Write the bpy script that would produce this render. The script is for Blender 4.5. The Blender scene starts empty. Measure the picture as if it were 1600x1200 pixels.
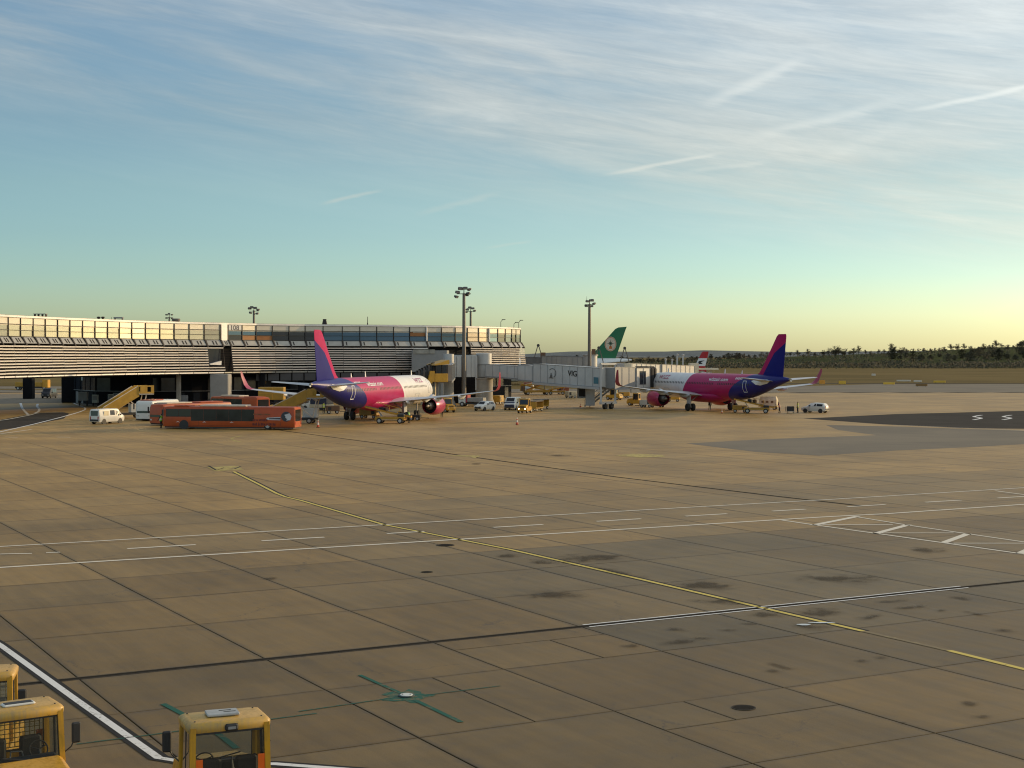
import bpy, bmesh, math, random
from mathutils import Vector, Matrix

rnd = random.Random(11)
PI = math.pi
R = math.radians
sc = bpy.context.scene
C = sc.collection

# ------------------------------------------------------------------ camera
F, HC, HOR = 2350.0, 8.7, 555.0          # focal length in photo pixels, eye height (m), horizon row
PIT = math.atan((600 - HOR) / F)
cd = bpy.data.cameras.new('camera')
cd.sensor_width = 36
cd.lens = F / 1600 * 36
cd.clip_start = 0.5
cd.clip_end = 30000
cam = bpy.data.objects.new('camera', cd)
cam.location = (0, 0, HC)
cam.rotation_euler = (PI / 2 - PIT, 0, 0)
C.objects.link(cam)
sc.camera = cam

# ------------------------------------------------------------------ sun, sky, exposure
SUN_AZ, SUN_EL = 62.0, 12.5               # degrees, azimuth from +Y (forward) towards +X (right)
S = Vector((math.sin(R(SUN_AZ)) * math.cos(R(SUN_EL)), math.cos(R(SUN_AZ)) * math.cos(R(SUN_EL)), math.sin(R(SUN_EL))))
sd = bpy.data.lights.new('sun', 'SUN')
sd.energy = 3.3
sd.angle = R(0.6)
sd.color = (1.0, 0.70, 0.36)
sun = bpy.data.objects.new('sun', sd)
sun.rotation_euler = S.to_track_quat('Z', 'Y').to_euler()
sun.location = (60, 40, 60)
C.objects.link(sun)

world = bpy.data.worlds.new('World')
sc.world = world
world.use_nodes = True
sc.view_settings.view_transform = 'Standard'
sc.view_settings.look = 'None'
sc.view_settings.exposure = 0.0
sc.view_settings.gamma = 1.0
sc.view_settings.use_curve_mapping = False
sc.cycles.filter_width = 1.15


class NT:
    """small helper to write node trees"""
    def __init__(s, tree):
        s.t = tree
        s.n = tree.nodes
        s.l = tree.links

    def node(s, typ, **kw):
        n = s.n.new(typ)
        for k, v in kw.items():
            setattr(n, k, v)
        return n

    def put(s, sock, v):
        if v is None:
            return
        if hasattr(v, 'links') or hasattr(v, 'is_linked'):
            s.l.new(v, sock)
        else:
            if isinstance(v, (tuple, list)) and len(v) == 3 and sock.type == 'RGBA':
                v = (*v, 1)
            sock.default_value = v

    def math(s, op, a, b=None, c=None, clamp=False):
        n = s.node('ShaderNodeMath', operation=op, use_clamp=clamp)
        s.put(n.inputs[0], a)
        s.put(n.inputs[1], b)
        s.put(n.inputs[2], c)
        return n.outputs[0]

    def mix(s, fac, a, b, blend='MIX'):
        n = s.node('ShaderNodeMix', data_type='RGBA', blend_type=blend)
        s.put(n.inputs[0], fac)
        s.put(n.inputs[6], a)
        s.put(n.inputs[7], b)
        return n.outputs[2]

    def smooth(s, x, a, b):
        n = s.node('ShaderNodeMapRange', interpolation_type='SMOOTHSTEP')
        s.put(n.inputs[0], x)
        n.inputs[1].default_value = a
        n.inputs[2].default_value = b
        return n.outputs[0]

    def xyz(s, x, y, z):
        n = s.node('ShaderNodeCombineXYZ')
        s.put(n.inputs[0], x)
        s.put(n.inputs[1], y)
        s.put(n.inputs[2], z)
        return n.outputs[0]

    def sep(s, v):
        n = s.node('ShaderNodeSeparateXYZ')
        s.put(n.inputs[0], v)
        return n.outputs

    def noise(s, vec, scale, detail=3, rough=0.55, dist=0.0):
        n = s.node('ShaderNodeTexNoise')
        s.put(n.inputs['Vector'], vec)
        n.inputs['Scale'].default_value = scale
        n.inputs['Detail'].default_value = detail
        n.inputs['Roughness'].default_value = rough
        n.inputs['Distortion'].default_value = dist
        return n.outputs[0]

    def ramp(s, x, stops):
        n = s.node('ShaderNodeValToRGB')
        s.put(n.inputs[0], x)
        e = n.color_ramp.elements
        while len(e) < len(stops):
            e.new(0.5)
        for el, (p, c) in zip(e, stops):
            el.position = p
            el.color = (*c, 1)
        return n.outputs[0]


def build_sky():
    w = NT(world.node_tree)
    w.n.clear()
    out = w.node('ShaderNodeOutputWorld')
    bg = w.node('ShaderNodeBackground')
    sky = w.node('ShaderNodeTexSky', sky_type='NISHITA')
    sky.sun_disc = False
    sky.sun_elevation = R(SUN_EL)
    sky.sun_rotation = R(SUN_AZ)
    sky.altitude = 180
    sky.air_density = 1.0
    sky.dust_density = 1.3
    sky.ozone_density = 1.4
    tc = w.node('ShaderNodeTexCoord')
    x, y, z = w.sep(tc.outputs['Generated'])
    az = w.math('ARCTAN2', x, y)                    # radians, 0 = ahead, + to the right
    el = w.math('ARCSINE', z)
    # colour cast of the evening air by height above the horizon: pale yellow, teal, blue
    t = w.math('DIVIDE', el, 0.26, clamp=True)
    cast = w.mix(w.smooth(el, 0.24, 0.6), w.ramp(t, SKY_CAST), (.42, .45, .46))
    col = w.mix(1.0, sky.outputs[0], cast, 'MULTIPLY')
    dbl = w.node('ShaderNodeVectorMath', operation='SCALE')
    w.put(dbl.inputs[0], col)
    dbl.inputs[3].default_value = 2.48
    col = dbl.outputs[0]
    # thin cirrus veil: long streaks, drifting down to the right
    sh = w.math('ADD', el, w.math('MULTIPLY', az, 0.16))
    v1 = w.xyz(w.math('MULTIPLY', az, 3.2), w.math('MULTIPLY', sh, 21.0), 0.37)
    n1 = w.noise(v1, 1.5, 6, 0.62, 0.35)
    v2 = w.xyz(w.math('MULTIPLY', az, 9.0), w.math('MULTIPLY', sh, 95.0), 3.1)
    n2 = w.noise(v2, 1.0, 6, 0.68, 0.5)
    v3 = w.xyz(w.math('MULTIPLY', az, 1.6), w.math('MULTIPLY', sh, 8.0), 1.9)
    n3 = w.noise(v3, 1.0, 3, 0.5, 0.2)
    hi = w.smooth(sh, 0.085, 0.165)                  # the veil thins out towards the horizon
    veil = w.math('MULTIPLY', w.smooth(n1, 0.30, 0.72), w.math('ADD', w.math('MULTIPLY', n2, 0.9), 0.40))
    big = w.math('ADD', w.smooth(n3, 0.26, 0.60), w.math('MULTIPLY', w.smooth(az, -0.25, 0.35), 0.45))
    veil = w.math('MULTIPLY', w.math('MULTIPLY', veil, hi), big, clamp=True)
    # an even milky layer under the streaks, thicker towards the sun
    milk = w.math('MULTIPLY', w.smooth(w.math('ADD', el, w.math('MULTIPLY', az, 0.05)), 0.05, 0.16), w.math('ADD', 0.20, w.math('MULTIPLY', w.smooth(az, -0.30, 0.32), 0.50)))
    milk = w.math('MULTIPLY', milk, w.math('ADD', 0.45, w.math('MULTIPLY', w.math('ADD', n1, n2), 0.62)))
    veil = w.math('MULTIPLY', veil, 0.85, clamp=True)
    veil = w.math('ADD', veil, w.math('MULTIPLY', milk, w.math('SUBTRACT', 1.0, veil)), clamp=True)
    # contrails: (x0,y0,x1,y1, half width, strength, waviness) measured in the photograph, turned into bearings
    total = None
    for (x0, y0, x1, y1, hw, st) in ((1085, 172, 1268, 86, 9, .55), (1385, 181, 1760, 104, 4, .75), (1150, 222, 1420, 155, 8, .42),
                                     (925, 277, 1142, 237, 3.2, .62), (1050, 272, 1220, 252, 4, .28), (495, 320, 606, 296, 3, .38),
                                     (640, 338, 792, 300, 5, .22), (752, 388, 840, 376, 2.2, .2), (1240, 270, 1460, 170, 11, .16)):
        a0, e0 = math.atan((x0 - 800) / F), math.atan((HOR - y0) / F) * math.cos(math.atan((x0 - 800) / F))
        a1, e1 = math.atan((x1 - 800) / F), math.atan((HOR - y1) / F) * math.cos(math.atan((x1 - 800) / F))
        L = math.hypot(a1 - a0, e1 - e0)
        ux, uy = (a1 - a0) / L, (e1 - e0) / L
        dx = w.math('SUBTRACT', az, a0)
        dy = w.math('SUBTRACT', el, e0)
        al = w.math('ADD', w.math('MULTIPLY', dx, ux / L), w.math('MULTIPLY', dy, uy / L))
        pd = w.math('ADD', w.math('MULTIPLY', dx, -uy), w.math('MULTIPLY', dy, ux))
        wav = w.math('MULTIPLY', w.math('SUBTRACT', n2, 0.5), hw * 2.4 / F)
        pd = w.math('ABSOLUTE', w.math('ADD', pd, wav))
        m = w.math('SUBTRACT', 1.0, w.smooth(pd, 0.0, hw * 1.5 / F))
        ends = w.math('MULTIPLY', w.smooth(al, 0.0, 0.3), w.math('SUBTRACT', 1.0, w.smooth(al, 0.72, 1.0)))
        m = w.math('MULTIPLY', m, ends)
        m = w.math('MULTIPLY', m, w.math('ADD', 0.35, w.math('MULTIPLY', n1, 1.0)))
        m = w.math('MULTIPLY', m, st)
        total = m if total is None else w.math('MAXIMUM', total, m)
    veil = w.math('MULTIPLY', veil, CLOUD_AMT, clamp=True)
    cloud = w.mix(1.0, CLOUD_COL, w.ramp(t, ((0, (1.0, 0.9, 0.66)), (0.6, (1, 0.97, 0.90)), (1, (1, 1, 1)))), 'MULTIPLY')
    # cirrus near the sun is brighter, like the sky behind it
    near = w.math('ADD', 1.0, w.math('MULTIPLY', w.smooth(az, -0.3, 0.7), 0.75))
    cm = w.node('ShaderNodeVectorMath', operation='SCALE')
    w.put(cm.inputs[0], cloud)
    w.put(cm.inputs[3], near)
    thick = w.math('ADD', 0.42, w.math('MULTIPLY', w.math('ADD', n1, n2), 0.62))
    c2 = w.node('ShaderNodeVectorMath', operation='SCALE')
    w.put(c2.inputs[0], cm.outputs[0])
    w.put(c2.inputs[3], thick)
    res = w.mix(veil, col, c2.outputs[0])
    c3 = w.node('ShaderNodeVectorMath', operation='SCALE')
    w.put(c3.inputs[0], cm.outputs[0])
    c3.inputs[3].default_value = 1.32
    res = w.mix(w.math('MULTIPLY', total, 1.05, clamp=True), res, c3.outputs[0])
    w.put(bg.inputs[0], res)
    bg.inputs[1].default_value = SKY_STR
    w.l.new(bg.outputs[0], out.inputs[0])


SKY_STR = 0.10
CLOUD_AMT = 0.95
CLOUD_COL = (4.55, 4.95, 5.1)
SKY_CAST = ((0.00, (0.592, 0.736, 0.780)), (0.10, (0.568, 0.728, 0.808)), (0.20, (0.468, 0.640, 0.768)), (0.30, (0.428, 0.576, 0.688)), (0.42, (0.420, 0.552, 0.620)), (0.58, (0.344, 0.488, 0.572)), (0.80, (0.376, 0.508, 0.592)), (1.00, (0.408, 0.520, 0.600)))
build_sky()


# ------------------------------------------------------------------ places: photo pixel -> point in the world
def ray(x, y):
    a, b = (x - 800) / F, -(y - 600) / F
    return Vector((a, math.cos(PIT) + b * math.sin(PIT), -math.sin(PIT) + b * math.cos(PIT)))


def G(x, y, z=0.0):
    r = ray(x, y)
    return Vector((0, 0, HC)) + r * ((z - HC) / r.z)


def AT(x, y, Y):
    r = ray(x, y)
    return Vector((0, 0, HC)) + r * (Y / r.y)


AZ_SLAB = R(-29.1)                                     # bearing of the apron's slab grid
VA = Vector((math.sin(AZ_SLAB), math.cos(AZ_SLAB), 0))
UB = Vector((math.cos(AZ_SLAB), -math.sin(AZ_SLAB), 0))


def UV(u, v, z=0.0):
    p = UB * u + VA * v
    return Vector((p.x, p.y, z))


# ------------------------------------------------------------------ materials
MATS = {}


def mat(name, rgb, rough=0.55, metal=0.0, var=0.12, scale=1.5, bump=0.0, emit=None, spec=0.5, coat=0.0):
    if name in MATS:
        return MATS[name]
    m = bpy.data.materials.new(name)
    m.use_nodes = True
    t = NT(m.node_tree)
    p = m.node_tree.nodes['Principled BSDF']
    p.inputs['Roughness'].default_value = rough
    p.inputs['Metallic'].default_value = metal
    p.inputs['Specular IOR Level'].default_value = spec
    p.inputs['Coat Weight'].default_value = coat
    tc = t.node('ShaderNodeTexCoord')
    if var > 0:
        n = t.noise(tc.outputs['Object'], scale, 5, 0.65)
        f = t.smooth(n, 0.25, 0.75)
        lo = tuple(c * (1 - var * 1.2) for c in rgb)
        hi = tuple(min(1, c * (1 + var * 0.6)) for c in rgb)
        t.put(p.inputs['Base Color'], t.mix(f, lo, hi))
        r2 = t.math('ADD', t.math('MULTIPLY', n, 0.25), rough - 0.125, clamp=True)
        t.put(p.inputs['Roughness'], r2)
    else:
        p.inputs['Base Color'].default_value = (*rgb, 1)
    if bump > 0:
        b = t.node('ShaderNodeBump')
        b.inputs['Strength'].default_value = bump
        b.inputs['Distance'].default_value = 0.02
        t.put(b.inputs['Height'], t.noise(tc.outputs['Object'], scale * 8, 4))
        t.l.new(b.outputs[0], p.inputs['Normal'])
    if emit:
        p.inputs['Emission Color'].default_value = (*rgb, 1)
        p.inputs['Emission Strength'].default_value = emit
    MATS[name] = m
    return m


def glass_mat(name, tint=(0.75, 0.8, 0.8), alpha=0.75):
    """thin see-through pane: reflection by angle over a tinted view"""
    if name in MATS:
        return MATS[name]
    m = bpy.data.materials.new(name)
    m.use_nodes = True
    t = NT(m.node_tree)
    t.n.clear()
    out = t.node('ShaderNodeOutputMaterial')
    tr = t.node('ShaderNodeBsdfTransparent')
    tr.inputs[0].default_value = (*tint, 1)
    gl = t.node('ShaderNodeBsdfGlossy')
    gl.inputs['Roughness'].default_value = 0.03
    fr = t.node('ShaderNodeFresnel')
    fr.inputs[0].default_value = 1.5
    df = t.node('ShaderNodeBsdfDiffuse')
    df.inputs[0].default_value = (0.25, 0.23, 0.2, 1)
    m1 = t.node('ShaderNodeMixShader')
    m1.inputs[0].default_value = 0.06
    t.l.new(tr.outputs[0], m1.inputs[1])
    t.l.new(df.outputs[0], m1.inputs[2])
    m2 = t.node('ShaderNodeMixShader')
    t.l.new(t.math('MULTIPLY', fr.outputs[0], 1.2, clamp=True), m2.inputs[0])
    t.l.new(m1.outputs[0], m2.inputs[1])
    t.l.new(gl.outputs[0], m2.inputs[2])
    t.l.new(m2.outputs[0], out.inputs[0])
    MATS[name] = m
    return m


# ------------------------------------------------------------------ mesh builder
class MB:
    def __init__(s):
        s.v, s.f, s.m = [], [], []

    def add(s, vs, fs, mi=0):
        o = len(s.v)
        s.v += [tuple(p) for p in vs]
        for f in fs:
            s.f.append(tuple(i + o for i in f))
            s.m.append(mi)
        return s

    def hexa(s, p, mi=0):           # 8 points: bottom ring 0-3, top ring 4-7
        return s.add(p, [(3, 2, 1, 0), (4, 5, 6, 7), (0, 1, 5, 4), (1, 2, 6, 5), (2, 3, 7, 6), (3, 0, 4, 7)], mi)

    def box(s, x0, x1, y0, y1, z0, z1, mi=0, M=None):
        p = [Vector(q) for q in ((x0, y0, z0), (x1, y0, z0), (x1, y1, z0), (x0, y1, z0), (x0, y0, z1), (x1, y0, z1), (x1, y1, z1), (x0, y1, z1))]
        if M is not None:
            p = [M @ q for q in p]
        return s.hexa(p, mi)

    def rbox(s, x0, x1, y0, y1, z0, z1, b=0.05, mi=0, M=None):
        def ring(i, z):
            a0, a1, b0, b1 = x0 + i, x1 - i, y0 + i, y1 - i
            return [(a0 + b, b0, z), (a1 - b, b0, z), (a1, b0 + b, z), (a1, b1 - b, z), (a1 - b, b1, z), (a0 + b, b1, z), (a0, b1 - b, z), (a0, b0 + b, z)]
        rs = [ring(b * .6, z0), ring(0, z0 + b), ring(0, z1 - b), ring(b * .6, z1)]
        if M is not None:
            rs = [[M @ Vector(p) for p in r] for r in rs]
        return s.loft(rs, mi)

    def loft(s, rings, mi=0, caps=True, closed=True):
        n = len(rings[0])
        vs = [p for r in rings for p in r]
        fs = []
        for i in range(len(rings) - 1):
            for j in range(n if closed else n - 1):
                k = (j + 1) % n
                fs.append((i * n + j, i * n + k, (i + 1) * n + k, (i + 1) * n + j))
        if caps:
            fs.append(tuple(range(n))[::-1])
            fs.append(tuple((len(rings) - 1) * n + j for j in range(n)))
        return s.add(vs, fs, mi)

    def cyl(s, p0, p1, r0, r1=None, n=10, mi=0, caps=True):
        p0, p1 = Vector(p0), Vector(p1)
        r1 = r0 if r1 is None else r1
        d = (p1 - p0).normalized()
        a = d.orthogonal().normalized()
        b = d.cross(a)
        rings = []
        for p, r in ((p0, r0), (p1, r1)):
            rings.append([p + a * (r * math.cos(2 * PI * k / n)) + b * (r * math.sin(2 * PI * k / n)) for k in range(n)])
        return s.loft(rings, mi, caps)

    def tube(s, pts, r, n=6, mi=0):
        for a, b in zip(pts[:-1], pts[1:]):
            s.cyl(a, b, r, r, n, mi)
        return s

    def lathe(s, prof, c=(0, 0, 0), axis='y', n=20, mi=0, caps=True):   # prof: list of (along, radius)
        rings = []
        for t, r in prof:
            ring = []
            for k in range(n):
                a = 2 * PI * k / n
                q = (r * math.cos(a), r * math.sin(a))
                p = {'y': (q[0], t, q[1]), 'z': (q[0], q[1], t), 'x': (t, q[0], q[1])}[axis]
                ring.append((p[0] + c[0], p[1] + c[1], p[2] + c[2]))
            rings.append(ring)
        return s.loft(rings, mi, caps)

    def prism(s, poly, x0, x1, mi=0):       # polygon in (y,z), extruded along x
        return s.loft([[(x0, y, z) for y, z in poly], [(x1, y, z) for y, z in poly]], mi)

    def quad(s, a, b, c, d, mi=0):
        return s.add([a, b, c, d], [(0, 1, 2, 3)], mi)

    def poly(s, pts, mi=0):
        return s.add(pts, [tuple(range(len(pts)))], mi)

    def bar(s, a, b, w, h, mi=0):           # square bar from a to b
        a, b = Vector(a), Vector(b)
        d = (b - a).normalized()
        up = Vector((0, 0, 1)) if abs(d.z) < .95 else Vector((0, 1, 0))
        x = d.cross(up).normalized() * (w / 2)
        z = x.normalized().cross(d).normalized() * (h / 2)
        return s.hexa([a - x - z, a + x - z, b + x - z, b - x - z, a - x + z, a + x + z, b + x + z, b - x + z], mi)

    def mesh(s, name, mats, smooth=None, fix=True):
        me = bpy.data.meshes.new(name)
        me.from_pydata(s.v, [], s.f)
        for m in (mats if isinstance(mats, (list, tuple)) else [mats]):
            me.materials.append(m)
        me.polygons.foreach_set('material_index', s.m)
        if fix:
            bm = bmesh.new()
            bm.from_mesh(me)
            bmesh.ops.recalc_face_normals(bm, faces=bm.faces)
            bm.to_mesh(me)
            bm.free()
        if smooth is not None:
            me.polygons.foreach_set('use_smooth', [True] * len(me.polygons))
            me.set_sharp_from_angle(angle=R(smooth))
        me.update()
        return me

    def build(s, name, mats, parent=None, smooth=None, fix=True):
        return link(name, s.mesh(name, mats, smooth, fix), parent)


def link(name, data, parent=None):
    o = bpy.data.objects.new(name, data)
    C.objects.link(o)
    if parent is not None:
        o.parent = parent
    return o


def tag(o, label, cat, group=None):
    o['label'] = label
    o['category'] = cat
    if group:
        o['group'] = group
    return o


def thing(name, label, cat, loc=(0, 0, 0), az=0.0, group=None):
    """Empty at the thing's base; local +Y points to bearing az (degrees, clockwise from straight ahead)"""
    o = bpy.data.objects.new(name, None)
    o.empty_display_size = 0.5
    C.objects.link(o)
    o.location = loc
    o.rotation_euler = (0, 0, -R(az))
    return tag(o, label, cat, group)


def struct(o, kind='structure'):
    o['kind'] = kind
    return o


def kids(o):
    return [c for c in C.objects if c.parent is o]


def copy_tree(o, children, loc, az, label, group=None):
    c = o.copy()
    C.objects.link(c)
    c.location = loc
    c.rotation_euler = (0, 0, -R(az))
    c['label'] = label
    if group:
        c['group'] = group
    for ch, sub in children:
        d = ch.copy()
        C.objects.link(d)
        d.parent = c
        for g in sub:
            e = g.copy()
            C.objects.link(e)
            e.parent = d
    return c


def tree_of(o):
    allo = list(C.objects)
    ch = [c for c in allo if c.parent is o]
    return [(c, [g for g in allo if g.parent is c]) for c in ch]


def text_mesh(txt, size, bold=0.0):
    cu = bpy.data.curves.new('lettering', 'FONT')
    cu.body = txt
    cu.size = size
    cu.offset = bold
    cu.align_x = 'CENTER'
    cu.align_y = 'CENTER'
    o = bpy.data.objects.new('lettering', cu)
    C.objects.link(o)
    dg = bpy.context.evaluated_depsgraph_get()
    me = bpy.data.meshes.new_from_object(o.evaluated_get(dg))
    bpy.data.objects.remove(o)
    bpy.data.curves.remove(cu)
    return me


# ================================================================== GROUND
def concrete(name, src):
    m = bpy.data.materials.new(name)
    m.use_nodes = True
    t = NT(m.node_tree)
    p = m.node_tree.nodes['Principled BSDF']
    geo = t.node('ShaderNodeNewGeometry')
    pos = geo.outputs['Position']
    if src == 'obj':
        tone = t.node('ShaderNodeObjectInfo').outputs['Color']
    else:
        a = t.node('ShaderNodeAttribute')
        a.attribute_name = 'tone'
        tone = a.outputs['Color']
    px_, py_, pz_ = t.sep(pos)
    # grid coordinates for streaks that follow the taxi direction
    u = t.math('ADD', t.math('MULTIPLY', px_, UB.x), t.math('MULTIPLY', py_, UB.y))
    v = t.math('ADD', t.math('MULTIPLY', px_, VA.x), t.math('MULTIPLY', py_, VA.y))
    blot = t.noise(pos, 0.11, 5, 0.6, 0.4)
    mott = t.noise(pos, 1.3, 6, 0.7)
    fine = t.noise(pos, 26.0, 3, 0.7)
    strk = t.noise(t.xyz(t.math('MULTIPLY', u, 1.7), t.math('MULTIPLY', v, 0.12), 0.0), 1.0, 5, 0.65, 0.3)
    k = t.math('ADD', 0.62, t.math('MULTIPLY', t.smooth(blot, 0.30, 0.70), 0.34))
    k = t.math('ADD', k, t.math('MULTIPLY', t.smooth(mott, 0.28, 0.72), 0.22))
    k = t.math('ADD', k, t.math('MULTIPLY', t.math('SUBTRACT', fine, 0.5), 0.5))
    k = t.math('ADD', k, t.math('MULTIPLY', t.smooth(strk, 0.30, 0.70), 0.22))
    sc_ = t.node('ShaderNodeVectorMath', operation='SCALE')
    t.put(sc_.inputs[0], tone)
    t.put(sc_.inputs[3], k)
    # thin tyre tracks along and across the stand, broken up
    tr1 = t.noise(t.xyz(t.math('MULTIPLY', u, 5.5), t.math('MULTIPLY', v, 0.06), 2.0), 1.0, 3, 0.6, 0.25)
    tr2 = t.noise(t.xyz(t.math('MULTIPLY', u, 0.05), t.math('MULTIPLY', v, 4.5), 7.0), 1.0, 3, 0.6, 0.3)
    trk = t.math('MAXIMUM', t.smooth(tr1, 0.62, 0.74), t.math('MULTIPLY', t.smooth(tr2, 0.62, 0.74), 0.8))
    trk = t.math('MULTIPLY', trk, t.smooth(t.noise(pos, 0.09, 4, 0.6, 0.6), 0.42, 0.66))
    # hairline cracks
    vo = t.node('ShaderNodeTexVoronoi', feature='DISTANCE_TO_EDGE')
    t.put(vo.inputs['Vector'], t.xyz(t.math('ADD', px_, t.math('MULTIPLY', mott, 1.6)), t.math('ADD', py_, t.math('MULTIPLY', blot, 2.0)), 0.0))
    vo.inputs['Scale'].default_value = 0.22
    crk = t.math('MULTIPLY', t.math('SUBTRACT', 1.0, t.smooth(vo.outputs[0], 0.0, 0.006)), t.smooth(t.noise(pos, 0.16, 3, 0.6), 0.50, 0.60))
    # dirt and sealant bleeding from the joints
    if src == 'obj':
        gx, gy, gz = t.sep(t.node('ShaderNodeTexCoord').outputs['Generated'])
        ed = t.math('MINIMUM', t.math('MINIMUM', gx, t.math('SUBTRACT', 1.0, gx)), t.math('MINIMUM', gy, t.math('SUBTRACT', 1.0, gy)))
        ed = t.math('ADD', ed, t.math('MULTIPLY', t.math('SUBTRACT', mott, 0.5), 0.05))
        edge = t.math('MULTIPLY', t.math('SUBTRACT', 1.0, t.smooth(ed, 0.0, 0.035)), t.math('ADD', 0.12, t.math('MULTIPLY', blot, 0.5)))
    else:
        edge = 0.0
    film = t.math('MAXIMUM', t.math('MULTIPLY', trk, 0.42), edge)
    film = t.math('MAXIMUM', film, t.math('MULTIPLY', crk, 0.75))
    # rubber and oil film: darker, greyer blotches
    oil = t.smooth(t.noise(pos, 0.55, 6, 0.72, 1.2), 0.60, 0.78)
    col = t.mix(t.math('MULTIPLY', oil, 0.55), sc_.outputs[0], (0.085, 0.072, 0.058))
    col = t.mix(film, col, (0.055, 0.045, 0.036))
    t.put(p.inputs['Base Color'], col)
    t.put(p.inputs['Roughness'], t.math('ADD', 0.45, t.math('MULTIPLY', mott, 0.25)))
    p.inputs['Specular IOR Level'].default_value = 0.22
    b = t.node('ShaderNodeBump')
    b.inputs['Strength'].default_value = 0.35
    b.inputs['Distance'].default_value = 0.01
    t.put(b.inputs['Height'], t.math('ADD', fine, mott))
    t.l.new(b.outputs[0], p.inputs['Normal'])
    MATS[name] = m
    return m


def ground_mat(name, c0, c1, s0=0.05, s1=3.0, rough=0.9):
    m = bpy.data.materials.new(name)
    m.use_nodes = True
    t = NT(m.node_tree)
    p = m.node_tree.nodes['Principled BSDF']
    pos = t.node('ShaderNodeNewGeometry').outputs['Position']
    f = t.math('ADD', t.math('MULTIPLY', t.noise(pos, s0, 5, 0.65, 0.5), 0.6), t.math('MULTIPLY', t.noise(pos, s1, 4, 0.7), 0.4))
    t.put(p.inputs['Base Color'], t.mix(t.smooth(f, 0.32, 0.66), c0, c1))
    p.inputs['Roughness'].default_value = rough
    p.inputs['Specular IOR Level'].default_value = 0.03
    MATS[name] = m
    return m


def paint_mat(name, rgb, under, wear=0.55, scale=2.5):
    m = bpy.data.materials.new(name)
    m.use_nodes = True
    t = NT(m.node_tree)
    p = m.node_tree.nodes['Principled BSDF']
    pos = t.node('ShaderNodeNewGeometry').outputs['Position']
    n = t.math('ADD', t.math('MULTIPLY', t.noise(pos, scale, 6, 0.75, 0.3), 0.7), t.math('MULTIPLY', t.noise(pos, 0.35, 3), 0.3))
    t.put(p.inputs['Base Color'], t.mix(t.smooth(n, wear, wear + 0.13), rgb, under))
    p.inputs['Roughness'].default_value = 0.7
    p.inputs['Specular IOR Level'].default_value = 0.12
    MATS[name] = m
    return m


TAN = (0.385, 0.236, 0.074)
GREY = (0.275, 0.205, 0.100)
m_slab = concrete('concrete_slab', 'obj')
m_slab_far = concrete('concrete_slab_far', 'attr')
m_joint = mat('joint_tar', (0.012, 0.010, 0.008), 0.95, spec=.1)
m_grass = ground_mat('dry_grass', (0.110, 0.080, 0.028), (0.190, 0.135, 0.050), 0.012, 1.2)
m_asph = ground_mat('dark_asphalt', (0.045, 0.04, 0.036), (0.065, 0.058, 0.05), 0.15, 8)
m_asph2 = ground_mat('grey_asphalt', (0.185, 0.165, 0.135), (0.25, 0.215, 0.165), 0.08, 6)
m_white = paint_mat('road_paint_white', (0.72, 0.66, 0.55), (0.27, 0.21, 0.14), .60)
m_whiteN = paint_mat('road_paint_white_fresh', (0.72, 0.71, 0.68), (0.3, 0.27, 0.23), 0.535, 7)
m_yel = paint_mat('road_paint_yellow', (0.64, 0.50, 0.13), (0.28, 0.21, 0.12), 0.60)
m_yelF = paint_mat('road_paint_yellow_faded', (0.50, 0.40, 0.13), (0.30, 0.21, 0.10), 0.46)
m_teal = paint_mat('road_paint_teal', (0.022, 0.105, 0.075), (0.17, 0.135, 0.075), 0.50, 4)
m_black = paint_mat('road_paint_black', (0.028, 0.024, 0.02), (0.09, 0.072, 0.05), 0.6)

ga = MB()
ga.quad((-9000, -200, -0.12), (9000, -200, -0.12), (9000, 9000, -0.12), (-9000, 9000, -0.12))
grass_field = struct(ga.build('grass_field', m_grass))
ap = MB()
ap.poly([(-260, 0, -0.05), (330, 0, -0.05), (330, 352, -0.05), (-260, 352, -0.05)])
apron = struct(ap.build('apron', m_joint))

# ---- concrete slabs
slab = MB()
b_ = .0025
slab.loft([[(-.5, -.5, -.11), (.5, -.5, -.11), (.5, .5, -.11), (-.5, .5, -.11)], [(-.5, -.5, -.008), (.5, -.5, -.008), (.5, .5, -.008), (-.5, .5, -.008)],
           [(-.5 + b_, -.5 + b_, 0), (.5 - b_, -.5 + b_, 0), (.5 - b_, .5 - b_, 0), (-.5 + b_, .5 - b_, 0)]])
slab_me = slab.mesh('concrete_slab', m_slab)
ULINES = [9.42 + 5.29 * k for k in range(-70, 92)]
VROWS = [(-3.0, 2.6), (2.6, 8.2), (8.2, 13.9), (13.9, 19.7), (19.7, 25.4), (25.4, 30.8), (30.8, 36.4), (36.4, 40.78), (41.06, 47.3)]
v_ = 47.3
while v_ < 430:
    VROWS.append((v_, v_ + 5.7))
    v_ += 5.7
SPLIT = {(14.71, 30.8): [(0, .58, 0, 1), (.58, 1, 0, 1)], (20.0, 25.4): [(0, .39, .6, 1), (.39, 1, .6, 1), (0, 1, 0, .6)],
         (20.0, 36.4): [(0, .62, 0, .7), (.62, 1, 0, .7), (0, 1, .7, 1)], (25.29, 25.4): [(0, 1, 0, 1)], (4.13, 30.8): [(0, 1, 0, .5), (0, 1, .5, 1)]}
cells = []
for (v0, v1) in VROWS:
    for u0, u1 in zip(ULINES[:-1], ULINES[1:]):
        key = next((k for k in SPLIT if abs(k[0] - u0) < .15 and abs(k[1] - v0) < .1), None)
        for (a, b, c, d) in (SPLIT[key] if key else [(0, 1, 0, 1)]):
            cells.append((u0 + (u1 - u0) * a, u0 + (u1 - u0) * b, v0 + (v1 - v0) * c, v0 + (v1 - v0) * d))
near, far = [], []
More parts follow.
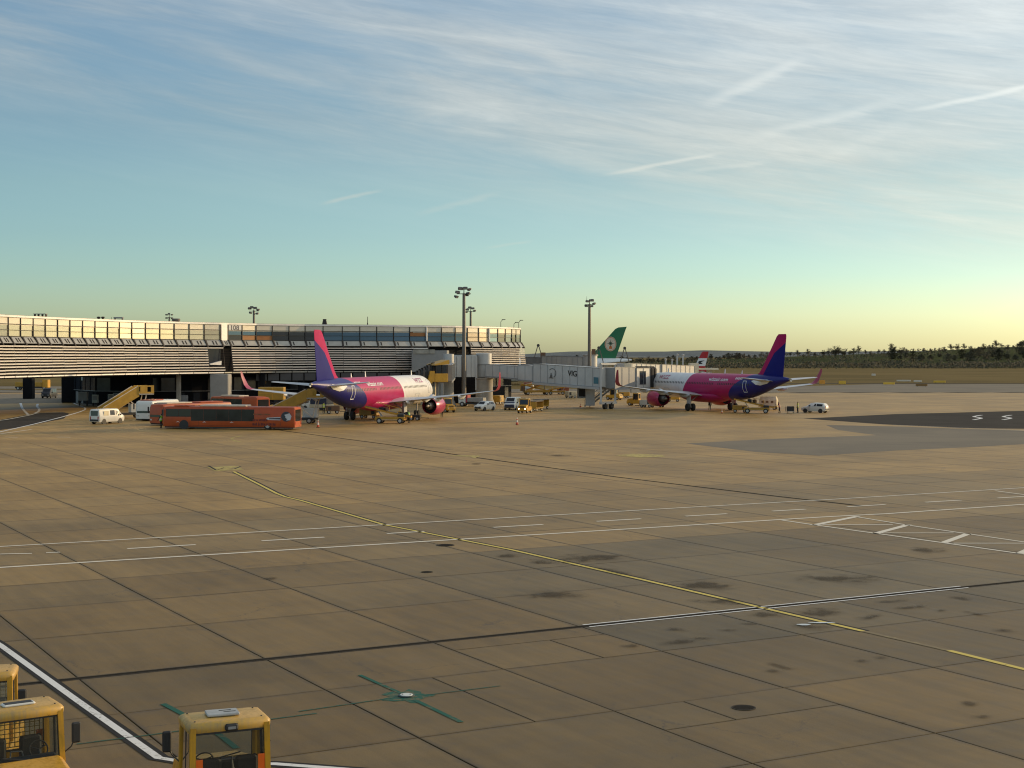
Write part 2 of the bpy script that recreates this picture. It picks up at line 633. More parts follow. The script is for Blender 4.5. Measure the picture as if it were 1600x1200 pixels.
for c in cells:
    p = UV((c[0] + c[1]) / 2, (c[2] + c[3]) / 2)
    if not (14 < p.y < 349 and abs(p.x) < 0.37 * p.y + 34 and p.x < 325):
        continue
    if abs(p.x) < 0.345 * p.y + 5 and 25 < p.y < 150:
        near.append((p.y, c))
    else:
        far.append(c)
near.sort()
far += [c for _, c in near[296:]]
near = [c for _, c in near[:296]]


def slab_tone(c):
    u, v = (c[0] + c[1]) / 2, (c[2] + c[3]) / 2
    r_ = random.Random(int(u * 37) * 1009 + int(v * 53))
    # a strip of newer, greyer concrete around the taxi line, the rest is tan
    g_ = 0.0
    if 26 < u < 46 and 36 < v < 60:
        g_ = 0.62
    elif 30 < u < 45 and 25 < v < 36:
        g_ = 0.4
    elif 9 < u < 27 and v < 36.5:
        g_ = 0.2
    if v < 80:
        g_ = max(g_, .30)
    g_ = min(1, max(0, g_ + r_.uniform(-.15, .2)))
    k = (r_.uniform(.87, 1.07) if v < 60 else r_.uniform(.92, 1.05)) * (.47 if v < 41 else .57 if v < 58 else .72 if v < 80 else .84 if v < 105 else .92)  # steps darker towards the camera: greying plus vignette shade put into the colour
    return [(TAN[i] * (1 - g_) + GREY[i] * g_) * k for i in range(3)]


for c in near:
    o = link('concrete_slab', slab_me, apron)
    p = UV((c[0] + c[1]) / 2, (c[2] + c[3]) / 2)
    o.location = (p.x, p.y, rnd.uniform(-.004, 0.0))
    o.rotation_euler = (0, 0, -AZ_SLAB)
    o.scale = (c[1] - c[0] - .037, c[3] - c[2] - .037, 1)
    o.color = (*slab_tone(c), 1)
fs = MB()
tones = []
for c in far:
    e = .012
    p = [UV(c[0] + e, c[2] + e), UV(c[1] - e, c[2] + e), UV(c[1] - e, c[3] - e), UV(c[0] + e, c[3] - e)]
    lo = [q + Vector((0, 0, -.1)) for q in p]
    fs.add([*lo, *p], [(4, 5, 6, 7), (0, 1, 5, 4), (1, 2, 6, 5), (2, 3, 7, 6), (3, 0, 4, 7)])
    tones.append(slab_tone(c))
fme = fs.mesh('concrete_slabs_beyond', m_slab_far, fix=False)
at_ = fme.color_attributes.new('tone', 'FLOAT_COLOR', 'CORNER')
buf = []
for tn in tones:
    for _ in range(20):
        buf += [*tn, 1]
at_.data.foreach_set('color', buf)
struct(link('concrete_slabs_beyond', fme, apron), 'stuff')


# ---- asphalt sheets and painted markings
def sheet(name, pts, m, z, parent=apron):
    b = MB()
    b.poly([(p.x, p.y, z) for p in pts])
    return b.build(name, m, parent, fix=False)


def ribbon(name, pts, w, m, z, parent=apron):
    """flat painted line along points"""
    b = MB()
    ls, rs = [], []
    n = len(pts)
    for i, p in enumerate(pts):
        d = (pts[min(i + 1, n - 1)] - pts[max(i - 1, 0)])
        d.z = 0
        d.normalize()
        s = Vector((-d.y, d.x, 0)) * (w / 2)
        ls.append((p.x + s.x, p.y + s.y, z))
        rs.append((p.x - s.x, p.y - s.y, z))
    for i in range(n - 1):
        b.quad(rs[i], rs[i + 1], ls[i + 1], ls[i])
    return b.build(name, m, parent, fix=False)


def catmull(P, n=8):
    out = []
    for i in range(len(P) - 1):
        p0, p1, p2, p3 = P[max(i - 1, 0)], P[i], P[i + 1], P[min(i + 2, len(P) - 1)]
        for k in range(n):
            t = k / n
            out.append(0.5 * ((2 * p1) + (p2 - p0) * t + (2 * p0 - 5 * p1 + 4 * p2 - p3) * t * t + (3 * p1 - p0 - 3 * p2 + p3) * t ** 3))
    out.append(P[-1])
    return out


def GP(*q):
    return [G(*p) for p in q]


Z1, Z2, Z3 = 0.006, 0.011, 0.016
sheet('asphalt_patch', GP((0, 672), (30, 668), (100, 654), (108, 646), (98, 644), (60, 645), (0, 656), (-60, 662), (-60, 684)), m_asph, Z1)
sheet('asphalt_patch', GP((1255, 654), (1400, 647), (1600, 642), (1760, 640), (1760, 678), (1600, 670), (1500, 669), (1380, 663)), m_asph, Z1)
sheet('asphalt_patch', GP((1072, 693), (1200, 686), (1370, 680), (1310, 672), (1290, 664), (1385, 666), (1600, 673), (1760, 680), (1760, 693), (1600, 694), (1510, 699), (1400, 704), (1280, 712), (1180, 706)), m_asph2, Z1 - .002)
sheet('asphalt_patch', GP((-60, 632), (110, 629), (135, 634), (330, 640), (335, 632), (100, 616), (-60, 616)), m_asph2, Z1 - .002)
road = MB()
road.poly([(30, 353, -.045), (420, 353, -.045), (900, 445, -.045), (900, 480, -.045), (110, 455, -.045), (60, 400, -.045), (-40, 380, -.045), (-320, 380, -.045), (-320, 353, -.045)])
taxiway = struct(road.build('taxiway', m_asph2, fix=False))
strip = MB()
strip.poly([(60, 462, -.1), (900, 492, -.1), (900, 505, -.1), (60, 470, -.1)])
struct(strip.build('perimeter_road', m_asph, fix=False))
road2 = MB()
road2.poly([(-330, 395, -.1), (-60, 395, -.1), (-60, 425, -.1), (-330, 425, -.1)])
struct(road2.build('service_road', m_asph2, fix=False))

white = lambda pts, w=.18, m=None: ribbon('painted_line', pts, w, m or m_white, Z2)
# service road across the apron: two edge lines and centre dashes
white([UV(u, 70.9 - .022 * (u - 12)) for u in range(-6, 60, 6)] + [UV(u, 69.75) for u in range(60, 130, 6)], .22)
white([UV(u, 63.9 - .036 * (u - 11)) for u in range(-6, 58, 6)] + [UV(u, 61.95) for u in range(58, 130, 6)], .27)
for (a, b) in ((0, 4.8), (5.9, 7.0), (17.69, 20.81), (23.94, 27.03), (30.26, 32.24), (36.05, 38.89), (42.07, 44.8), (47.63, 50.34), (53.4, 55.7), (58.72, 61.5), (64.54, 67.35), (70.3, 73.2), (76.3, 79)):
    white([UV(a, 67.4 - .035 * (a - 16)), UV(b, 67.4 - .035 * (b - 16))], .26)
white(GP((0, 866), (50, 865)), .2)
white(GP((72, 864), (94, 863)), .2)
# crossing ladder on the right
white(GP((1222, 813), (1270, 820), (1400, 838), (1600, 866), (1700, 880)), .2)
white(GP((1340, 808), (1420, 821), (1510, 834), (1600, 847), (1700, 862)), .18)
for a, b in (((1270, 821), (1340, 807)), ((1367, 834), (1420, 820)), ((1475, 848), (1513, 834)), ((1593, 865), (1625, 851))):
    white(GP(a, b), .36)
for a, b in (((1285, 820), (1395, 820)), ((1378, 833), (1490, 833)), ((1490, 849), (1600, 849))):
    white(GP(a, b), .2)
white(GP((1555, 767), (1600, 773), (1680, 783)), .2)
# left foreground: wide white line with black borders
L1 = [UV(7.6, 58), UV(8.45, 46.78), UV(8.78, 38.2), UV(9.05, 31.95), UV(9.6, 31.1), UV(11.08, 30.27), UV(12.4, 29.0), UV(18, 23)]
ribbon('painted_line', L1, .46, m_black, Z1 + .001)
ribbon('painted_line', L1, .20, m_whiteN, Z2)
# yellow lead-in line with dark edge
Y1 = GP((365, 737), (405, 757), (432, 771), (446, 776.5), (470, 782)) + [UV(31.72, 70.5), UV(32.6, 58.8), UV(32.68, 48.5), UV(32.63, 40.6), UV(32.64, 35.9)]
ribbon('painted_line', [p + Vector((.05, 0, 0)) for p in Y1], .44, m_black, Z1 + .001)
ribbon('painted_line', Y1, .21, m_yel, Z2)
ribbon('painted_line', [UV(32.7, 32.3), UV(32.57, 29.36), UV(32.4, 24), UV(32, 18)], .22, m_yel, Z2)
ribbon('painted_line', [UV(32.64, 35.9), UV(32.7, 32.3)], .2, paint_mat('road_paint_yellow_gone', (.4, .33, .16), (.22, .17, .10), .36), Z2)
sheet('painted_stand_number', GP((323, 730), (372, 728), (381, 734), (336, 736)), m_yelF, Z2)
ribbon('painted_line', GP((326, 728), (338, 735), (350, 731), (366, 733), (376, 729)), .18, m_black, Z3)
sheet('painted_stand_number', GP((700, 712), (722, 711.5), (752, 712), (742, 716), (735, 714)), m_yelF, Z2)
sheet('painted_stand_number', GP((960, 712), (990, 709), (1035, 711), (1040, 714), (1000, 715)), m_yelF, Z2)
ribbon('painted_line', catmull(GP((378, 681), (366, 683.5), (362, 686), (368, 689), (376, 690.5))), .32, m_yelF, Z2)
# white kerb lines at the left road and S marks on the dark taxiway
white(catmull(GP((-60, 690), (0, 675), (60, 661), (110, 648), (131, 641), (132, 637), (122, 633), (115, 630))), .3, m_whiteN)
white(catmull(GP((-60, 663), (0, 657), (40, 650), (62, 645.5), (100, 644.4))), .25)
white(catmull(GP((32, 630), (35, 638), (40, 644), (44, 648))), .4, m_whiteN)
white(catmull(GP((59, 631), (58, 635), (61, 639), (60, 643), (54, 646))), .4, m_whiteN)
white(GP((0, 678), (50, 671)), .25)
for a in (6, 88):
    white(GP((a + 2, 683), (a + 22, 683.4)), .3)
for sx in (0, 46):
    white(catmull(GP((1534 + sx, 648.6), (1522 + sx, 651), (1533 + sx, 653.4), (1521 + sx, 656))), .5, m_whiteN)
white(GP((1395, 664), (1560, 671), (1700, 678)), .22)
ribbon('tar_seam', [UV(61.5, 170), UV(61.1, 162), UV(60.6, 133), UV(59.5, 115), UV(58.7, 90), UV(59.3, 73), UV(59.8, 66)], .3, m_joint, Z1)
# teal survey mark round the fuel pit cover
ctr = G(635, 1088)
b = MB()
pts = []
for k in range(28):
    a = 2 * PI * k / 28
    r_ = .56 * (1 + .22 * math.sin(5 * a + 1) + .12 * math.sin(9 * a))
    pts.append((ctr.x + r_ * 1.05 * math.cos(a), ctr.y + r_ * 1.15 * math.sin(a), Z1))
b.poly(pts)
b.build('painted_star', m_teal, apron, fix=False)
ribbon('painted_line', GP((562, 1055), (627, 1084)), .12, m_teal, Z2)
ribbon('painted_line', GP((648, 1094), (721, 1129)), .14, m_teal, Z2)
ribbon('painted_line', GP((467, 1112), (612, 1091)), .06, m_teal, Z2)
ribbon('painted_line', GP((660, 1087), (782, 1072)), .05, m_teal, Z2)
ribbon('painted_line', GP((120, 1163), (240, 1148), (300, 1140), (440, 1122), (495, 1115)), .06, m_teal, Z2)
ribbon('painted_line', GP((255, 1100), (285, 1116), (345, 1150), (370, 1170)), .16, m_teal, Z2)
cov = thing('pit_cover', 'pale oval steel pit cover in the middle of the teal painted star', 'manhole cover', (ctr.x, ctr.y, Z3))
b = MB()
b.lathe([(0, .21), (.02, .21), (.025, .19), (.028, .0)], (0, 0, 0), 'z', 20)
rim = b.build('rim', mat('cover_rim', (.05, .07, .07), .6), cov, 30)
b = MB()
b.lathe([(.026, .165), (.036, .16), (.038, .0)], (0, 0, 0), 'z', 20)
b.build('lid', mat('cover_lid', (.62, .64, .6), .5), cov, 30)
for sx in (-.1, .1):
    b = MB()
    b.lathe([(.036, .02), (.046, .018), (.047, 0)], (sx, 0, 0), 'z', 8)
    b.build('bolt', m_joint, cov)
# manholes
def manhole(px_, py_, r, label):
    p = G(px_, py_)
    t_ = thing('manhole_cover', label, 'manhole cover', (p.x, p.y, .0))
    b = MB()
    b.lathe([(0, r), (.012, r), (.013, r * .9), (.006, r * .89)], (0, 0, 0), 'z', 28)
    b.build('frame', mat('iron_frame', (.05, .042, .032), .8, spec=.12), t_)
    b = MB()
    b.lathe([(0, r * .87), (.010, r * .87), (.0105, 0)], (0, 0, 0), 'z', 28)
    for k in range(-3, 4):
        w = math.sqrt(max(0, .7 - (k / 4.2) ** 2)) * r
        b.box(-w, w, k * r * .2 - .015, k * r * .2 + .015, .009, .016)
    b.build('lid', mat('iron_lid', (.032, .026, .02), .8, spec=.12), t_)


manhole(1162, 1106, .30, 'large dark round manhole cover on its own slab at lower right')
manhole(696, 852, .42, 'dark round manhole cover just below the white road line')
manhole(667, 894, .24, 'small dark manhole cover on the grey slabs left of the yellow line')
manhole(744, 725, .38, 'flat dark manhole cover beside the faded stand number')
# slot drain with steel edges and white border lines
dr = thing('slot_drain', 'long black slot drain with pale edges crossing the whole foreground', 'drain', UV(25, 40.92), 0)
dr.rotation_euler = (0, 0, -AZ_SLAB)
b = MB()
b.box(-26, 95, -.12, .12, -.09, -.035)
b.build('channel', mat('drain_black', (.006, .006, .006), .95, var=0), dr)
for s_ in (-1, 1):
    b = MB()
    x = -26.0
    while x < 95:
        b.box(x, x + 2.98, s_ * .125 - .022, s_ * .125 + .022, -.06, .004)
        x += 3.0
    b.build('steel_edge', mat('drain_edge', (.075, .062, .048), .9, spec=.1), dr)
    ribbon('border_line', [Vector((0.5, s_ * .20, 0)), Vector((17.2, s_ * .20, 0))], .10, m_whiteN, Z2, dr)

# oil stains and tyre marks: thin dark films with a shape of their own
def stain_mat():
    m = bpy.data.materials.new('oil_film')
    m.use_nodes = True
    t = NT(m.node_tree)
    p = m.node_tree.nodes['Principled BSDF']
    p.inputs['Base Color'].default_value = (.055, .042, .028, 1)
    p.inputs['Roughness'].default_value = .75
    p.inputs['Specular IOR Level'].default_value = .1
    tc = t.node('ShaderNodeTexCoord')
    gx, gy, gz = t.sep(tc.outputs['Generated'])
    pos = t.node('ShaderNodeNewGeometry').outputs['Position']
    wn = t.node('ShaderNodeTexNoise')
    t.put(wn.inputs['Vector'], pos)
    wn.inputs['Scale'].default_value = 1.1
    wn.inputs['Detail'].default_value = 5
    wn.inputs['Roughness'].default_value = .62
    wx, wy, wz = t.sep(wn.outputs['Color'])
    dx = t.math('ADD', t.math('SUBTRACT', gx, .5), t.math('MULTIPLY', t.math('SUBTRACT', wx, .5), 1.0))
    dy = t.math('ADD', t.math('SUBTRACT', gy, .5), t.math('MULTIPLY', t.math('SUBTRACT', wy, .5), 1.0))
    d = t.math('SQRT', t.math('ADD', t.math('MULTIPLY', dx, dx), t.math('MULTIPLY', dy, dy)))
    ex, ey = t.math('SUBTRACT', gx, .5), t.math('SUBTRACT', gy, .5)
    d0 = t.math('SQRT', t.math('ADD', t.math('MULTIPLY', ex, ex), t.math('MULTIPLY', ey, ey)))
    n = t.noise(pos, 4.5, 6, .75, .8)
    core = t.math('SUBTRACT', 1.0, t.smooth(t.math('ADD', d, t.math('MULTIPLY', t.math('SUBTRACT', n, .5), .5)), .10, .24))
    halo = t.math('MULTIPLY', t.math('SUBTRACT', 1.0, t.smooth(d, .12, .42)), .38)
    a = t.math('MULTIPLY', t.math('MAXIMUM', core, halo), t.math('SUBTRACT', 1.0, t.smooth(d0, .36, .5)))
    t.put(p.inputs['Alpha'], t.math('MULTIPLY', a, .50))
    return m


m_oil = stain_mat()
for (x, y, lx, ly, rz) in ((930, 873, 4.2, 3.6, -29), (960, 893, 1.0, 5.5, -29), (845, 878, 1.6, 2.2, -29), (1105, 915, 3.0, 3.0, 10), (1125, 940, 2.4, 1.6, 0),
                           (1195, 960, 1.6, 1.6, 0), (1055, 985, 1.0, .8, 40), (1060, 1003, 2.2, .8, -40), (1100, 998, .7, .5, 20), (1140, 985, .9, .5, 0), (985, 1009, .8, .8, 0),
                           (1280, 957, 2.3, 2.2, -20), (1265, 980, 1.6, 1.6, 0), (1360, 965, 1.8, .7, -50), (1420, 950, 1.3, .8, -30), (1440, 948, .6, .9, -30), (1525, 960, .5, 1.7, -25),
                           (1225, 1043, .45, 1.5, -32), (1210, 1050, .6, .6, 0), (1345, 1033, .7, .6, 0), (1378, 1028, .6, .5, 0), (1513, 1100, .75, .8, 0), (1535, 1120, .6, .5, 0), (1410, 1130, .25, .2, 0),
                           (1390, 940, 1.5, .8, -20), (1500, 935, .9, 1.2, -30), (1470, 954, .6, .6, 0), (797, 869, 1.5, 1.6, 0), (872, 712, 3.0, 4.0, 0), (422, 904, .7, .8, 0), (1172, 975, .9, .5, 0), (1450, 860, 2.2, 2.6, 0), (1310, 905, 4, 3, 0), (860, 930, 3, 2.2, 0), (1570, 985, 1, 1, 0)):
    p = G(x, y)
    b = MB()
    b.quad((-lx / 2, -ly / 2, 0), (lx / 2, -ly / 2, 0), (lx / 2, ly / 2, 0), (-lx / 2, ly / 2, 0))
    o = b.build('oil_stain', m_oil, apron, fix=False)
    o.location = (p.x, p.y, Z3 + .004 + rnd.uniform(0, .003))
    o.scale = (1.25, 1.25, 1)
    o.rotation_euler = (0, 0, -R(rz))
for (x, y, w, h) in ((1256, 977, .22, .14), (1284, 974, .42, .10)):
    p = G(x, y)
    b = MB()
    b.poly([(p.x + w * math.cos(a) * (1 + .2 * math.sin(3 * a)), p.y + h * math.sin(a), Z3 + .01) for a in [2 * PI * k / 16 for k in range(16)]])
    b.build('paint_splash', mat('paint_splash', (.55, .57, .58), .3), apron, fix=False)

# ================================================================== FAR LAND, TREES
m_hill = ground_mat('green_hill', (0.018, 0.026, 0.006), (0.055, 0.062, 0.012), 0.008, 0.25)
m_hillfar = ground_mat('far_hill', (0.10, 0.115, 0.12), (0.17, 0.18, 0.18), 0.002, 0.02)  # bluish grey: distance haze put into the base colour
hb = MB()
NX, NY = 60, 14


def hill_z(X, Y):
    t = max(0, min(1, (Y - 1010) / 480))
    t = t * t * (3 - 2 * t)
    a = X / Y
    k = max(0, min(1, (a - .10) / .22))
    return (2 + 15.5 * k + 2.0 * math.sin(X * .012) * k) * t - .5


for j in range(NY + 1):
    for i in range(NX + 1):
        Y = 1000 + 60 * j
        X = (0.02 + 0.55 * i / NX) * Y
        hb.v.append((X, Y, hill_z(X, Y)))
for j in range(NY):
    for i in range(NX):
        a = j * (NX + 1) + i
        hb.f.append((a, a + 1, a + NX + 2, a + NX + 1))
        hb.m.append(0)
struct(hb.build('hill', m_hill, None, 40, fix=False))
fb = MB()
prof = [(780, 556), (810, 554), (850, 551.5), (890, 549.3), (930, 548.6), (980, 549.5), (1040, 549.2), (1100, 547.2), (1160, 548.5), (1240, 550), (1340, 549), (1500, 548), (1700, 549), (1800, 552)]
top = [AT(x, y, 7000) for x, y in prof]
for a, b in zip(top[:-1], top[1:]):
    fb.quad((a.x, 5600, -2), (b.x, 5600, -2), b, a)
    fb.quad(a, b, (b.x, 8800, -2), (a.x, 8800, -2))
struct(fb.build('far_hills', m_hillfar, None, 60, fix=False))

m_bark = mat('bark', (0.055, 0.042, 0.03), 0.9)
m_twig = mat('winter_twigs', (0.11, 0.088, 0.055), 0.9, var=.35, scale=.6)
m_ever = mat('evergreen_leaves', (0.060, 0.054, 0.028), 0.9, var=.45, scale=.6)


def tree_mesh(seed, h, w, dense, n):
    r_ = random.Random(seed)
    tr, cr = MB(), MB()
    th = h * r_.uniform(.22, .32)
    tr.cyl((0, 0, -.5), (0, 0, th), .24, .14, 6)
    tips = []

    def grow(p, d, L, r, lev):
        q = p + d * L
        tr.cyl(p, q, r, r * .6, 4, caps=False)
        tips.append((p, q))
        if lev > 0:
            for _ in range(3 if lev > 1 else 2):
                e = (d + Vector((r_.uniform(-.9, .9), r_.uniform(-.9, .9), r_.uniform(-.15, .6)))).normalized()
                grow(q, e, L * r_.uniform(.6, .85), r * .55, lev - 1)
    for k in range(7):
        a = 2 * PI * k / 7 + r_.random()
        d = Vector((math.cos(a) * w * r_.uniform(.6, 1.2), math.sin(a) * w * r_.uniform(.6, 1.2), h * r_.uniform(.25, .6))).normalized()
        grow(Vector((0, 0, th * r_.uniform(.35, 1))), d, h * .2, .1, 2)
    for k in range(2):
        grow(Vector((0, 0, th)), Vector((r_.uniform(-.2, .2), r_.uniform(-.2, .2), 1)).normalized(), h * .27, .12, 2)
    for k in range(n):
        if dense < .7:
            p, q = r_.choice(tips)
            c = p.lerp(q, r_.random()) + Vector((r_.gauss(0, .5), r_.gauss(0, .5), r_.gauss(0, .4)))
        else:
            a, rr, zz = r_.uniform(0, 2 * PI), math.sqrt(r_.random()), r_.uniform(.02, 1)
            prof_ = math.sin(min(1, zz * 1.05) * PI) ** .5
            c = Vector((math.cos(a) * rr * w * prof_, math.sin(a) * rr * w * prof_, zz * h)) + Vector((r_.gauss(0, .5), r_.gauss(0, .5), r_.gauss(0, .5)))
        s_ = r_.uniform(.18, .5) * (1.25 if dense >= .7 else 1)
        d1 = Vector((r_.uniform(-1, 1), r_.uniform(-1, 1), r_.uniform(-1, 1))).normalized()
        d2 = d1.orthogonal().normalized()
        if dense < .7:
            d2 *= .28
            s_ *= 1.6
        cr.add([c - d1 * s_, c + d2 * s_ * .7, c + d1 * s_, c - d2 * s_ * .7], [(0, 1, 2, 3)])
    return tr.mesh('trunk', m_bark, 60, False), cr.mesh('crown', m_ever if dense >= .7 else m_twig, None, False)


TREES = [tree_mesh(1, 10, 3.6, .4, 1000), tree_mesh(2, 12, 4.2, .4, 1100), tree_mesh(3, 9, 4.5, .5, 1100), tree_mesh(4, 14, 4.0, .35, 1000),
         tree_mesh(5, 8, 4.6, .9, 800), tree_mesh(6, 10, 5.0, .9, 900), tree_mesh(7, 6.5, 4.0, .9, 560)]


def tree(x, Y, kind, s, label, group):
    X = (x - 800) / F * Y
    t_ = thing('tree', label, 'tree', (X, Y, hill_z(X, Y) if Y > 1000 else -.1), rnd.uniform(0, 360), group)
    s *= rnd.choice((.5, .65, .8, .9))
    t_.scale = (s * 1.15, s * 1.15, s * rnd.uniform(.8, 1.1))
    link('trunk', TREES[kind][0], t_)
    link('crown', TREES[kind][1], t_)


GR1, LB1 = 'bare trees on the far ridge', 'bare winter tree in the row along the far ridge at right'
x = 1150.0
while x < 1760:
    tree(x, rnd.uniform(1330, 1470), rnd.choice((0, 1, 1, 2, 3)), rnd.uniform(.6, 1.0) * (1.15 if 1290 < x < 1340 else 1), LB1, GR1)
    x += rnd.uniform(6, 13)
x = 1395.0
while x < 1760:
    tree(x, rnd.uniform(1190, 1290), rnd.choice((4, 5, 5)), rnd.uniform(.75, 1.0) + max(0, (x - 1500) / 400), 'dark dense tree in the clump at the right end of the ridge', 'dense trees at the right edge')
    x += rnd.uniform(9, 15)
x = 880.0
while x < 1180:
    tree(x, rnd.uniform(1400, 1560), rnd.choice((0, 2, 4, 5, 6)), rnd.uniform(.6, 1.0), 'dark tree in the far tree line behind the airfield', 'trees in the far line')
    x += rnd.uniform(5, 9)
for px_ in (1000, 1014, 1305, 1318, 1408, 1520):
    tree(px_, 1300, 3, rnd.uniform(.9, 1.15), {1000: 'tall thin tree rising above the far tree line, left of two', 1014: 'tall thin tree rising above the far tree line, right of two', 1305: 'tall bare tree at the ridge, left one of a near pair',
         1318: 'tall bare tree at the ridge, right one of a near pair', 1408: 'tall bare tree at the ridge over the middle of the green slope', 1520: 'tall bare tree standing left of the dense clump'}[px_], GR1 + ' and beyond')
# undergrowth along the field: nobody could count it
ub = MB()
r_ = random.Random(5)
for k in range(24000):
    X_ = r_.uniform(850, 1700)
    k2 = max(0, min(1, (X_ - 1050) / 200))
    Y = r_.uniform(985, 1120) if r_.random() < .55 + .0 * k2 else r_.uniform(1120, 1400)
    X = (X_ - 800) / F * Y
    base = hill_z(X, Y) if Y > 1000 else 0
    clump = .5 + .5 * math.sin(X * .09 + 1.7 * math.sin(Y * .05)) * math.sin(X * .031 + 2)
    if Y > 1120 and clump < .62:
        continue
    hgt = (1.0 + 4.0 * clump * k2 + (1 - k2) * .8) * math.sqrt(r_.random())
    c = Vector((X, Y, base + hgt))
    s_ = r_.uniform(.4, 1.0)
    d1 = Vector((r_.uniform(-1, 1), r_.uniform(-1, 1), r_.uniform(-1, 1))).normalized()
    d2 = d1.orthogonal().normalized()
    ub.add([c - d1 * s_, c + d2 * s_ * .7, c + d1 * s_, c - d2 * s_ * .7], [(0, 1, 2, 3)])
us = struct(ub.build('undergrowth', m_ever, None, None, False), 'stuff')
tag(us, 'dark undergrowth and bushes below the far trees', 'bushes')


# ================================================================== PIER BUILDING
NODES = [(-71.05, 212.0), (-70.42, 215.39), (-69.69, 218.76), (-68.96, 222.14), (-68.16, 225.49), (-67.29, 228.83), (-66.31, 232.14), (-65.31, 235.44), (-64.22, 238.71),
         (-63.21, 242.01), (-62.02, 245.25), (-60.55, 248.37), (-58.89, 251.4), (-57.15, 254.38), (-55.24, 257.25), (-53.23, 260.05), (-51.03, 262.71), (-49.98, 264.41),
         (-47.99, 267.23), (-45.96, 270.02), (-43.41, 272.35), (-40.72, 274.5), (-38.08, 276.73), (-34.91, 278.08), (-31.46, 278.9), (-28.35, 280.1), (-25.34, 281.64), (-22.33, 283.33),
         (-19.42, 285.18), (-16.42, 286.89), (-13.57, 288.83), (-11.03, 291.17), (-8.75, 293.76), (-6.61, 296.46), (-4.76, 299.38), (-2.91, 302.29), (-1.43, 305.4), (-0.13, 308.6), (0.74, 311.94), (1.69, 315.25)]
# two more modules out of frame on the left, so that the pier does not end at the picture's edge
NODES = [(-73.0, 198.5), (-72.4, 201.9), (-71.9, 205.2), (-71.5, 208.6)] + NODES
NV = [Vector((a, b, 0)) for a, b in NODES]
NN = len(NV)
NRM = []
for i in range(NN):
    d = (NV[min(i + 1, NN - 1)] - NV[max(i - 1, 0)]).normalized()
    NRM.append(Vector((d.y, -d.x, 0)))
BACK = Vector((-.6, .8, 0)) * 24


def fp(i, off, z):
    p = NV[i] + NRM[i] * off
    return Vector((p.x, p.y, z))


m_alu = mat('anodised_panel', (0.56, 0.52, 0.44), 0.38, 0.30, .1, .25)
m_slat = mat('sun_louvre_white', (0.80, 0.76, 0.72), 0.42, 0.1, .12, .5)
m_mull = mat('dark_mullion', (0.022, 0.02, 0.018), 0.6)
m_rib = mat('dark_rib', (0.03, 0.022, 0.018), 0.7)
m_awn = mat('awning_glass', (0.36, 0.34, 0.30), 0.35, 0.2, .25, .7)
m_gl = mat('coated_glass', (0.46, 0.43, 0.36), 0.20, 0.75, .10, .3)
m_glB = mat('coated_glass_blue', (0.055, 0.10, 0.17), 0.10, 0.7, .25, .3)
m_glD = mat('coated_glass_dark', (0.035, 0.04, 0.055), 0.12, 0.5, .3, .4)
m_glO = mat('window_with_orange_blind', (0.26, 0.105, 0.03), 0.3, 0.1, .3, .4)
m_glC = mat('window_with_cream_blind', (0.62, 0.50, 0.34), 0.35, 0.1, .2, .4)
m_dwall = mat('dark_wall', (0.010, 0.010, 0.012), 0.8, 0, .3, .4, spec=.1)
m_dglass = mat('ground_floor_glass', (0.03, 0.035, 0.045), 0.1, 0.2, .3, .5)
m_gwall = mat('grey_render', (0.30, 0.295, 0.285), 0.75, 0, .12, .5)
m_concD = mat('pillar_concrete', (0.30, 0.275, 0.235), 0.8, 0, .2, .8, .2)
m_roof = mat('roof_gravel', (0.22, 0.20, 0.17), 0.9)

term = thing('pier_building', 'long curved airport pier with white sun louvres and panelled upper storey', 'terminal', (0, 0, 0))
# core volumes
b = MB()
for i in range(NN - 1):                       # roof slab with coping, soffit
    a0, a1 = fp(i, .12, 0), fp(i + 1, .12, 0)
    c0, c1 = NV[i] + BACK, NV[i + 1] + BACK
    for z0, z1 in ((14.02, 14.40),):
        b.hexa([(a0.x, a0.y, z0), (a1.x, a1.y, z0), (c1.x, c1.y, z0), (c0.x, c0.y, z0), (a0.x, a0.y, z1), (a1.x, a1.y, z1), (c1.x, c1.y, z1), (c0.x, c0.y, z1)])
b.build('roof', m_roof, term)
b = MB()
for i in range(NN - 1):
    a0, a1 = fp(i, .30, 0), fp(i + 1, .30, 0)
    c0, c1 = NV[i] + BACK, NV[i + 1] + BACK
    b.hexa([(a0.x, a0.y, 5.35), (a1.x, a1.y, 5.35), (c1.x, c1.y, 5.35), (c0.x, c0.y, 5.35), (a0.x, a0.y, 5.62), (a1.x, a1.y, 5.62), (c1.x, c1.y, 5.62), (c0.x, c0.y, 5.62)])
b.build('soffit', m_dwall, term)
b = MB()                                       # inner dark wall behind the louvres and the end walls
for i in range(NN - 1):
    a0, a1 = fp(i, -.25, 0), fp(i + 1, -.25, 0)
    b.quad((a0.x, a0.y, 5.6), (a1.x, a1.y, 5.6), (a1.x, a1.y, 14.05), (a0.x, a0.y, 14.05))
    c0, c1 = NV[i] + BACK, NV[i + 1] + BACK
    b.quad((c0.x, c0.y, 5.6), (c1.x, c1.y, 5.6), (c1.x, c1.y, 14.05), (c0.x, c0.y, 14.05))
for i in (0, NN - 1):
    a0, c0 = fp(i, -.2, 0), NV[i] + BACK
    b.quad((a0.x, a0.y, 5.6), (c0.x, c0.y, 5.6), (c0.x, c0.y, 14.05), (a0.x, a0.y, 14.05))
b.build('inner_wall', m_dwall, term, fix=False)

unit = MB()
unit.box(-.5, .5, -.5, .5, -.5, .5)
UNITS = {}


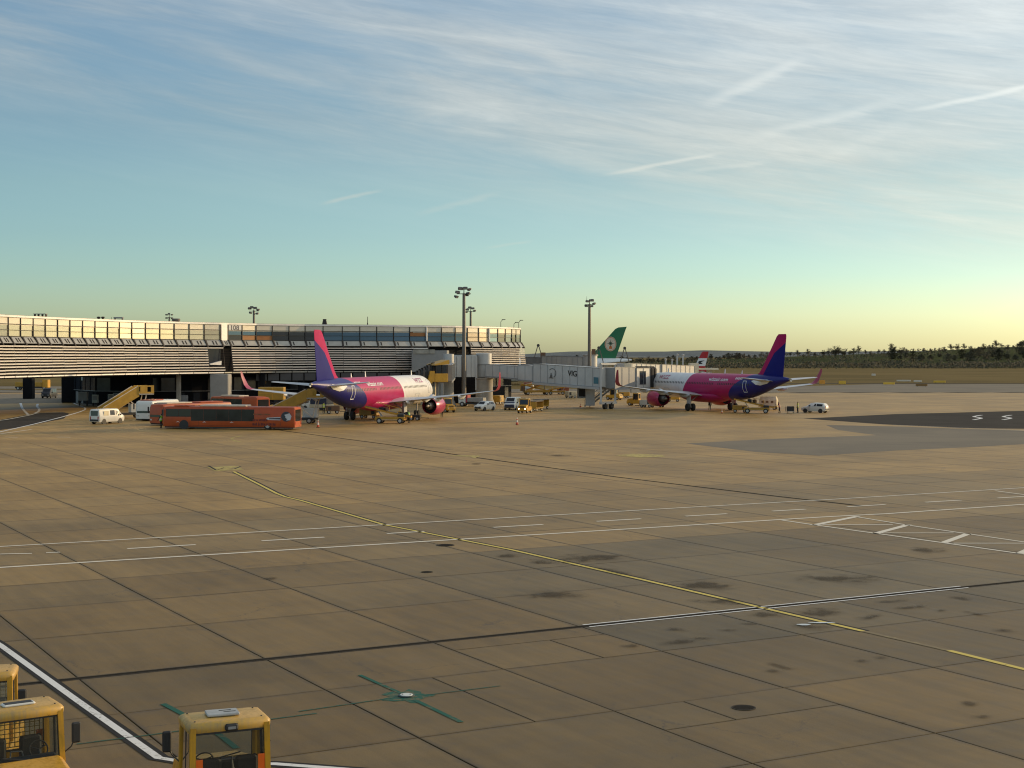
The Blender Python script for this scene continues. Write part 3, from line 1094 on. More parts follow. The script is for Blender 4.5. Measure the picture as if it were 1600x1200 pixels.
def piece(name, m, a, b, thick, h, zc, parent=term, tilt=0.0, gap=.05):
    """one flat piece between two facade points: shares a unit mesh, scaled"""
    k = m.name
    if k not in UNITS:
        UNITS[k] = unit.mesh('panel_' + k, m)
    d = b - a
    o = link(name, UNITS[k], parent)
    o.location = ((a.x + b.x) / 2, (a.y + b.y) / 2, zc)
    o.rotation_euler = (tilt, 0, math.atan2(d.y, d.x))
    o.scale = (d.xy.length - gap, thick, h)
    return o


FIRSTR = 4 + 17                                # node index where the right wing begins
for i in range(NN - 1):
    corner = (i == FIRSTR - 1)
    A0, A1 = fp(i, 0, 0), fp(i + 1, 0, 0)
    right = i >= FIRSTR
    up_ = piece('upper_panel', m_alu, A0, A1, .10, 1.10, 13.50, gap=.16)
    up_.rotation_euler = (rnd.gauss(0, .01), 0, up_.rotation_euler.z + rnd.gauss(0, .006))
    x_i = i - FIRSTR
    for row, zc in enumerate((12.70, 11.82)):
        m = m_gl
        if right:
            m = m_glB
            if x_i in (1, 2) and row == 1 or x_i == 11 and row == 0:
                m = m_glO
            elif x_i in (3, 5, 4) or x_i == 0 and row == 1:
                m = m_glD
            elif x_i in (15, 16):
                m = m_glC
            elif x_i > 16:
                m = m_glD if x_i in (18, 20) else m_glB
        elif i > 16:
            m = m_gl
        wp = piece('window_pane', m, A0, A1, .06, .80, zc, gap=.16)
        wp.rotation_euler = (rnd.gauss(0, .005), 0, wp.rotation_euler.z + rnd.gauss(0, .006))
    # sloping glazed band
    t0, t1 = fp(i, .52, 0), fp(i + 1, .52, 0)
    piece('awning_panel', m_awn, t0, t1, .05, 1.10, 10.83, tilt=R(-36), gap=.30)
    # small opening frames in the glazed band
    for k in range(1 if right else 2):
        f_ = (.18,) if right else (.42, .62)
        a = t0.lerp(t1, f_[k]) + NRM[i] * .05
        a2 = t0.lerp(t1, f_[k] + .06) + NRM[i] * .05
        piece('opening_flap', m_rib, a, a2, .07, .75, 10.85, tilt=R(-36), gap=0)
for i in range(NN):
    b = MB()
    d = NRM[i]
    p = NV[i]
    t_ = Vector((-d.y, d.x, 0))
    for (o0, o1, z0, z1, w) in ((.02, .17, 11.36, 14.0, .12),):
        q = [p + d * o0 - t_ * w / 2, p + d * o0 + t_ * w / 2, p + d * o1 + t_ * w / 2, p + d * o1 - t_ * w / 2]
        b.hexa([*(Vector((v.x, v.y, z0)) for v in q), *(Vector((v.x, v.y, z1)) for v in q)])
    b.build('mullion', m_mull, term)
    b = MB()
    w = .30
    lo = [p + d * .55 - t_ * w / 2, p + d * .55 + t_ * w / 2, p + d * 1.12 + t_ * w / 2, p + d * 1.12 - t_ * w / 2]
    hi = [p + d * .05 - t_ * w / 2, p + d * .05 + t_ * w / 2, p + d * .40 + t_ * w / 2, p + d * .40 - t_ * w / 2]
    b.hexa([*(Vector((v.x, v.y, 10.15)) for v in lo), *(Vector((v.x, v.y, 11.40)) for v in hi)])
    b.build('rib', m_rib, term)
b = MB()
for z0, z1, o0, o1 in ((13.06, 13.16, .03, .14), (12.22, 12.30, .03, .13), (11.34, 11.42, .03, .2)):
    for i in range(NN - 1):
        a0, a1, c0, c1 = fp(i, o0, 0), fp(i + 1, o0, 0), fp(i, o1, 0), fp(i + 1, o1, 0)
        b.hexa([(c0.x, c0.y, z0), (c1.x, c1.y, z0), (a1.x, a1.y, z0), (a0.x, a0.y, z0), (c0.x, c0.y, z1), (c1.x, c1.y, z1), (a1.x, a1.y, z1), (a0.x, a0.y, z1)])
b.build('transoms', m_mull, term)
b = MB()
for i in range(NN - 1):
    a0, a1, c0, c1 = fp(i, .125, 0), fp(i + 1, .125, 0), fp(i, .19, 0), fp(i + 1, .19, 0)
    b.hexa([(c0.x, c0.y, 14.08), (c1.x, c1.y, 14.08), (a1.x, a1.y, 14.08), (a0.x, a0.y, 14.08), (c0.x, c0.y, 14.37), (c1.x, c1.y, 14.37), (a1.x, a1.y, 14.37), (a0.x, a0.y, 14.37)])
b.build('coping', m_slat, term)
# louvres, one slat per module and row
cnt = 0
rest = MB()
GATE = range(FIRSTR + 12, FIRSTR + 15)         # modules behind the gate link
rows = [(9.98 - .42 * r_i, .92 + .05 * r_i) for r_i in range(8)] + [(6.56, 1.36), (6.12, 1.42)]
order = []
for r_i, (zc, off) in enumerate(rows):
    for i in range(1, NN - 1):
        if i == FIRSTR - 1 or i in GATE or (i == FIRSTR - 2 and 1 <= r_i <= 7):
            continue
        if r_i in (4,) and i in (9, 10) and False:
            continue
        order.append((NV[i].y, i, r_i, zc, off))
order.sort(key=lambda t: t[0])
for (_, i, r_i, zc, off) in order:
    a, c = fp(i, off, 0), fp(i + 1, off, 0)
    jit = rnd.uniform(-.02, .02)
    if cnt < 298:
        o = piece('louvre_slat', m_slat, a, c, .03, .19, zc + jit, tilt=R(16), gap=.04)
        cnt += 1
    else:
        d = (c - a).normalized()
        n_ = Vector((d.y, -d.x, 0))
        Mx = Matrix((( d.x, -n_.x, 0, (a.x + c.x) / 2), (d.y, -n_.y, 0, (a.y + c.y) / 2), (0, 0, 1, zc + jit), (0, 0, 0, 1))) @ Matrix.Rotation(R(16), 4, 'X')
        l = ((c - a).length - .04) / 2
        rest.box(-l, l, -.015, .015, -.095, .095, 0, Mx)
struct(rest.build('louvre_slats_farther', m_slat, term), 'stuff')
for i in range(1, NN - 1):                      # louvre brackets
    if i in GATE:
        continue
    b = MB()
    b.bar(fp(i, .82, 10.1), fp(i, 1.33, 5.95), .09, .14)
    b.build('louvre_bracket', m_rib, term)
for i in range(NN - 1):                        # gutter edge below
    a, c = fp(i, 1.1, 0), fp(i + 1, 1.1, 0)
    piece('edge_panel', m_slat if i < FIRSTR - 1 else m_awn, a, c, .10, .20, 5.66, gap=.14)
# dark recess window with a white awning at the bend
i = FIRSTR - 2
a, c = fp(i, .3, 0), fp(i + 1, .3, 0)
piece('bend_window', m_glD, a, c, .1, 2.9, 8.3, gap=.3)
wa = MB()
q0, q1 = fp(i, 1.0, 7.0), fp(i + 1, 1.0, 6.9)
q2, q3 = fp(i + 1, 1.0, 7.9), fp(i, 1.0, 7.2)
ctr_ = (q0 + q1 + q2 + q3) / 4
sh = [ctr_ + (q - ctr_) * .72 for q in (q0, q1, q2, q3)]
wa.hexa([*sh, *[q - NRM[i] * .5 for q in sh]])
wa.build('white_awning', m_slat, term)
# corner strip
a, c = fp(FIRSTR - 1, .16, 0), fp(FIRSTR, .16, 0)
piece('corner_strip', m_slat, a, c, .08, 3.0, 12.6, gap=.5)
# number 108
i = FIRSTR
me = text_mesh('108', 1.15, .022)
me.materials.append(mat('dark_blue_print', (.012, .02, .06), .5))
o = link('number_sign', me, term)
a, c = fp(i, .12, 13.5), fp(i + 1, .12, 13.5)
d = c - a
o.location = a.lerp(c, .46)
o.rotation_euler = (PI / 2, 0, math.atan2(d.y, d.x))
o.scale = (1.3, 1, 1)
o['label'] = 'dark blue number 108 on the corner panel'
pn = piece('number_panel', mat('number_board', (.62, .62, .60), .5), fp(i, .085, 0), fp(i + 1, .085, 0), .05, 1.0, 13.5, gap=.4)
# thicker pale column beside the 12th window of the right wing
for k, (ix, f_) in enumerate(((FIRSTR + 12, .02), (FIRSTR + 17, .0))):
    b = MB()
    p = fp(ix, .25, 0)
    b.cyl((p.x, p.y, 10.9), (p.x, p.y, 14.0), .16, .16, 10)
    b.build('facade_post', m_slat, term, 40)

# ground floor: set far back under the left wing, close behind the louvres on the right
GF = [AT(104, 600, 279), AT(150, 600, 264), AT(200, 600, 262), AT(250, 600, 262), AT(300, 600, 263), AT(345, 600, 266), AT(400, 600, 273), AT(450, 600, 277), AT(505, 600, 281), AT(560, 600, 283), AT(614, 600, 286), AT(665, 600, 290), AT(711, 600, 296), AT(762, 600, 303), AT(799, 600, 312)]
for p in GF:
    p.z = 0
b = MB()
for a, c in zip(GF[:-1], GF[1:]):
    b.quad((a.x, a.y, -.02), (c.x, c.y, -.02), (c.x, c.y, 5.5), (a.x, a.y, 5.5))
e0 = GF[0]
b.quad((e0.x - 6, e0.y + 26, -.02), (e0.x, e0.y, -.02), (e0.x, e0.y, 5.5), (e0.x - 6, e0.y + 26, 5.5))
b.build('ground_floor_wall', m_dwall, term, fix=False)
m_frameL = mat('door_frame_grey', (.20, .20, .20), .5)
m_sign = mat('small_sign_pale', (.38, .40, .36), .5)
m_ochre = mat('warm_interior_panel', (.17, .10, .03), .5)
r_ = random.Random(3)
for a, c in zip(GF[:-1], GF[1:]):
    d = (c - a)
    n = max(2, int(d.length / 2.6))
    nr = Vector((d.y, -d.x, 0)).normalized()
    for k in range(n):
        p, q = a.lerp(c, (k + .08) / n), a.lerp(c, (k + .92) / n)
        off = nr * .08
        if r_.random() < .72:
            w = piece('ground_window', m_dglass, p + off, q + off, .06, 2.3, 3.6, gap=0)
        if r_.random() < .75:
            w = piece('ground_door', r_.choice((m_dglass, m_dwall, m_frameL)), p + off, p.lerp(q, .55) + off, .07, 2.1, 1.08, gap=0)
        if r_.random() < .4:
            z = r_.uniform(2.6, 4.6)
            s0 = r_.uniform(0, .5)
            piece('wall_sign', r_.choice((m_sign, m_ochre, m_frameL)), p.lerp(q, s0) + off * 1.8, p.lerp(q, s0 + .35) + off * 1.8, .05, r_.uniform(.3, .7), z, gap=0)
    piece('canopy_rail', m_frameL, a + nr * .14, c + nr * .14, .08, .10, 2.42, gap=0)
for px_, Y, w, tone in ((45, 300, .95, m_dwall), (110, 276, 1.3, m_dwall), (279, 258, .38, m_concD), (231, 257, .7, m_dwall), (345, 262, 1.6, m_gwall), (410, 271, .45, m_dwall), (470, 275.5, .45, m_dwall), (560, 281, .4, m_dwall), (-30, 290, .9, m_dwall)):
    p = AT(px_, 600, Y)
    b = MB()
    b.rbox(p.x - w, p.x + w, p.y - w, p.y + w, 0, 5.4, .12)
    if px_ in (45, -30):
        b.loft([[(p.x - w * 1.6, p.y - w, 4.6), (p.x + w * 1.6, p.y - w, 4.6), (p.x + w * 1.6, p.y + w, 4.6), (p.x - w * 1.6, p.y + w, 4.6)], [(p.x - w * 2.2, p.y - w, 5.38), (p.x + w * 2.2, p.y - w, 5.38), (p.x + w * 2.2, p.y + w, 5.38), (p.x - w * 2.2, p.y + w, 5.38)]])
    b.build('pillar', tone, term)
# vertical dark panels above the ground floor behind the parked aircraft
for k in range(14):
    x0 = 400 + k * 19
    a, c = AT(x0, 600, 271 + k * .9), AT(x0 + 17, 600, 271 + (k + .9) * .9)
    piece('fascia_panel', mat('fascia_dark', (.05, .05, .055), .6), a, c, .08, 1.3, 4.75, gap=0)
# boxes and cabinets along the wall
for px_, w, h, m in ((130, .8, 1.5, m_gwall), (149, .5, 1.0, m_sign), (174, .5, 1.1, m_sign), (193, .5, 1.1, m_frameL), (285, .9, .9, m_frameL)):
    p = AT(px_, 600, 259)
    t_ = thing('cabinet', {130: 'grey-brown equipment box on legs under the pier beside the dark pillar', 149: 'pale square cabinet against the dark wall, leftmost of three behind the van', 174: 'pale square cabinet against the dark wall, middle of three behind the van',
               193: 'grey square cabinet against the dark wall, nearest the yellow stairs', 285: 'low grey cabinet at the foot of the pale pillar'}[px_], 'cabinet', (p.x, p.y, 0))
    b = MB()
    b.rbox(-w, w, -.4, .4, .9 if px_ == 130 else .5, .9 + h, .04)
    b.build('body', m, t_)
    b = MB()
    for sx in (-1, 1):
        b.box(sx * w * .8 - .05, sx * w * .8 + .05, -.3, .3, 0, .92)
    b.build('legs', m_rib, t_)
    b = MB()
    b.box(-w * .8, w * .8, -.43, -.405, 1.0, .75 + h)
    b.build('door', m_frameL, t_)

# ---- things on the roof
def roof_thing(name, label, cat, px_, Y, z=14.4):
    p = AT(px_, 600, Y)
    return thing(name, label, cat, (p.x, p.y, z))


t_ = roof_thing('roof_plant', 'small open steel frame on the roof above the left wing', 'roof unit', 64, 230)
b = MB()
for x0 in (-.85, -.3, .3, .85):
    b.box(x0 - .04, x0 + .04, -.4, .4, 0, .55)
b.build('frame', m_rib, t_)
b = MB()
b.box(-.95, .95, -.5, .5, .55, .65)
b.build('cover', m_gwall, t_)
t_ = roof_thing('roof_plant', 'little dark vent pair on the roof left of the antenna pin', 'roof unit', 158, 245)
for k, x0 in enumerate((-.35, .35)):
    b = MB()
    b.lathe([(0, .2), (.35, .2), (.42, .32), (.55, .3), (.6, 0)], (x0, 0, 0), 'z', 10)
    b.build('vent', m_rib, t_)
t_ = roof_thing('roof_plant', 'flat topped roof box with open legs beside the antenna pin', 'roof unit', 186, 247)
b = MB()
b.box(-.75, .75, -.4, .4, .32, .55)
b.build('box', m_gwall, t_)
b = MB()
for x0 in (-.6, .6):
    b.box(x0 - .05, x0 + .05, -.3, .3, 0, .32)
b.cyl((-1.2, 0, 0), (-1.2, 0, .55), .03)
b.build('legs', m_rib, t_)
t_ = roof_thing('roof_drum', 'round dark drum on the roof next to the short floodlight mast', 'roof unit', 275.5, 262)
b = MB()
b.lathe([(0, .45), (.12, .5), (.3, .72), (.6, .74), (.68, .6), (.7, 0)], (0, 0, 0), 'z', 16)
b.build('drum', mat('drum_dark', (.16, .13, .11), .6), t_, 40)
t_ = roof_thing('roof_chimney', 'dark tapered chimney on the roof behind the pink and blue tail', 'chimney', 507.5, 290)
b = MB()
b.loft([[(-.5, -.5, 0), (.5, -.5, 0), (.5, .5, 0), (-.5, .5, 0)], [(-.28, -.28, 1.15), (.28, -.28, 1.15), (.28, .28, 1.15), (-.28, .28, 1.15)]])
b.build('stack', m_rib, t_)
b = MB()
b.box(-.34, .34, -.34, .34, 1.15, 1.25)
b.build('cap', m_rib, t_)
t_ = roof_thing('roof_skylight', 'low flat roof light between the chimney and the antenna rod', 'roof unit', 536, 292)
b = MB()
b.loft([[(-1.4, -.5, 0), (1.4, -.5, 0), (1.4, .5, 0), (-1.4, .5, 0)], [(-.8, -.3, .26), (.8, -.3, .26), (.8, .3, .26), (-.8, .3, .26)]])
b.build('hood', m_rib, t_)
t_ = roof_thing('roof_antenna', 'single upright antenna rod on the roof right of the tail', 'antenna', 574.5, 289)
b = MB()
b.cyl((0, 0, 0), (0, 0, .5), .12, .1, 8)
b.build('base', m_rib, t_)
b = MB()
b.cyl((0, 0, .5), (0, 0, 1.7), .07, .05, 6)
b.build('rod', m_rib, t_)
for k, (px_, Y, hh, lb) in enumerate(((782.5, 304, 1.45, 'bent lamp post on the roof, leftmost of the three at the pier end'), (803, 313, 1.1, 'bent lamp post on the roof, middle one of the three at the pier end'), (810.5, 316, 1.6, 'bent lamp post on the roof at the very end of the pier'))):
    t_ = roof_thing('roof_lamp', lb, 'lamp post', px_, Y)
    b = MB()
    b.cyl((0, 0, 0), (0, 0, hh * .72), .06, .05, 6)
    b.cyl((0, 0, hh * .72), (.35, 0, hh), .05, .05, 6)
    b.build('post', m_rib, t_)
    b = MB()
    b.rbox(.2, .95, -.16, .16, hh - .03, hh + .1, .03)
    b.build('lamp_head', m_rib, t_)

# ================================================================== FLOODLIGHT MASTS
m_mast = mat('mast_steel', (.16, .14, .12), .5, .3)
m_lampb = mat('floodlight_body', (.045, .045, .045), .5)
m_lens = mat('floodlight_lens', (.35, .36, .36), .15, .3)


def mast(px_, Y, ztop, lamps, r0, label, bar_w=2.2, pin=0.0, dy=0):
    p = AT(px_, 600, Y)
    t_ = thing('floodlight_mast', label, 'light mast', (p.x, p.y, 0))
    b = MB()
    b.lathe([(0, r0 * 1.6), (.4, r0 * 1.5), (.45, r0), (ztop - 1.0, r0 * .62)], (0, 0, 0), 'z', 12)
    b.build('pole', m_mast, t_, 40)
    b = MB()
    b.box(-bar_w / 2, bar_w / 2, -.06, .06, ztop - 1.15, ztop - 1.03)
    b.box(-bar_w / 2.6, bar_w / 2.6, -.06, .06, ztop - .35, ztop - .23)
    b.box(-.06, .06, -bar_w / 2, bar_w / 2, ztop - 1.02, ztop - .90)
    b.cyl((0, 0, ztop - 1.2), (0, 0, ztop), .09, .07, 6)
    if pin:
        b.cyl((-.55, 0, ztop - .5), (-.55, 0, ztop + pin), .05, .02, 5)
    b.build('crossarm', m_lampb, t_)
    for (x0, y0, z0, ang, s_) in lamps:
        Mx = Matrix.Translation((x0, y0, ztop + z0)) @ Matrix.Rotation(R(ang), 4, 'Z') @ Matrix.Rotation(R(28), 4, 'X') @ Matrix.Scale(s_, 4)
        b = MB()
        b.loft([[Mx @ Vector(q) for q in ((-.45, -.3, -.22), (.45, -.3, -.22), (.45, -.3, .22), (-.45, -.3, .22))], [Mx @ Vector(q) for q in ((-.4, .1, -.18), (.4, .1, -.18), (.4, .1, .18), (-.4, .1, .18))], [Mx @ Vector(q) for q in ((-.2, .35, -.1), (.2, .35, -.1), (.2, .35, .1), (-.2, .35, .1))]])
        lo = b.build('floodlight', m_lampb, t_)
        b = MB()
        b.box(-.40, .40, -.325, -.303, -.18, .18, 0, Mx)
        b.build('lens', m_lens, lo)
    return t_


mast(725, 258, 20.3, [(-1.15, 0, -.75, 35, .9), (-.6, -.4, -.15, 20, 1.0), (.25, -.5, -.1, 0, .9), (.95, 0, -.3, -60, .9), (.75, .3, -.95, -30, .8), (-1.35, -.2, -1.55, 60, .9), (.45, .5, -1.2, 180, .8)], .40,
     'tall steel floodlight mast standing in front of the pier beside the jet bridges', 2.4)
mast(735.5, 372, 20.6, [(-.9, 0, -.6, 30, .9), (-.2, -.4, -.1, 0, 1), (.6, -.3, -.3, -20, .9), (1.0, 0, -.9, -60, .9), (-1.1, .3, -1.2, 60, .8)], .4, 'floodlight mast rising behind the pier roof, just right of the tall one', 2.4)
mast(921, 298, 19.8, [(-.5, -.3, -.4, 30, .8), (.5, -.2, -.2, -20, .9), (.95, 0, -.85, -50, .8), (-.7, 0, -1.3, 40, .8), (.5, .3, -1.35, -20, .7)], .42, 'tall bare mast with few lamps left of the green tail', 1.9, .55)
mast(397, 410, 21.8, [(-1.2, 0, -.3, 40, 1.1), (-.5, -.4, 0, 10, 1.1), (.5, -.4, -.2, -10, 1.1), (1.2, 0, -.7, -50, 1.1), (-1.0, .3, -1.5, 60, 1.0), (.9, .3, -1.7, -30, 1.0)], .45, 'dark floodlight cluster showing over the roof above the number 108', 2.6)
mast(265, 460, 21.3, [(-.9, 0, -.2, 40, .8), (.9, 0, -.2, -40, .8), (-.9, 0, -1.2, 40, .8), (.9, 0, -1.3, -40, .8), (0, -.3, .1, 0, .8)], .4, 'small six-lamp floodlight cluster over the roof of the left wing', 2.0)

# ================================================================== JET BRIDGES
m_tun = mat('bridge_grey', (.52, .52, .50), .5, .1, .1, .4)
m_tun2 = mat('bridge_grey_dark', (.26, .265, .265), .55, .1, .12, .4)
m_corr = mat('bridge_light_panel', (.46, .455, .44), .5, .15, .1, .3)
m_bel = mat('bellows_black', (.022, .022, .022), .85)
m_yelP = mat('machine_yellow', (.56, .285, .020), .45, 0, .16, 1.2)
m_ochP = mat('machine_yellow_dull', (.42, .235, .022), .5, 0, .16, 1.2)
m_tyre = mat('tyre_rubber', (.018, .017, .016), .85)
m_rim = mat('wheel_rim', (.45, .44, .42), .4, .3)
m_beige = mat('beige_cladding', (.50, .43, .30), .7)


def tunnel(parent, a, c, w, h, name='tunnel', m=None, ribs=True):
    """box tunnel from floor point a to floor point c"""
    b = MB()
    d = (c - a)
    s_ = Vector((d.y, -d.x, 0)).normalized() * (w / 2)
    up = Vector((0, 0, h))
    b.hexa([a + s_, c + s_, c - s_, a - s_, a + s_ + up, c + s_ + up, c - s_ + up, a - s_ + up])
    tn = b.build(name, m or m_tun, parent)
    n = max(2, int(d.length / 1.6))
    rb = MB()
    for k in range(n + 1):
        p = a.lerp(c, k / n)
        for sg in (1, -1):
            q = p + s_ * (sg * 1.012)
            rb.bar(q + Vector((0, 0, .04)), q + Vector((0, 0, h - .04)), .07, .07)
    for sg in (1, -1):
        rb.bar(a + s_ * sg * 1.02 + Vector((0, 0, -.12)), c + s_ * sg * 1.02 + Vector((0, 0, -.12)), .16, .24)
        rb.bar(a + s_ * sg * 1.01 + Vector((0, 0, h + .02)), c + s_ * sg * 1.01 + Vector((0, 0, h + .02)), .10, .08)
    if ribs:
        rb.build('ribs', m_tun2, tn)
    return tn


def wheel(parent, x, y, r, w, name='wheel', n=16):
    b = MB()
    b.lathe([(x - w / 2, r * .55), (x - w / 2, r * .93), (x - w * .3, r), (x + w * .3, r), (x + w / 2, r * .93), (x + w / 2, r * .55)], (0, y, r), 'x', n)
    o = b.build(name, m_tyre, parent, 40)
    b = MB()
    b.lathe([(x - w / 2 - .012, r * .15), (x - w / 2 - .004, r * .56), (x + w / 2 + .004, r * .56), (x + w / 2 + .012, r * .15)], (0, y, r), 'x', n)
    b.build('rim', m_rim, o, 40)
    return o


# --- grey bridge serving the right-hand aircraft
P0 = AT(766, 600, 262)
P1 = AT(948, 600, 243)
P0.z, P1.z = 5.10, 3.95
br = thing('jet_bridge', 'long grey jet bridge with VIG lettering sloping down to the right-hand aircraft', 'jet bridge', (0, 0, 0))
d = P1 - P0
tunnel(br, P0, P0 + d * .46, 2.3, 2.02, 'tunnel')
pa, pb = P0 + d * .30, P0 + d * .74
tunnel(br, pa - Vector((0, 0, .18)), pb - Vector((0, 0, .18)), 2.65, 2.5, 'tunnel')
pa = P0 + d * .44
tA = tunnel(br, pa - Vector((0, 0, .36)), P1 - Vector((0, 0, .36)), 3.0, 3.02, 'tunnel')
b = MB()
r_s = Vector((d.y, -d.x, 0)).normalized() * 1.62
b.bar(pa + r_s + Vector((0, 0, -.62)), P1 + r_s + Vector((0, 0, -.62)), .3, .35)
b.bar(pa - r_s + Vector((0, 0, -.62)), P1 - r_s + Vector((0, 0, -.62)), .3, .35)
b.build('floor_beam', m_corr, br)
# lettering on the camera side
nrm = r_s.normalized() if r_s.y < 0 else -r_s.normalized()
me = text_mesh('VIG', 1.3, .02)
me.materials.append(mat('black_print', (.012, .012, .012), .5))
o = link('lettering', me, br)
ang = math.atan2(d.y, d.x)
q = P0 + d * ((909 - 766) / (948 - 766) * .985)
o.location = q + nrm * 1.56 + Vector((0, 0, 1.45))
o.rotation_euler = (PI / 2, -math.atan2(d.z, d.xy.length), ang)
o['label'] = 'black VIG lettering on the tunnel side'
b = MB()
ex = d.normalized()
org = P0 + d * ((878 - 766) / (948 - 766) * .985) + nrm * 1.56 + Vector((0, 0, 1.3))
for k in range(15):                            # ring of small marks round a standing figure
    a_ = PI * (-.35 + 1.1 * k / 14)
    c_ = org + ex * (.78 * math.cos(a_)) + Vector((0, 0, .72 * math.sin(a_) + .05))
    w_ = .07
    b.quad(c_ - ex * w_ - Vector((0, 0, w_)), c_ + ex * w_ - Vector((0, 0, w_)), c_ + ex * w_ + Vector((0, 0, w_)), c_ - ex * w_ + Vector((0, 0, w_)))
f0 = org - ex * .30 - Vector((0, 0, .85))
for (x0, x1, z0, z1, x2, x3) in ((-.55, .55, 0, .10, -.5, .5), (-.3, .3, .12, .55, -.16, .16), (-.12, .12, .57, .9, -.06, .06)):
    b.quad(f0 + ex * x0 + Vector((0, 0, z0)), f0 + ex * x1 + Vector((0, 0, z0)), f0 + ex * x3 + Vector((0, 0, z1)), f0 + ex * x2 + Vector((0, 0, z1)))
b.build('emblem', mat('grey_print', (.09, .09, .085), .5), br, fix=False)
b = MB()
q = P0 + d * .965 + nrm * 1.565 + Vector((0, 0, .1))
b.quad(q - ex * .5, q + ex * .5, q + ex * .5 + Vector((0, 0, 1.05)), q - ex * .5 + Vector((0, 0, 1.05)))
b.build('teal_window', mat('teal_panel', (.05, .17, .22), .3), br, fix=False)
# rotunda, column
cx = AT(756, 600, 264)
b = MB()
b.lathe([(4.9, 1.25), (7.1, 1.25), (7.15, 1.38), (9.0, 1.38), (9.05, 1.2), (9.1, 0)], (cx.x, cx.y, 0), 'z', 24)
rot = b.build('rotunda', m_corr, br, 40)
b = MB()
b.lathe([(7.05, 1.42), (7.16, 1.42)], (cx.x, cx.y, 0), 'z', 24)
b.build('trim_ring', m_tun2, rot)
b = MB()
b.lathe([(0, 1.95), (.5, 1.75), (1.1, 1.5), (4.5, 1.5), (4.6, 1.62), (4.75, 1.62)], (cx.x + .1, cx.y - 1.5, 0), 'z', 28)
b.build('column', m_concD, br, 40)
# cab
cab0, cab1 = P1 + d.normalized() * .2, AT(1012, 600, 252.5)
cab0.z, cab1.z = 3.4, 3.35
dc = (cab1 - cab0)
tunnel(br, cab0 - Vector((0, 0, .05)) - dc * .02, cab0 + dc * .50, 3.1, 3.35, 'cab_corridor', m_tun2)
tunnel(br, cab0 + dc * .50, cab0 + dc * .84, 3.3, 3.2, 'cab', m_corr)
b = MB()
sd_ = Vector((dc.y, -dc.x, 0)).normalized()
for k in range(5):
    p = cab0 + dc * (.845 + .033 * k)
    w = 1.75 + .08 * (k % 2)
    ring = [p + sd_ * w, p - sd_ * w, p - sd_ * w + Vector((0, 0, 3.1)), p - sd_ * (w * .7) + Vector((0, 0, 3.5)), p + sd_ * (w * .7) + Vector((0, 0, 3.5)), p + sd_ * w + Vector((0, 0, 3.1))]
    ring2 = [v + dc.normalized() * .28 for v in ring]
    b.loft([ring, ring2])
b.build('bellows', m_bel, br)
b = MB()
p = cab0 + dc * .66 + sd_ * (1.68 if sd_.y < 0 else -1.68)
e_ = dc.normalized()
b.quad(p - e_ * 1.0 + Vector((0, 0, .5)), p + e_ * .9 + Vector((0, 0, .5)), p + e_ * .9 + Vector((0, 0, 2.7)), p - e_ * 1.0 + Vector((0, 0, 2.7)))
b.build('cab_window', m_glD, br, fix=False)
# frame gantry over the cab joint, lift columns, bogie, stairs
b = MB()
for sg in (-1.75, 1.75):
    p = P1 + d.normalized() * .3 + r_s.normalized() * sg
    b.bar(Vector((p.x, p.y, 1.0)), Vector((p.x, p.y, 7.25)), .3, .3)
pl, pr_ = P1 + d.normalized() * .3 + r_s.normalized() * 1.9, P1 + d.normalized() * .3 - r_s.normalized() * 1.9
b.bar(Vector((pl.x, pl.y, 7.3)), Vector((pr_.x, pr_.y, 7.3)), .3, .3)
b.bar(Vector((pl.x, pl.y, 1.0)), Vector((pr_.x, pr_.y, 1.0)), .5, .4)
b.build('lift_column', m_corr, br)
for sg in (-.75, .75):
    p = P1 + d.normalized() * .3 + r_s.normalized() * sg
    b = MB()
    b.lathe([(-.25, .3), (-.25, .55), (.25, .55), (.25, .3)], (0, 0, 0), 'x', 16)
    o = b.build('bogie_wheel', m_tyre, br, 40)
    o.location = (p.x, p.y, .55)
    o.rotation_euler = (0, 0, ang + .3)
b = MB()
p = AT(909, 600, 250)
b.rbox(p.x - .75, p.x + .75, p.y - .6, p.y + .6, 1.6, 3.4, .06)
b.build('control_box', m_tun2, br)
b = MB()
b.quad((p.x - .5, p.y - .62, 1.85), (p.x + .5, p.y - .62, 1.85), (p.x + .5, p.y - .62, 3.1), (p.x - .5, p.y - .62, 3.1))
b.build('box_door', m_bel, br, fix=False)
b = MB()
p = AT(922, 600, 249)
b.box(p.x - .75, p.x + .75, p.y - .6, p.y + .6, .35, 3.6)
b.build('support_pier', m_corr, br)
st0, st1 = G(917, 636), AT(955, 600, 247)
st0.z, st1.z = .15, 3.5
b = MB()
ds = st1 - st0
sn = Vector((ds.y, -ds.x, 0)).normalized() * .5
for sg in (-1, 1):
    b.bar(st0 + sn * sg, st1 + sn * sg, .08, .3)
    b.bar(st0 + sn * sg + Vector((0, 0, 1)), st1 + sn * sg + Vector((0, 0, 1)), .06, .06)
    for k in range(6):
        q = st0.lerp(st1, k / 5) + sn * sg
        b.bar(q, q + Vector((0, 0, 1)), .04, .04)
stp = b.build('service_stairs', m_tun2, br)
for k in range(12):
    q = st0.lerp(st1, (k + .5) / 12)
    b = MB()
    b.box(q.x - .32, q.x + .32, q.y - .34, q.y + .34, q.z - .02, q.z + .02)
    b.build('step', m_tun2, stp)

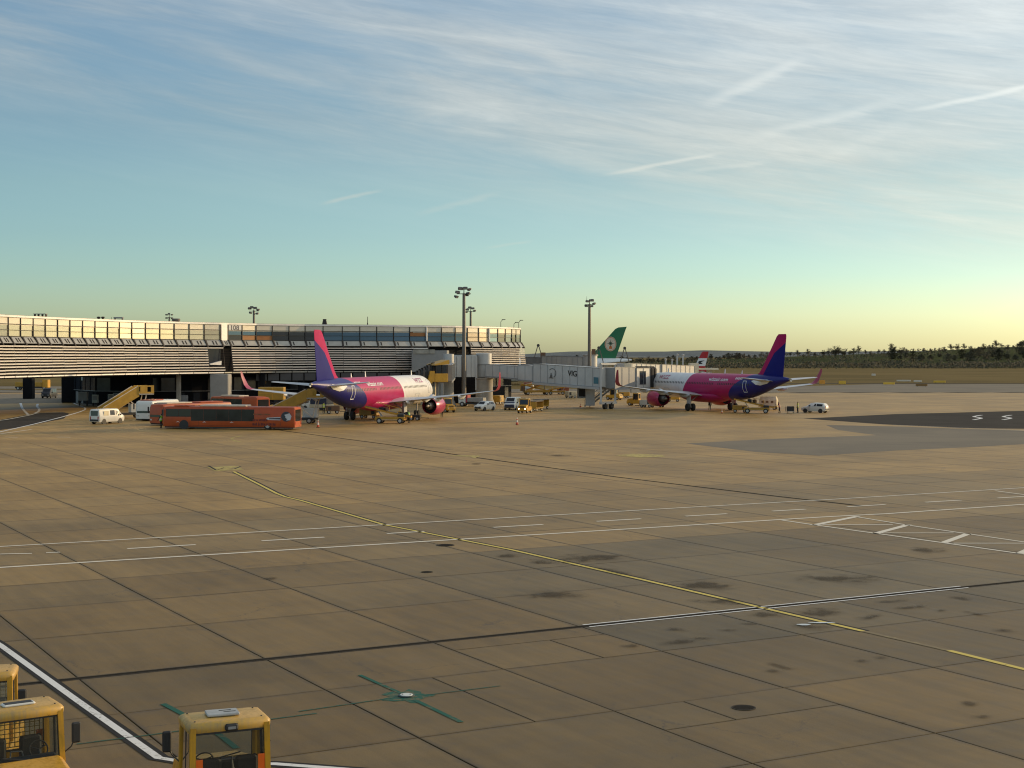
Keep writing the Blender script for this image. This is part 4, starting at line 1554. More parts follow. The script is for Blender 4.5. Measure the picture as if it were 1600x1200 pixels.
# --- gate link: grey block on concrete drums between the two bridges, with the yellow cab of the left bridge
lk = thing('jet_bridge', 'grey gate block with yellow bridge cab reaching the nose of the left aircraft', 'jet bridge', (0, 0, 0))
a, c = AT(706, 600, 262), AT(744, 600, 262)
for k in range(5):
    p, q = a.lerp(c, k / 5), a.lerp(c, (k + .93) / 5)
    b = MB()
    b.box(p.x, q.x, p.y, p.y + 5, 4.9, 8.5 + .02 * k)
    b.build('cladding_panel', m_tun if k != 2 else m_tun2, lk)
b = MB()
b.box(a.x - .1, c.x + .1, a.y + .3, a.y + 5.4, 8.45, 8.75)
b.build('roof_edge', m_corr, lk)
b = MB()
b.box(a.x - .2, a.x + .15, a.y - .2, a.y + .15, 2.6, 8.55)
b.box(c.x - .15, c.x + .2, a.y - .2, a.y + .15, 2.6, 8.55)
b.build('corner_post', m_corr, lk)
for nm, px_, Y, prof_, mm in (('column', 696, 256, [(0, 1.9), (.5, 1.7), (1.1, 1.42), (4.3, 1.42), (4.45, 1.5)], m_concD), ('turret', 700.5, 258, [(4.6, .8), (7.3, .8), (7.35, .95), (8.9, .95), (8.95, 0)], m_corr)):
    p = AT(px_, 600, Y)
    b = MB()
    b.lathe(prof_, (p.x, p.y, 0), 'z', 26)
    b.build(nm, mm, lk, 40)
b = MB()
p, q = AT(646, 600, 284), AT(700, 600, 284)
b.box(p.x, q.x, 279, 289, 5.6, 9.6)
b.build('link_block', m_tun2, lk)
b = MB()
b.box(p.x + .3, p.x + 3.2, 278.8, 278.97, 9.0, 9.75)
b.box(p.x + 3.3, p.x + 4.3, 278.8, 278.97, 9.0, 9.75)
b.build('cream_panel', m_awn, lk)
b = MB()
p, q = AT(657, 600, 262), AT(680, 600, 262)
b.box(p.x, q.x, 262, 270, 0, 4.9)
b.build('stair_tower', m_beige, lk)
b = MB()
p, q = AT(681, 600, 259), AT(708, 600, 259)
b.box(p.x - .2, q.x, 260, 266, 4.4, 5.0)
b.build('deck', m_tun2, lk)
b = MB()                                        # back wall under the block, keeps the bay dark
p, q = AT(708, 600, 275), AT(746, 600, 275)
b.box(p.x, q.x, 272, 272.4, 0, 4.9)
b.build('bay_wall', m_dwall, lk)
# yellow cab, facing the aircraft door on its far side
cc = AT(676, 600, 230)
Mx = Matrix.Translation((cc.x, cc.y, 0)) @ Matrix.Rotation(R(28), 4, 'Z')
b = MB()
b.rbox(-.2, 2.0, -1.3, 1.5, 4.6, 5.9, .06, 0, Mx)
b.build('cab_front', m_yelP, lk)
b = MB()
b.hexa([Mx @ Vector(v) for v in ((-.3, -1.4, 7.15), (2.2, -1.4, 7.3), (2.2, 1.6, 7.3), (-.3, 1.6, 7.15), (-.2, -1.35, 7.35), (2.2, -1.35, 8.0), (2.2, 1.55, 8.0), (-.2, 1.55, 7.35))])
b.build('cab_roof', m_yelP, lk)
b = MB()
b.box(.1, 1.8, -1.15, 1.3, 5.9, 7.2, 0, Mx)
b.build('cab_glazing', m_glD, lk)
b = MB()
for x0 in (.02, 1.0, 1.9):
    b.box(x0 - .07, x0 + .07, -1.25, -1.16, 5.88, 7.22, 0, Mx)
b.build('cab_posts', m_rib, lk)
b = MB()
b.hexa([Mx @ Vector(v) for v in ((-2.9, -1.2, 3.3), (-2.0, -1.2, 3.3), (-.2, -1.2, 4.9), (-1.3, -1.2, 4.9), (-2.9, -.9, 3.3), (-2.0, -.9, 3.3), (-.2, -.9, 4.9), (-1.3, -.9, 4.9))])
b.hexa([Mx @ Vector(v) for v in ((-1.3, -1.21, 4.9), (-.2, -1.21, 4.62), (-.2, -.9, 4.62), (-1.3, -.9, 4.9), (-.9, -1.21, 6.3), (-.2, -1.21, 6.3), (-.2, -.9, 6.3), (-.9, -.9, 6.3))])
b.build('side_arm', m_yelP, lk)
bel = MB()
for k in range(8):                              # hooped bellows
    x0 = -3.4 + .42 * k
    zt = 6.2 + .2 * k
    ring = []
    for j in range(11):
        t_ = PI * j / 10
        ring.append(Mx @ Vector((x0 + .5 * math.sin(t_), -.8 + 2.2 * (1 - math.cos(t_)) / 2, 3.9 + (zt - 3.9) * math.sin(t_) ** .6)))
    ring2 = [v + (Mx.to_3x3() @ Vector((.36, 0, .04))) for v in ring]
    bel.loft([ring, ring2], closed=False, caps=False, mi=k % 2)
bel.build('bellows', [m_bel, mat('bellows_brown', (.07, .055, .045), .8)], lk, fix=False)
pA, pB = Mx @ Vector((2.0, .2, 4.7)), AT(700, 600, 258)
pB.z = 4.9
tunnel(lk, pA, pB, 2.4, 2.5, 'tunnel', m_tun2)
b = MB()
for sg in (-1, 1):
    p = Mx @ Vector((1.2, sg * .9, 0))
    b.bar((p.x, p.y, 0), (p.x, p.y, 4.7), .35, .35)
b.build('lift_column', m_tun2, lk)

# --- bridge farther back with cream rotunda
b3 = thing('jet_bridge', 'farther grey jet bridge ending in a cream rotunda under the green tail', 'jet bridge', (0, 0, 0))
a, c = AT(820, 600, 335), AT(918, 600, 318)
a.z, c.z = 6.0, 5.6
tunnel(b3, a, a.lerp(c, .40), 2.2, 2.3, 'tunnel', m_tun2)
tunnel(b3, a.lerp(c, .36) - Vector((0, 0, .2)), c - Vector((0, 0, .2)), 2.7, 2.9, 'tunnel', m_tun)
p = AT(922, 600, 317)
b = MB()
b.lathe([(4.6, 1.5), (8.6, 1.5), (8.65, 1.7), (8.8, 1.7), (8.85, 0)], (p.x, p.y, 0), 'z', 20)
b.build('rotunda', m_corr, b3, 40)
b = MB()
b.cyl((p.x, p.y, 0), (p.x, p.y, 4.6), .8, .8, 16)
b.build('column', m_concD, b3, 40)
b = MB()
q = AT(927.5, 600, 316)
b.box(q.x - .4, q.x + .4, q.y - .4, q.y + .4, 8.8, 10.0)
b.build('roof_unit', mat('brown_box', (.17, .09, .05), .7), b3)
q = AT(848, 600, 330)
b = MB()
b.box(q.x - .5, q.x + .6, q.y - .5, q.y + .5, 8.2, 9.3)
b.build('roof_unit', MATS['brown_box'], b3)
for k, (px_, Y, lb) in enumerate(((841, 345, 'A-shaped steel frame above the pier end, left of the mast'), (935.5, 335, 'A-shaped steel frame partly behind the green tail'), (976, 350, 'A-shaped steel frame standing right of the green tail'))):
    p = AT(px_, 600, Y)
    t_ = thing('frame_tower', lb, 'steel frame', (p.x, p.y, 0))
    hs = 11.2 if k == 0 else 10.6
    for sg in (-1, 1):
        b = MB()
        b.bar((sg * 1.5, 0, 0), (sg * .95, 0, hs - 3.2), .2, .2)
        b.bar((sg * .95, 0, hs - 3.2), (sg * .12, 0, hs - .4), .2, .2)
        b.build('leg', m_mast, t_)
    b = MB()
    b.lathe([(-.15, .2), (-.15, .34), (.15, .34), (.15, .2)], (0, 0, hs - .25), 'y', 14)
    b.build('pulley', m_lampb, t_, 40)

# --- bridge behind the right-hand aircraft
b4 = thing('jet_bridge', 'low grey jet bridge with white cab seen over the right-hand aircraft', 'jet bridge', (0, 0, 0))
a, c = AT(972, 600, 300), AT(1076, 600, 318)
a.z, c.z = 4.6, 3.9
tunnel(b4, a, a.lerp(c, .55), 2.5, 2.5, 'tunnel', m_tun)
tunnel(b4, a.lerp(c, .5) - Vector((0, 0, .2)), c - Vector((0, 0, .2)), 2.9, 2.75, 'tunnel', m_corr)
b = MB()
p, q = AT(1078, 600, 320), AT(1089, 600, 322)
b.box(p.x, q.x, 319, 323, 4.9, 7.0)
b.box(q.x, q.x + 4.3, 319.6, 322, 5.6, 5.95)
b.build('cab', mat('cab_white', (.66, .60, .46), .6), b4)
for px_, zt in ((1058, 8.6), (1067, 8.5), (1040, 7.6), (1050, 7.5), (1105, 5.6), (1111, 5.6)):
    p = AT(px_, 600, 321)
    b = MB()
    b.bar((p.x, p.y, 0), (p.x, p.y, zt), .32, .32)
    b.lathe([(0, .22), (.3, .3), (.45, .0)], (p.x, p.y, zt), 'z', 8)
    b.build('post', m_corr, b4)
p = AT(983, 600, 297)
b = MB()
b.box(p.x - 1.0, p.x + .3, 296, 297.2, 4.9, 7.1)
b.build('end_panel', MATS['cab_white'], b4)


# ================================================================== AIRCRAFT
m_acgrey = mat('aircraft_grey', (.52, .53, .54), .35, .1, .08, .3)
m_acwhite = mat('aircraft_white', (.74, .74, .72), .3, 0, .05, .3)
m_metal = mat('engine_metal', (.30, .27, .23), .45, .6, .25, 2)
m_dark = mat('engine_dark', (.012, .012, .013), .6)
m_pinkE = mat('engine_pink', (.42, .012, .085), .3, 0, .08, .5, coat=.4)
m_pinkW = mat('winglet_pink', (.32, .018, .06), .35, 0, .06, .5)
PINK, BLUE, WHITE = (.42, .010, .10), (.012, .014, .155), (.74, .73, .71)


def livery(name, kind):
    m = bpy.data.materials.new(name)
    m.use_nodes = True
    t = NT(m.node_tree)
    p = m.node_tree.nodes['Principled BSDF']
    tc = t.node('ShaderNodeTexCoord')
    x, y, z = t.sep(tc.outputs['Object'])
    n = t.noise(tc.outputs['Object'], .8, 5, .6)
    if kind == 'fuselage':
        zz = t.math('SUBTRACT', z, 3.8)
        w = t.math('ADD', y, t.math('MULTIPLY', zz, .85))                        # boundaries lean aft towards the top
        c1 = t.math('ADD', w, t.math('MULTIPLY', t.math('MULTIPLY', zz, zz), -.18))
        f1 = t.smooth(c1, 5.35, 5.43)                                           # 1 = white front
        c2 = t.math('ADD', t.math('ADD', y, t.math('MULTIPLY', zz, 1.5)), t.math('MULTIPLY', t.math('MULTIPLY', zz, zz), .25))
        f2 = t.smooth(c2, -9.3, -9.2)                                           # 1 = pink, 0 = blue
        col = t.mix(f2, BLUE, PINK)
        col = t.mix(f1, col, WHITE)
    else:
        # fin: pink forward of / above a slanting line
        l2 = t.math('SUBTRACT', -16.1, t.math('MULTIPLY', t.math('SUBTRACT', z, 6.3), .926))
        l1 = t.math('SUBTRACT', -18.6, t.math('MULTIPLY', t.math('SUBTRACT', z, 9.0), 1.857))
        f = t.smooth(t.math('SUBTRACT', y, t.math('MINIMUM', l1, l2)), -.04, .04)
        col = t.mix(f, BLUE, PINK)
    if kind == 'fuselage':
        fr = t.math('FRACT', t.math('MULTIPLY', y, .47))
        pl_ = t.math('SUBTRACT', 1.0, t.smooth(t.math('ABSOLUTE', t.math('SUBTRACT', fr, .5)), .0, .02))
        col = t.mix(t.math('MULTIPLY', pl_, .22), col, (.05, .04, .05))
        so = t.math('MULTIPLY', t.math('SUBTRACT', 1.0, t.smooth(z, 1.7, 3.0)), t.smooth(t.noise(t.xyz(t.math('MULTIPLY', x, 3.0), t.math('MULTIPLY', y, .35), t.math('MULTIPLY', z, 3.0)), 1.0, 5, .7), .45, .7))
        col = t.mix(t.math('MULTIPLY', so, .35), col, (.09, .06, .05))
    k = t.math('ADD', .86, t.math('MULTIPLY', n, .28))
    s_ = t.node('ShaderNodeVectorMath', operation='SCALE')
    t.put(s_.inputs[0], col)
    t.put(s_.inputs[3], k)
    t.put(p.inputs['Base Color'], s_.outputs[0])
    p.inputs['Roughness'].default_value = .38
    p.inputs['Specular IOR Level'].default_value = .28 if kind == 'fuselage' else .08
    p.inputs['Roughness'].default_value = .38 if kind == 'fuselage' else .55
    p.inputs['Coat Weight'].default_value = .0
    p.inputs['Coat Roughness'].default_value = .15
    MATS[name] = m
    return m


m_fus = livery('fuselage_white_pink_blue', 'fuselage')
m_fin = livery('fin_pink_blue', 'fin')
FS = [(0, .05, 3.35, 3.25), (.15, .32, 3.58, 2.98), (.4, .56, 3.80, 2.76), (1.0, .95, 4.22, 2.45), (1.6, 1.24, 4.62, 2.24), (2.2, 1.46, 5.02, 2.07), (3, 1.68, 5.45, 1.93), (4.5, 1.9, 5.78, 1.82), (6.5, 1.975, 5.87, 1.78), (10, 1.975, 5.87, 1.78), (16, 1.975, 5.87, 1.78),
      (22, 1.975, 5.87, 1.78), (29, 1.975, 5.87, 1.80), (32, 1.90, 5.87, 1.98), (35, 1.66, 5.87, 2.5), (38, 1.27, 5.84, 3.25), (41, .82, 5.72, 4.1), (43.3, .42, 5.55, 4.72), (44.5, .20, 5.40, 5.02)]


def fsec(s):
    for a, b in zip(FS[:-1], FS[1:]):
        if a[0] <= s <= b[0]:
            t = (s - a[0]) / (b[0] - a[0])
            return [a[k] + (b[k] - a[k]) * t for k in (1, 2, 3)]
    return FS[-1][1:]


def fsurf(s, z, side, out=.012):
    hw, zt, zb = fsec(s)
    zc, hz = (zt + zb) / 2, (zt - zb) / 2
    k = max(0, 1 - ((z - zc) / hz) ** 2)
    return Vector((side * (hw * math.sqrt(k) + out), 22 - s, z))


def wing_ring(t, le, ch, z, side, tc=.12, vert=False):
    pr = [(0, 0), (.08, .55), (.3, 1.0), (.6, .72), (1, .06), (1, -.06), (.6, -.35), (.3, -.5), (.08, -.4)]
    out = []
    for c, h in pr:
        th = h * ch * tc * .55
        if vert:
            out.append(Vector((side * (t - th), le - c * ch, z)))
        else:
            out.append(Vector((side * t, le - c * ch, z + th)))
    return out


def airliner(name, label, loc, az):
    A = thing(name, label, 'airplane', loc, az)
    b = MB()
    n = 32
    rings = []
    st = []
    for a, c in zip(FS[:-1], FS[1:]):
        k = max(1, int((c[0] - a[0]) / 1.5))
        st += [a[0] + (c[0] - a[0]) * j / k for j in range(k)]
    st.append(44.5)
    for s in st:
        hw, zt, zb = fsec(s)
        rings.append([(hw * math.cos(2 * PI * j / n), 22 - s, (zt + zb) / 2 + (zt - zb) / 2 * math.sin(2 * PI * j / n)) for j in range(n)])
    b.loft(rings)
    fus = b.build('fuselage', m_fus, A, 50)
    b = MB()
    b.lathe([(-22.46, .2), (-22.75, .17), (-22.76, .0)], (0, 0, 5.21), 'y', 14)
    b.build('exhaust', m_metal, fus)
    b = MB()
    b.lathe([(-22.75, .12), (-22.95, .08), (-22.96, 0)], (0, 0, 5.0), 'y', 8)
    b.build('tail_light', mat('tail_light_white', (.9, .88, .8), .3), fus)
    # belly fairing
    b = MB()
    rings = []
    for s, w, zb in ((13.6, 1.0, 1.80), (14.6, 1.75, 1.50), (16, 2.05, 1.30), (19, 2.12, 1.24), (22.5, 2.12, 1.24), (25, 1.9, 1.42), (27, 1.2, 1.72), (27.8, .6, 1.86)):
        rings.append([(w * math.cos(a), 22 - s, 2.45 + (2.45 - zb if math.sin(a) < 0 else .5) * math.sin(a)) for a in [2 * PI * j / 20 for j in range(20)]])
    b.loft(rings)
    b.build('belly_fairing', m_fus, A, 50)
    # fin with dorsal fillet
    b = MB()

    def fr(z, le, ch, th):
        return [(0, le, z), (th, le - ch * .3, z), (th * .7, le - ch * .65, z), (.02, le - ch, z), (-.02, le - ch, z), (-th * .7, le - ch * .65, z), (-th, le - ch * .3, z)]
    b.loft([fr(5.55, -13.0, 7.7, .22), fr(6.15, -14.3, 6.5, .30), fr(7.0, -15.2, 5.7, .27), (fr(11.45, -19.0, 2.55, .12)), fr(11.76, -19.5, 1.95, .06)])
    fin = b.build('fin', m_fin, A, 40)
    b = MB()
    b.box(-.29, .29, -19.4, -19.36, 6.2, 11.3, 0, Matrix.Translation((0, 0, 0)) @ Matrix.Shear('XZ', 4, (0, 0)))
    for side in (-1, 1):
        # horizontal stabiliser and its bare pivot plate
        b = MB()
        b.loft([wing_ring(.7, -15.6, 3.7, 4.92, side), wing_ring(6.1, -18.9, 1.35, 5.42, side), wing_ring(6.25, -19.2, .9, 5.44, side)])
        b.build('stabiliser', m_acgrey, A, 40)
        b = MB()
        pl = [fsurf(s, z, side, .05) for s, z in ((36.3, 4.86), (37.4, 5.2), (40.0, 5.15), (40.6, 4.9), (40.0, 4.55), (38.4, 4.25), (37.4, 4.35))]
        cpt = fsurf(38.6, 4.75, side, .09)
        for k in range(len(pl)):
            b.add([cpt, pl[k], pl[(k + 1) % len(pl)]], [(0, 1, 2)])
        b.build('pivot_plate', m_acwhite, fus, fix=False)
        # wing
        b = MB()
        b.loft([wing_ring(1.2, 7.1, 7.9, 2.35, side, .13), wing_ring(2.2, 6.5, 7.2, 2.45, side, .13), wing_ring(6.4, 4.3, 4.5, 2.88, side, .11), wing_ring(12, 1.4, 2.95, 3.45, side, .10), wing_ring(16.9, -1.15, 1.7, 4.05, side, .10)])
        wg = b.build('wing', m_acgrey, A, 45)
        b = MB()
        b.loft([wing_ring(16.9, -1.15, 1.7, 4.05, side, .10), wing_ring(17.45, -1.5, 1.5, 4.25, side, .10), wing_ring(17.75, -1.85, 1.3, 4.7, side, .08), wing_ring(18.0, -2.7, .85, 5.9, side, .06, True), wing_ring(18.06, -3.1, .5, 6.5, side, .05, True)])
        b.build('winglet', m_pinkW, wg, 40)
        for t in (4.6, 8.6, 12.2):
            le = 7.1 - (t - 1.2) * .535
            te = le - (7.9 - (t - 1.2) * .66 if t < 6.4 else 4.5 - (t - 6.4) * .27)
            z = 2.3 + (t - 1.2) * .11
            b = MB()
            b.loft([[(side * (t + .16 * k * math.cos(a)), y, z - .32 + .28 * k * math.sin(a) + dz) for a in [2 * PI * j / 8 for j in range(8)]] for y, k, dz in ((te + 2.6, .2, .12), (te + 1.6, .9, 0), (te + .2, 1, .02), (te - .9, .25, .18))])
            b.build('flap_fairing', m_acgrey, wg, 50)
        # engine
        ex, ez = side * 5.75, 1.80
        b = MB()
        b.lathe([(8.95, 1.02), (9.0, 1.08), (8.9, 1.16), (8.2, 1.27), (7.2, 1.30), (6.2, 1.24), (5.2, 1.06), (5.15, 1.03), (5.6, 1.03), (7.6, 1.05), (8.9, 1.0)], (ex, 0, ez), 'y', 30, caps=False)
        en = b.build('engine', m_pinkE, A, 40)
        b = MB()
        b.lathe([(8.80, 1.03), (9.02, 1.07), (8.99, 1.12), (8.78, 1.185)], (ex, 0, ez), 'y', 30, caps=False)
        b.build('intake_lip', m_metal, en, 60)
        b = MB()
        b.lathe([(8.0, 1.04), (8.0, 0)], (ex, 0, ez), 'y', 24, caps=False)
        b.lathe([(6.2, 1.03), (6.2, 0)], (ex, 0, ez), 'y', 24, caps=False)
        b.build('fan_disc', m_dark, en)
        b = MB()
        b.lathe([(6.3, .56), (5.4, .52), (4.6, .40), (4.55, .37), (4.9, .36)], (ex, 0, ez), 'y', 24, caps=False)
        b.build('core_nozzle', m_metal, en, 40)
        b = MB()
        b.lathe([(5.0, .34), (4.5, .26), (4.0, .1), (3.9, 0)], (ex, 0, ez), 'y', 20, caps=False)
        b.build('exhaust_cone', m_metal, en, 40)
        b = MB()
        b.prism([(7.8, ez + 1.15), (6.6, ez + 1.55), (4.2, 2.85), (2.0, 2.75), (3.4, ez + .55), (5.3, ez + .9)], ex - .2, ex + .2)
        b.build('pylon', m_acgrey, A)
        # main gear
        gx = side * 3.8
        b = MB()
        b.cyl((gx, 0, .6), (gx, .1, 2.6), .16, .2, 10)
        b.cyl((gx - side * .1, 0, 1.5), (gx - side * 1.5, .3, 2.4), .08, .08, 8)
        b.cyl((gx, 0, .9), (gx, .7, 1.9), .07, .07, 6)
        b.cyl((gx - .5, 0, .58), (gx + .5, 0, .58), .1, .1, 8)
        gr = b.build('main_gear', m_metal, A, 40)
        for k in (-1, 1):
            wheel_at(gr, gx + k * .46, 0, .585, .40)
        b = MB()
        b.box(gx + side * .28, gx + side * .33, -.55, .6, 1.1, 2.5)
        b.build('gear_door', m_acgrey, A)
        # cabin windows: one row of small dark panes
        b = MB()
        s = 6.6
        while s < 36.6:
            if abs(s - 16.9) > .6 and abs(s - 26.4) > .6:
                p = [fsurf(s + ds, 4.32 + dz, side, .014) for ds, dz in ((-.11, -.16), (.11, -.16), (.11, .16), (-.11, .16))]
                b.add(p, [(0, 1, 2, 3)])
            s += .53
        struct(b.build('cabin_windows', m_dark, fus, fix=False), 'stuff')
        # door outlines
        for (s0, s1, z0, z1) in ((4.7, 5.55, 3.35, 5.2), (34.3, 35.1, 3.2, 4.85), (9.6, 11.2, 2.2, 3.35)):
            b = MB()
            w = .055
            for (sa, za, sb, zb) in ((s0, z0, s1, z0), (s1, z0, s1, z1), (s1, z1, s0, z1), (s0, z1, s0, z0)):
                for k in range(6):
                    f0, f1 = k / 6, (k + 1) / 6
                    a_, c_ = fsurf(sa + (sb - sa) * f0, za + (zb - za) * f0, side, .016), fsurf(sa + (sb - sa) * f1, za + (zb - za) * f1, side, .016)
                    if sa == sb:
                        b.quad(a_ + Vector((0, w, 0)), a_ - Vector((0, w, 0)), c_ - Vector((0, w, 0)), c_ + Vector((0, w, 0)))
                    else:
                        up = Vector((0, 0, w))
                        b.quad(a_ - up, c_ - up, c_ + up, a_ + up)
            b.build('door_outline', m_acwhite if s0 > 30 else m_acgrey, fus, fix=False)
        # lettering laid on the skin
        for txt, size, sc_, zc_, mm, rot_ in (('wizzair.com', 1.22, 27.0, 4.98, m_acwhite, 0), ('W!ZZ', 1.35, 9.0, 5.12, m_pinkE, 0)):
            me = text_mesh(txt, size, .02)
            bm = bmesh.new()
            bm.from_mesh(me)
            bmesh.ops.triangulate(bm, faces=bm.faces)
            bmesh.ops.subdivide_edges(bm, edges=[e for e in bm.edges if e.calc_length() > .5], cuts=1)
            for v in bm.verts:
                q = fsurf(sc_ + (v.co.x if side < 0 else -v.co.x), zc_ + v.co.y * .62, side, .022)
                v.co = q
            bm.to_mesh(me)
            bm.free()
            me.materials.clear()
            me.materials.append(mm)
            link('lettering', me, fus)
        # registration under the rear door, small white marks
        b = MB()
        for k in range(5):
            s0 = 33.2 + k * .42
            b.add([fsurf(s0 - 1.4 + ds, 5.05 + dz, side, .02) for ds, dz in ((0, 0), (.26, 0), (.26, .3), (.0, .3))], [(0, 1, 2, 3)])
        b.build('registration', m_acwhite, fus, fix=False)
    # nose gear, cockpit glass, antennas
    b = MB()
    b.cyl((0, 16.9, .4), (0, 17.1, 2.1), .1, .14, 8)
    ng = b.build('nose_gear', m_metal, A, 40)
    for k in (-1, 1):
        wheel_at(ng, k * .25, 16.9, .38, .22)
    b = MB()
    for side in (-1, 1):
        for (s0, s1) in ((1.75, 2.3), (2.35, 2.85), (2.9, 3.3)):
            b.add([fsurf(s0, 4.25, side, .015), fsurf(s1, 4.35, side, .015), fsurf(s1, 4.85, side, .015), fsurf(s0 + .25, 4.62, side, .015)], [(0, 1, 2, 3)])
    b.build('cockpit_windows', m_dark, fus, fix=False)
    for s0, h in ((31.3, .55), (26.2, .75), (7.6, .7)):
        b = MB()
        b.loft([[(-.03, 22 - s0 + .3, 5.84), (.03, 22 - s0 + .3, 5.84), (.03, 22 - s0 - .1, 5.84), (-.03, 22 - s0 - .1, 5.84)], [(-.02, 22 - s0 + .05, 5.84 + h), (.02, 22 - s0 + .05, 5.84 + h), (.02, 22 - s0 - .12, 5.84 + h), (-.02, 22 - s0 - .12, 5.84 + h)]])
        b.build('antenna', m_acwhite, A)
    return A


def wheel_at(parent, x, y, r, w):
    b = MB()
    b.lathe([(x - w / 2, r * .5), (x - w / 2, r * .92), (x - w * .3, r), (x + w * .3, r), (x + w / 2, r * .92), (x + w / 2, r * .5)], (0, y, r), 'x', 20)
    b.lathe([(x - w / 2 + .03, r * .52), (x - w / 2 + .06, 0)], (0, y, r), 'x', 20, 1, caps=False)
    b.lathe([(x + w / 2 - .03, r * .52), (x + w / 2 - .06, 0)], (0, y, r), 'x', 20, 1, caps=False)
    return b.build('wheel', [m_tyre, m_dark], parent, 40)


pl1 = AT(588, 600, 201)
airliner('airliner', 'pink, white and blue airliner on the left, nose at the yellow bridge cab', (pl1.x, pl1.y, 0), 15)
pl2 = AT(1112, 600, 236.5)
airliner('airliner', 'pink, white and blue airliner on the right, tail towards the open field', (pl2.x, pl2.y, 0), -22)


# ---- far aircraft: simpler hulls, tails shaped as seen
def hull(A, L, r, zc, m, tail_up, nose=5.0, yoff=0):
    b = MB()
    rings = []
    for f, k, dz in ((0, .04, -.25), (.01, .35, -.2), (.03, .62, -.12), (.06, .88, -.03), (.10, 1, 0), (.3, 1, 0), (.62, 1, 0), (.72, .94, .05), (.82, .7, .3), (.9, .45, .52), (.97, .2, .72), (1, .08, .78)):
        rings.append([(r * k * math.cos(a), L / 2 - f * L + yoff, zc + dz * r * tail_up + r * k * math.sin(a)) for a in [2 * PI * j / 20 for j in range(20)]])
    b.loft(rings)
    return b.build('fuselage', m, A, 50)


wide = AT(899, 600, 455)
W = thing('airliner', 'white wide-body airliner hidden behind the bridge, green tail with round compass emblem', 'airplane', (wide.x, wide.y, 0), -86)
m_green = mat('tail_green', (.010, .145, .055), .4, 0, .1, .2)
fw = hull(W, 62, 2.9, 5.0, m_acwhite, 1.0, yoff=14)
b = MB()
b.box(-2.93, 2.93, -10, 40, 3.0, 3.4)
LE0, TE0, LE1, TE1 = (-4.2, 7.4), (-11.8, 7.4), (-12.9, 18.0), (-15.6, 18.6)
b = MB()


def fq(y, z, t):
    return [(-t, y, z), (t, y, z)]


b.loft([[(0, -1.8, 7.2), (.32, -6, 7.2), (.05, -11.9, 7.2), (-.05, -11.9, 7.2), (-.32, -6, 7.2)], [(0, -5.2, 9.0), (.3, -8.2, 9.0), (.04, -12.6, 9.0), (-.04, -12.6, 9.0), (-.3, -8.2, 9.0)],
        [(0, -12.0, 16.6), (.14, -13.5, 16.6), (.03, -15.2, 16.6), (-.03, -15.2, 16.6), (-.14, -13.5, 16.6)], [(0, -13.0, 17.1), (.06, -14.3, 17.2), (.02, -15.5, 17.3), (-.02, -15.5, 17.3), (-.06, -14.3, 17.2)]])
gf = b.build('fin', m_green, W, 40)
# round emblem on the camera side: cream disc, thin ring, dark eight-point star, orange base
m_cream = mat('emblem_cream', (.62, .52, .40), .5)
m_orange = mat('emblem_orange', (.50, .13, .02), .5)
ec = Vector((0, -10.6, 12.1))
for side in (-1, 1):
    def ep(y, z, o):
        tt = .30 * (1 - (ec.z + z - 9) / 9.5) + .05
        return (side * (tt + o), ec.y + y, ec.z + z)
    b = MB()
    b.poly([ep(1.75 * math.cos(2 * PI * k / 32), 2.2 * math.sin(2 * PI * k / 32), .02) for k in range(32)])
    b.build('emblem_disc', m_cream, gf, fix=False)
    b = MB()
    for k in range(32):
        a0, a1 = 2 * PI * k / 32, 2 * PI * (k + 1) / 32
        b.quad(*[ep(r * 1.75 * math.cos(a), r * 2.2 * math.sin(a), .03) for r, a in ((.86, a0), (.93, a0), (.93, a1), (.86, a1))])
    b.poly([ep(y, z, .03) for y, z in ((-.5, -1.5), (.5, -1.5), (.32, -.6), (-.32, -.6))])
    b.build('emblem_ring', m_orange, gf, fix=False)
    b = MB()
    star = []
    for k in range(16):
        r = (1.25 if k % 4 == 0 else .85) if k % 2 == 0 else .30
        star.append(ep(r * math.cos(PI * k / 8 + PI / 2), r * math.sin(PI * k / 8 + PI / 2) + .15, .045))
    b.poly(star)
    b.build('emblem_star', mat('emblem_dark_green', (.006, .05, .02), .5), gf, fix=False)
for side in (-1, 1):
    b = MB()
    b.loft([wing_ring(1.8, 20, 11, 4.2, side), wing_ring(10, 13, 6.5, 5.0, side), wing_ring(29, 0, 2, 7.2, side)])
    b.build('wing', m_acgrey, W, 40)
    b = MB()
    b.loft([wing_ring(1.2, -7.5, 5.5, 6.2, side), wing_ring(9.5, -13.5, 2, 6.8, side)])
    b.build('stabiliser', m_acgrey, W, 40)
    b = MB()
    b.lathe([(20.5, 1.45), (20.6, 1.55), (19.5, 1.75), (17, 1.7), (15.5, 1.35), (15.5, .8), (13.8, .45)], (side * 9.9, 0, 2.5), 'y', 20)
    b.build('engine', m_acwhite, W, 40)
    b = MB()
    b.cyl((side * 5, 6, .6), (side * 5, 6, 4), .25, .25, 8)
    gr = b.build('main_gear', m_metal, W)
    for yy in (5.2, 6.8):
        b = MB()
        b.lathe([(-.4, .3), (-.4, .6), (.4, .6), (.4, .3)], (side * 5, yy, .6), 'x', 14)
        b.build('wheel', m_tyre, gr)

red = AT(1083, 600, 410)
E_ = thing('airliner', 'small airliner with red and white tail showing above the low grey bridge', 'airplane', (red.x, red.y, 0), -80)
E_.scale = (.92, .92, .96)
hull(E_, 32, 1.5, 2.9, m_acwhite, .9, yoff=11)
m_red = mat('tail_red', (.42, .012, .014), .4, 0, .08, .3)
b = MB()


def rf(y0, y1, z, t=.14):
    return [(0, y0, z), (t, (y0 + y1) / 2, z), (.02, y1, z), (-.02, y1, z), (-t, (y0 + y1) / 2, z)]


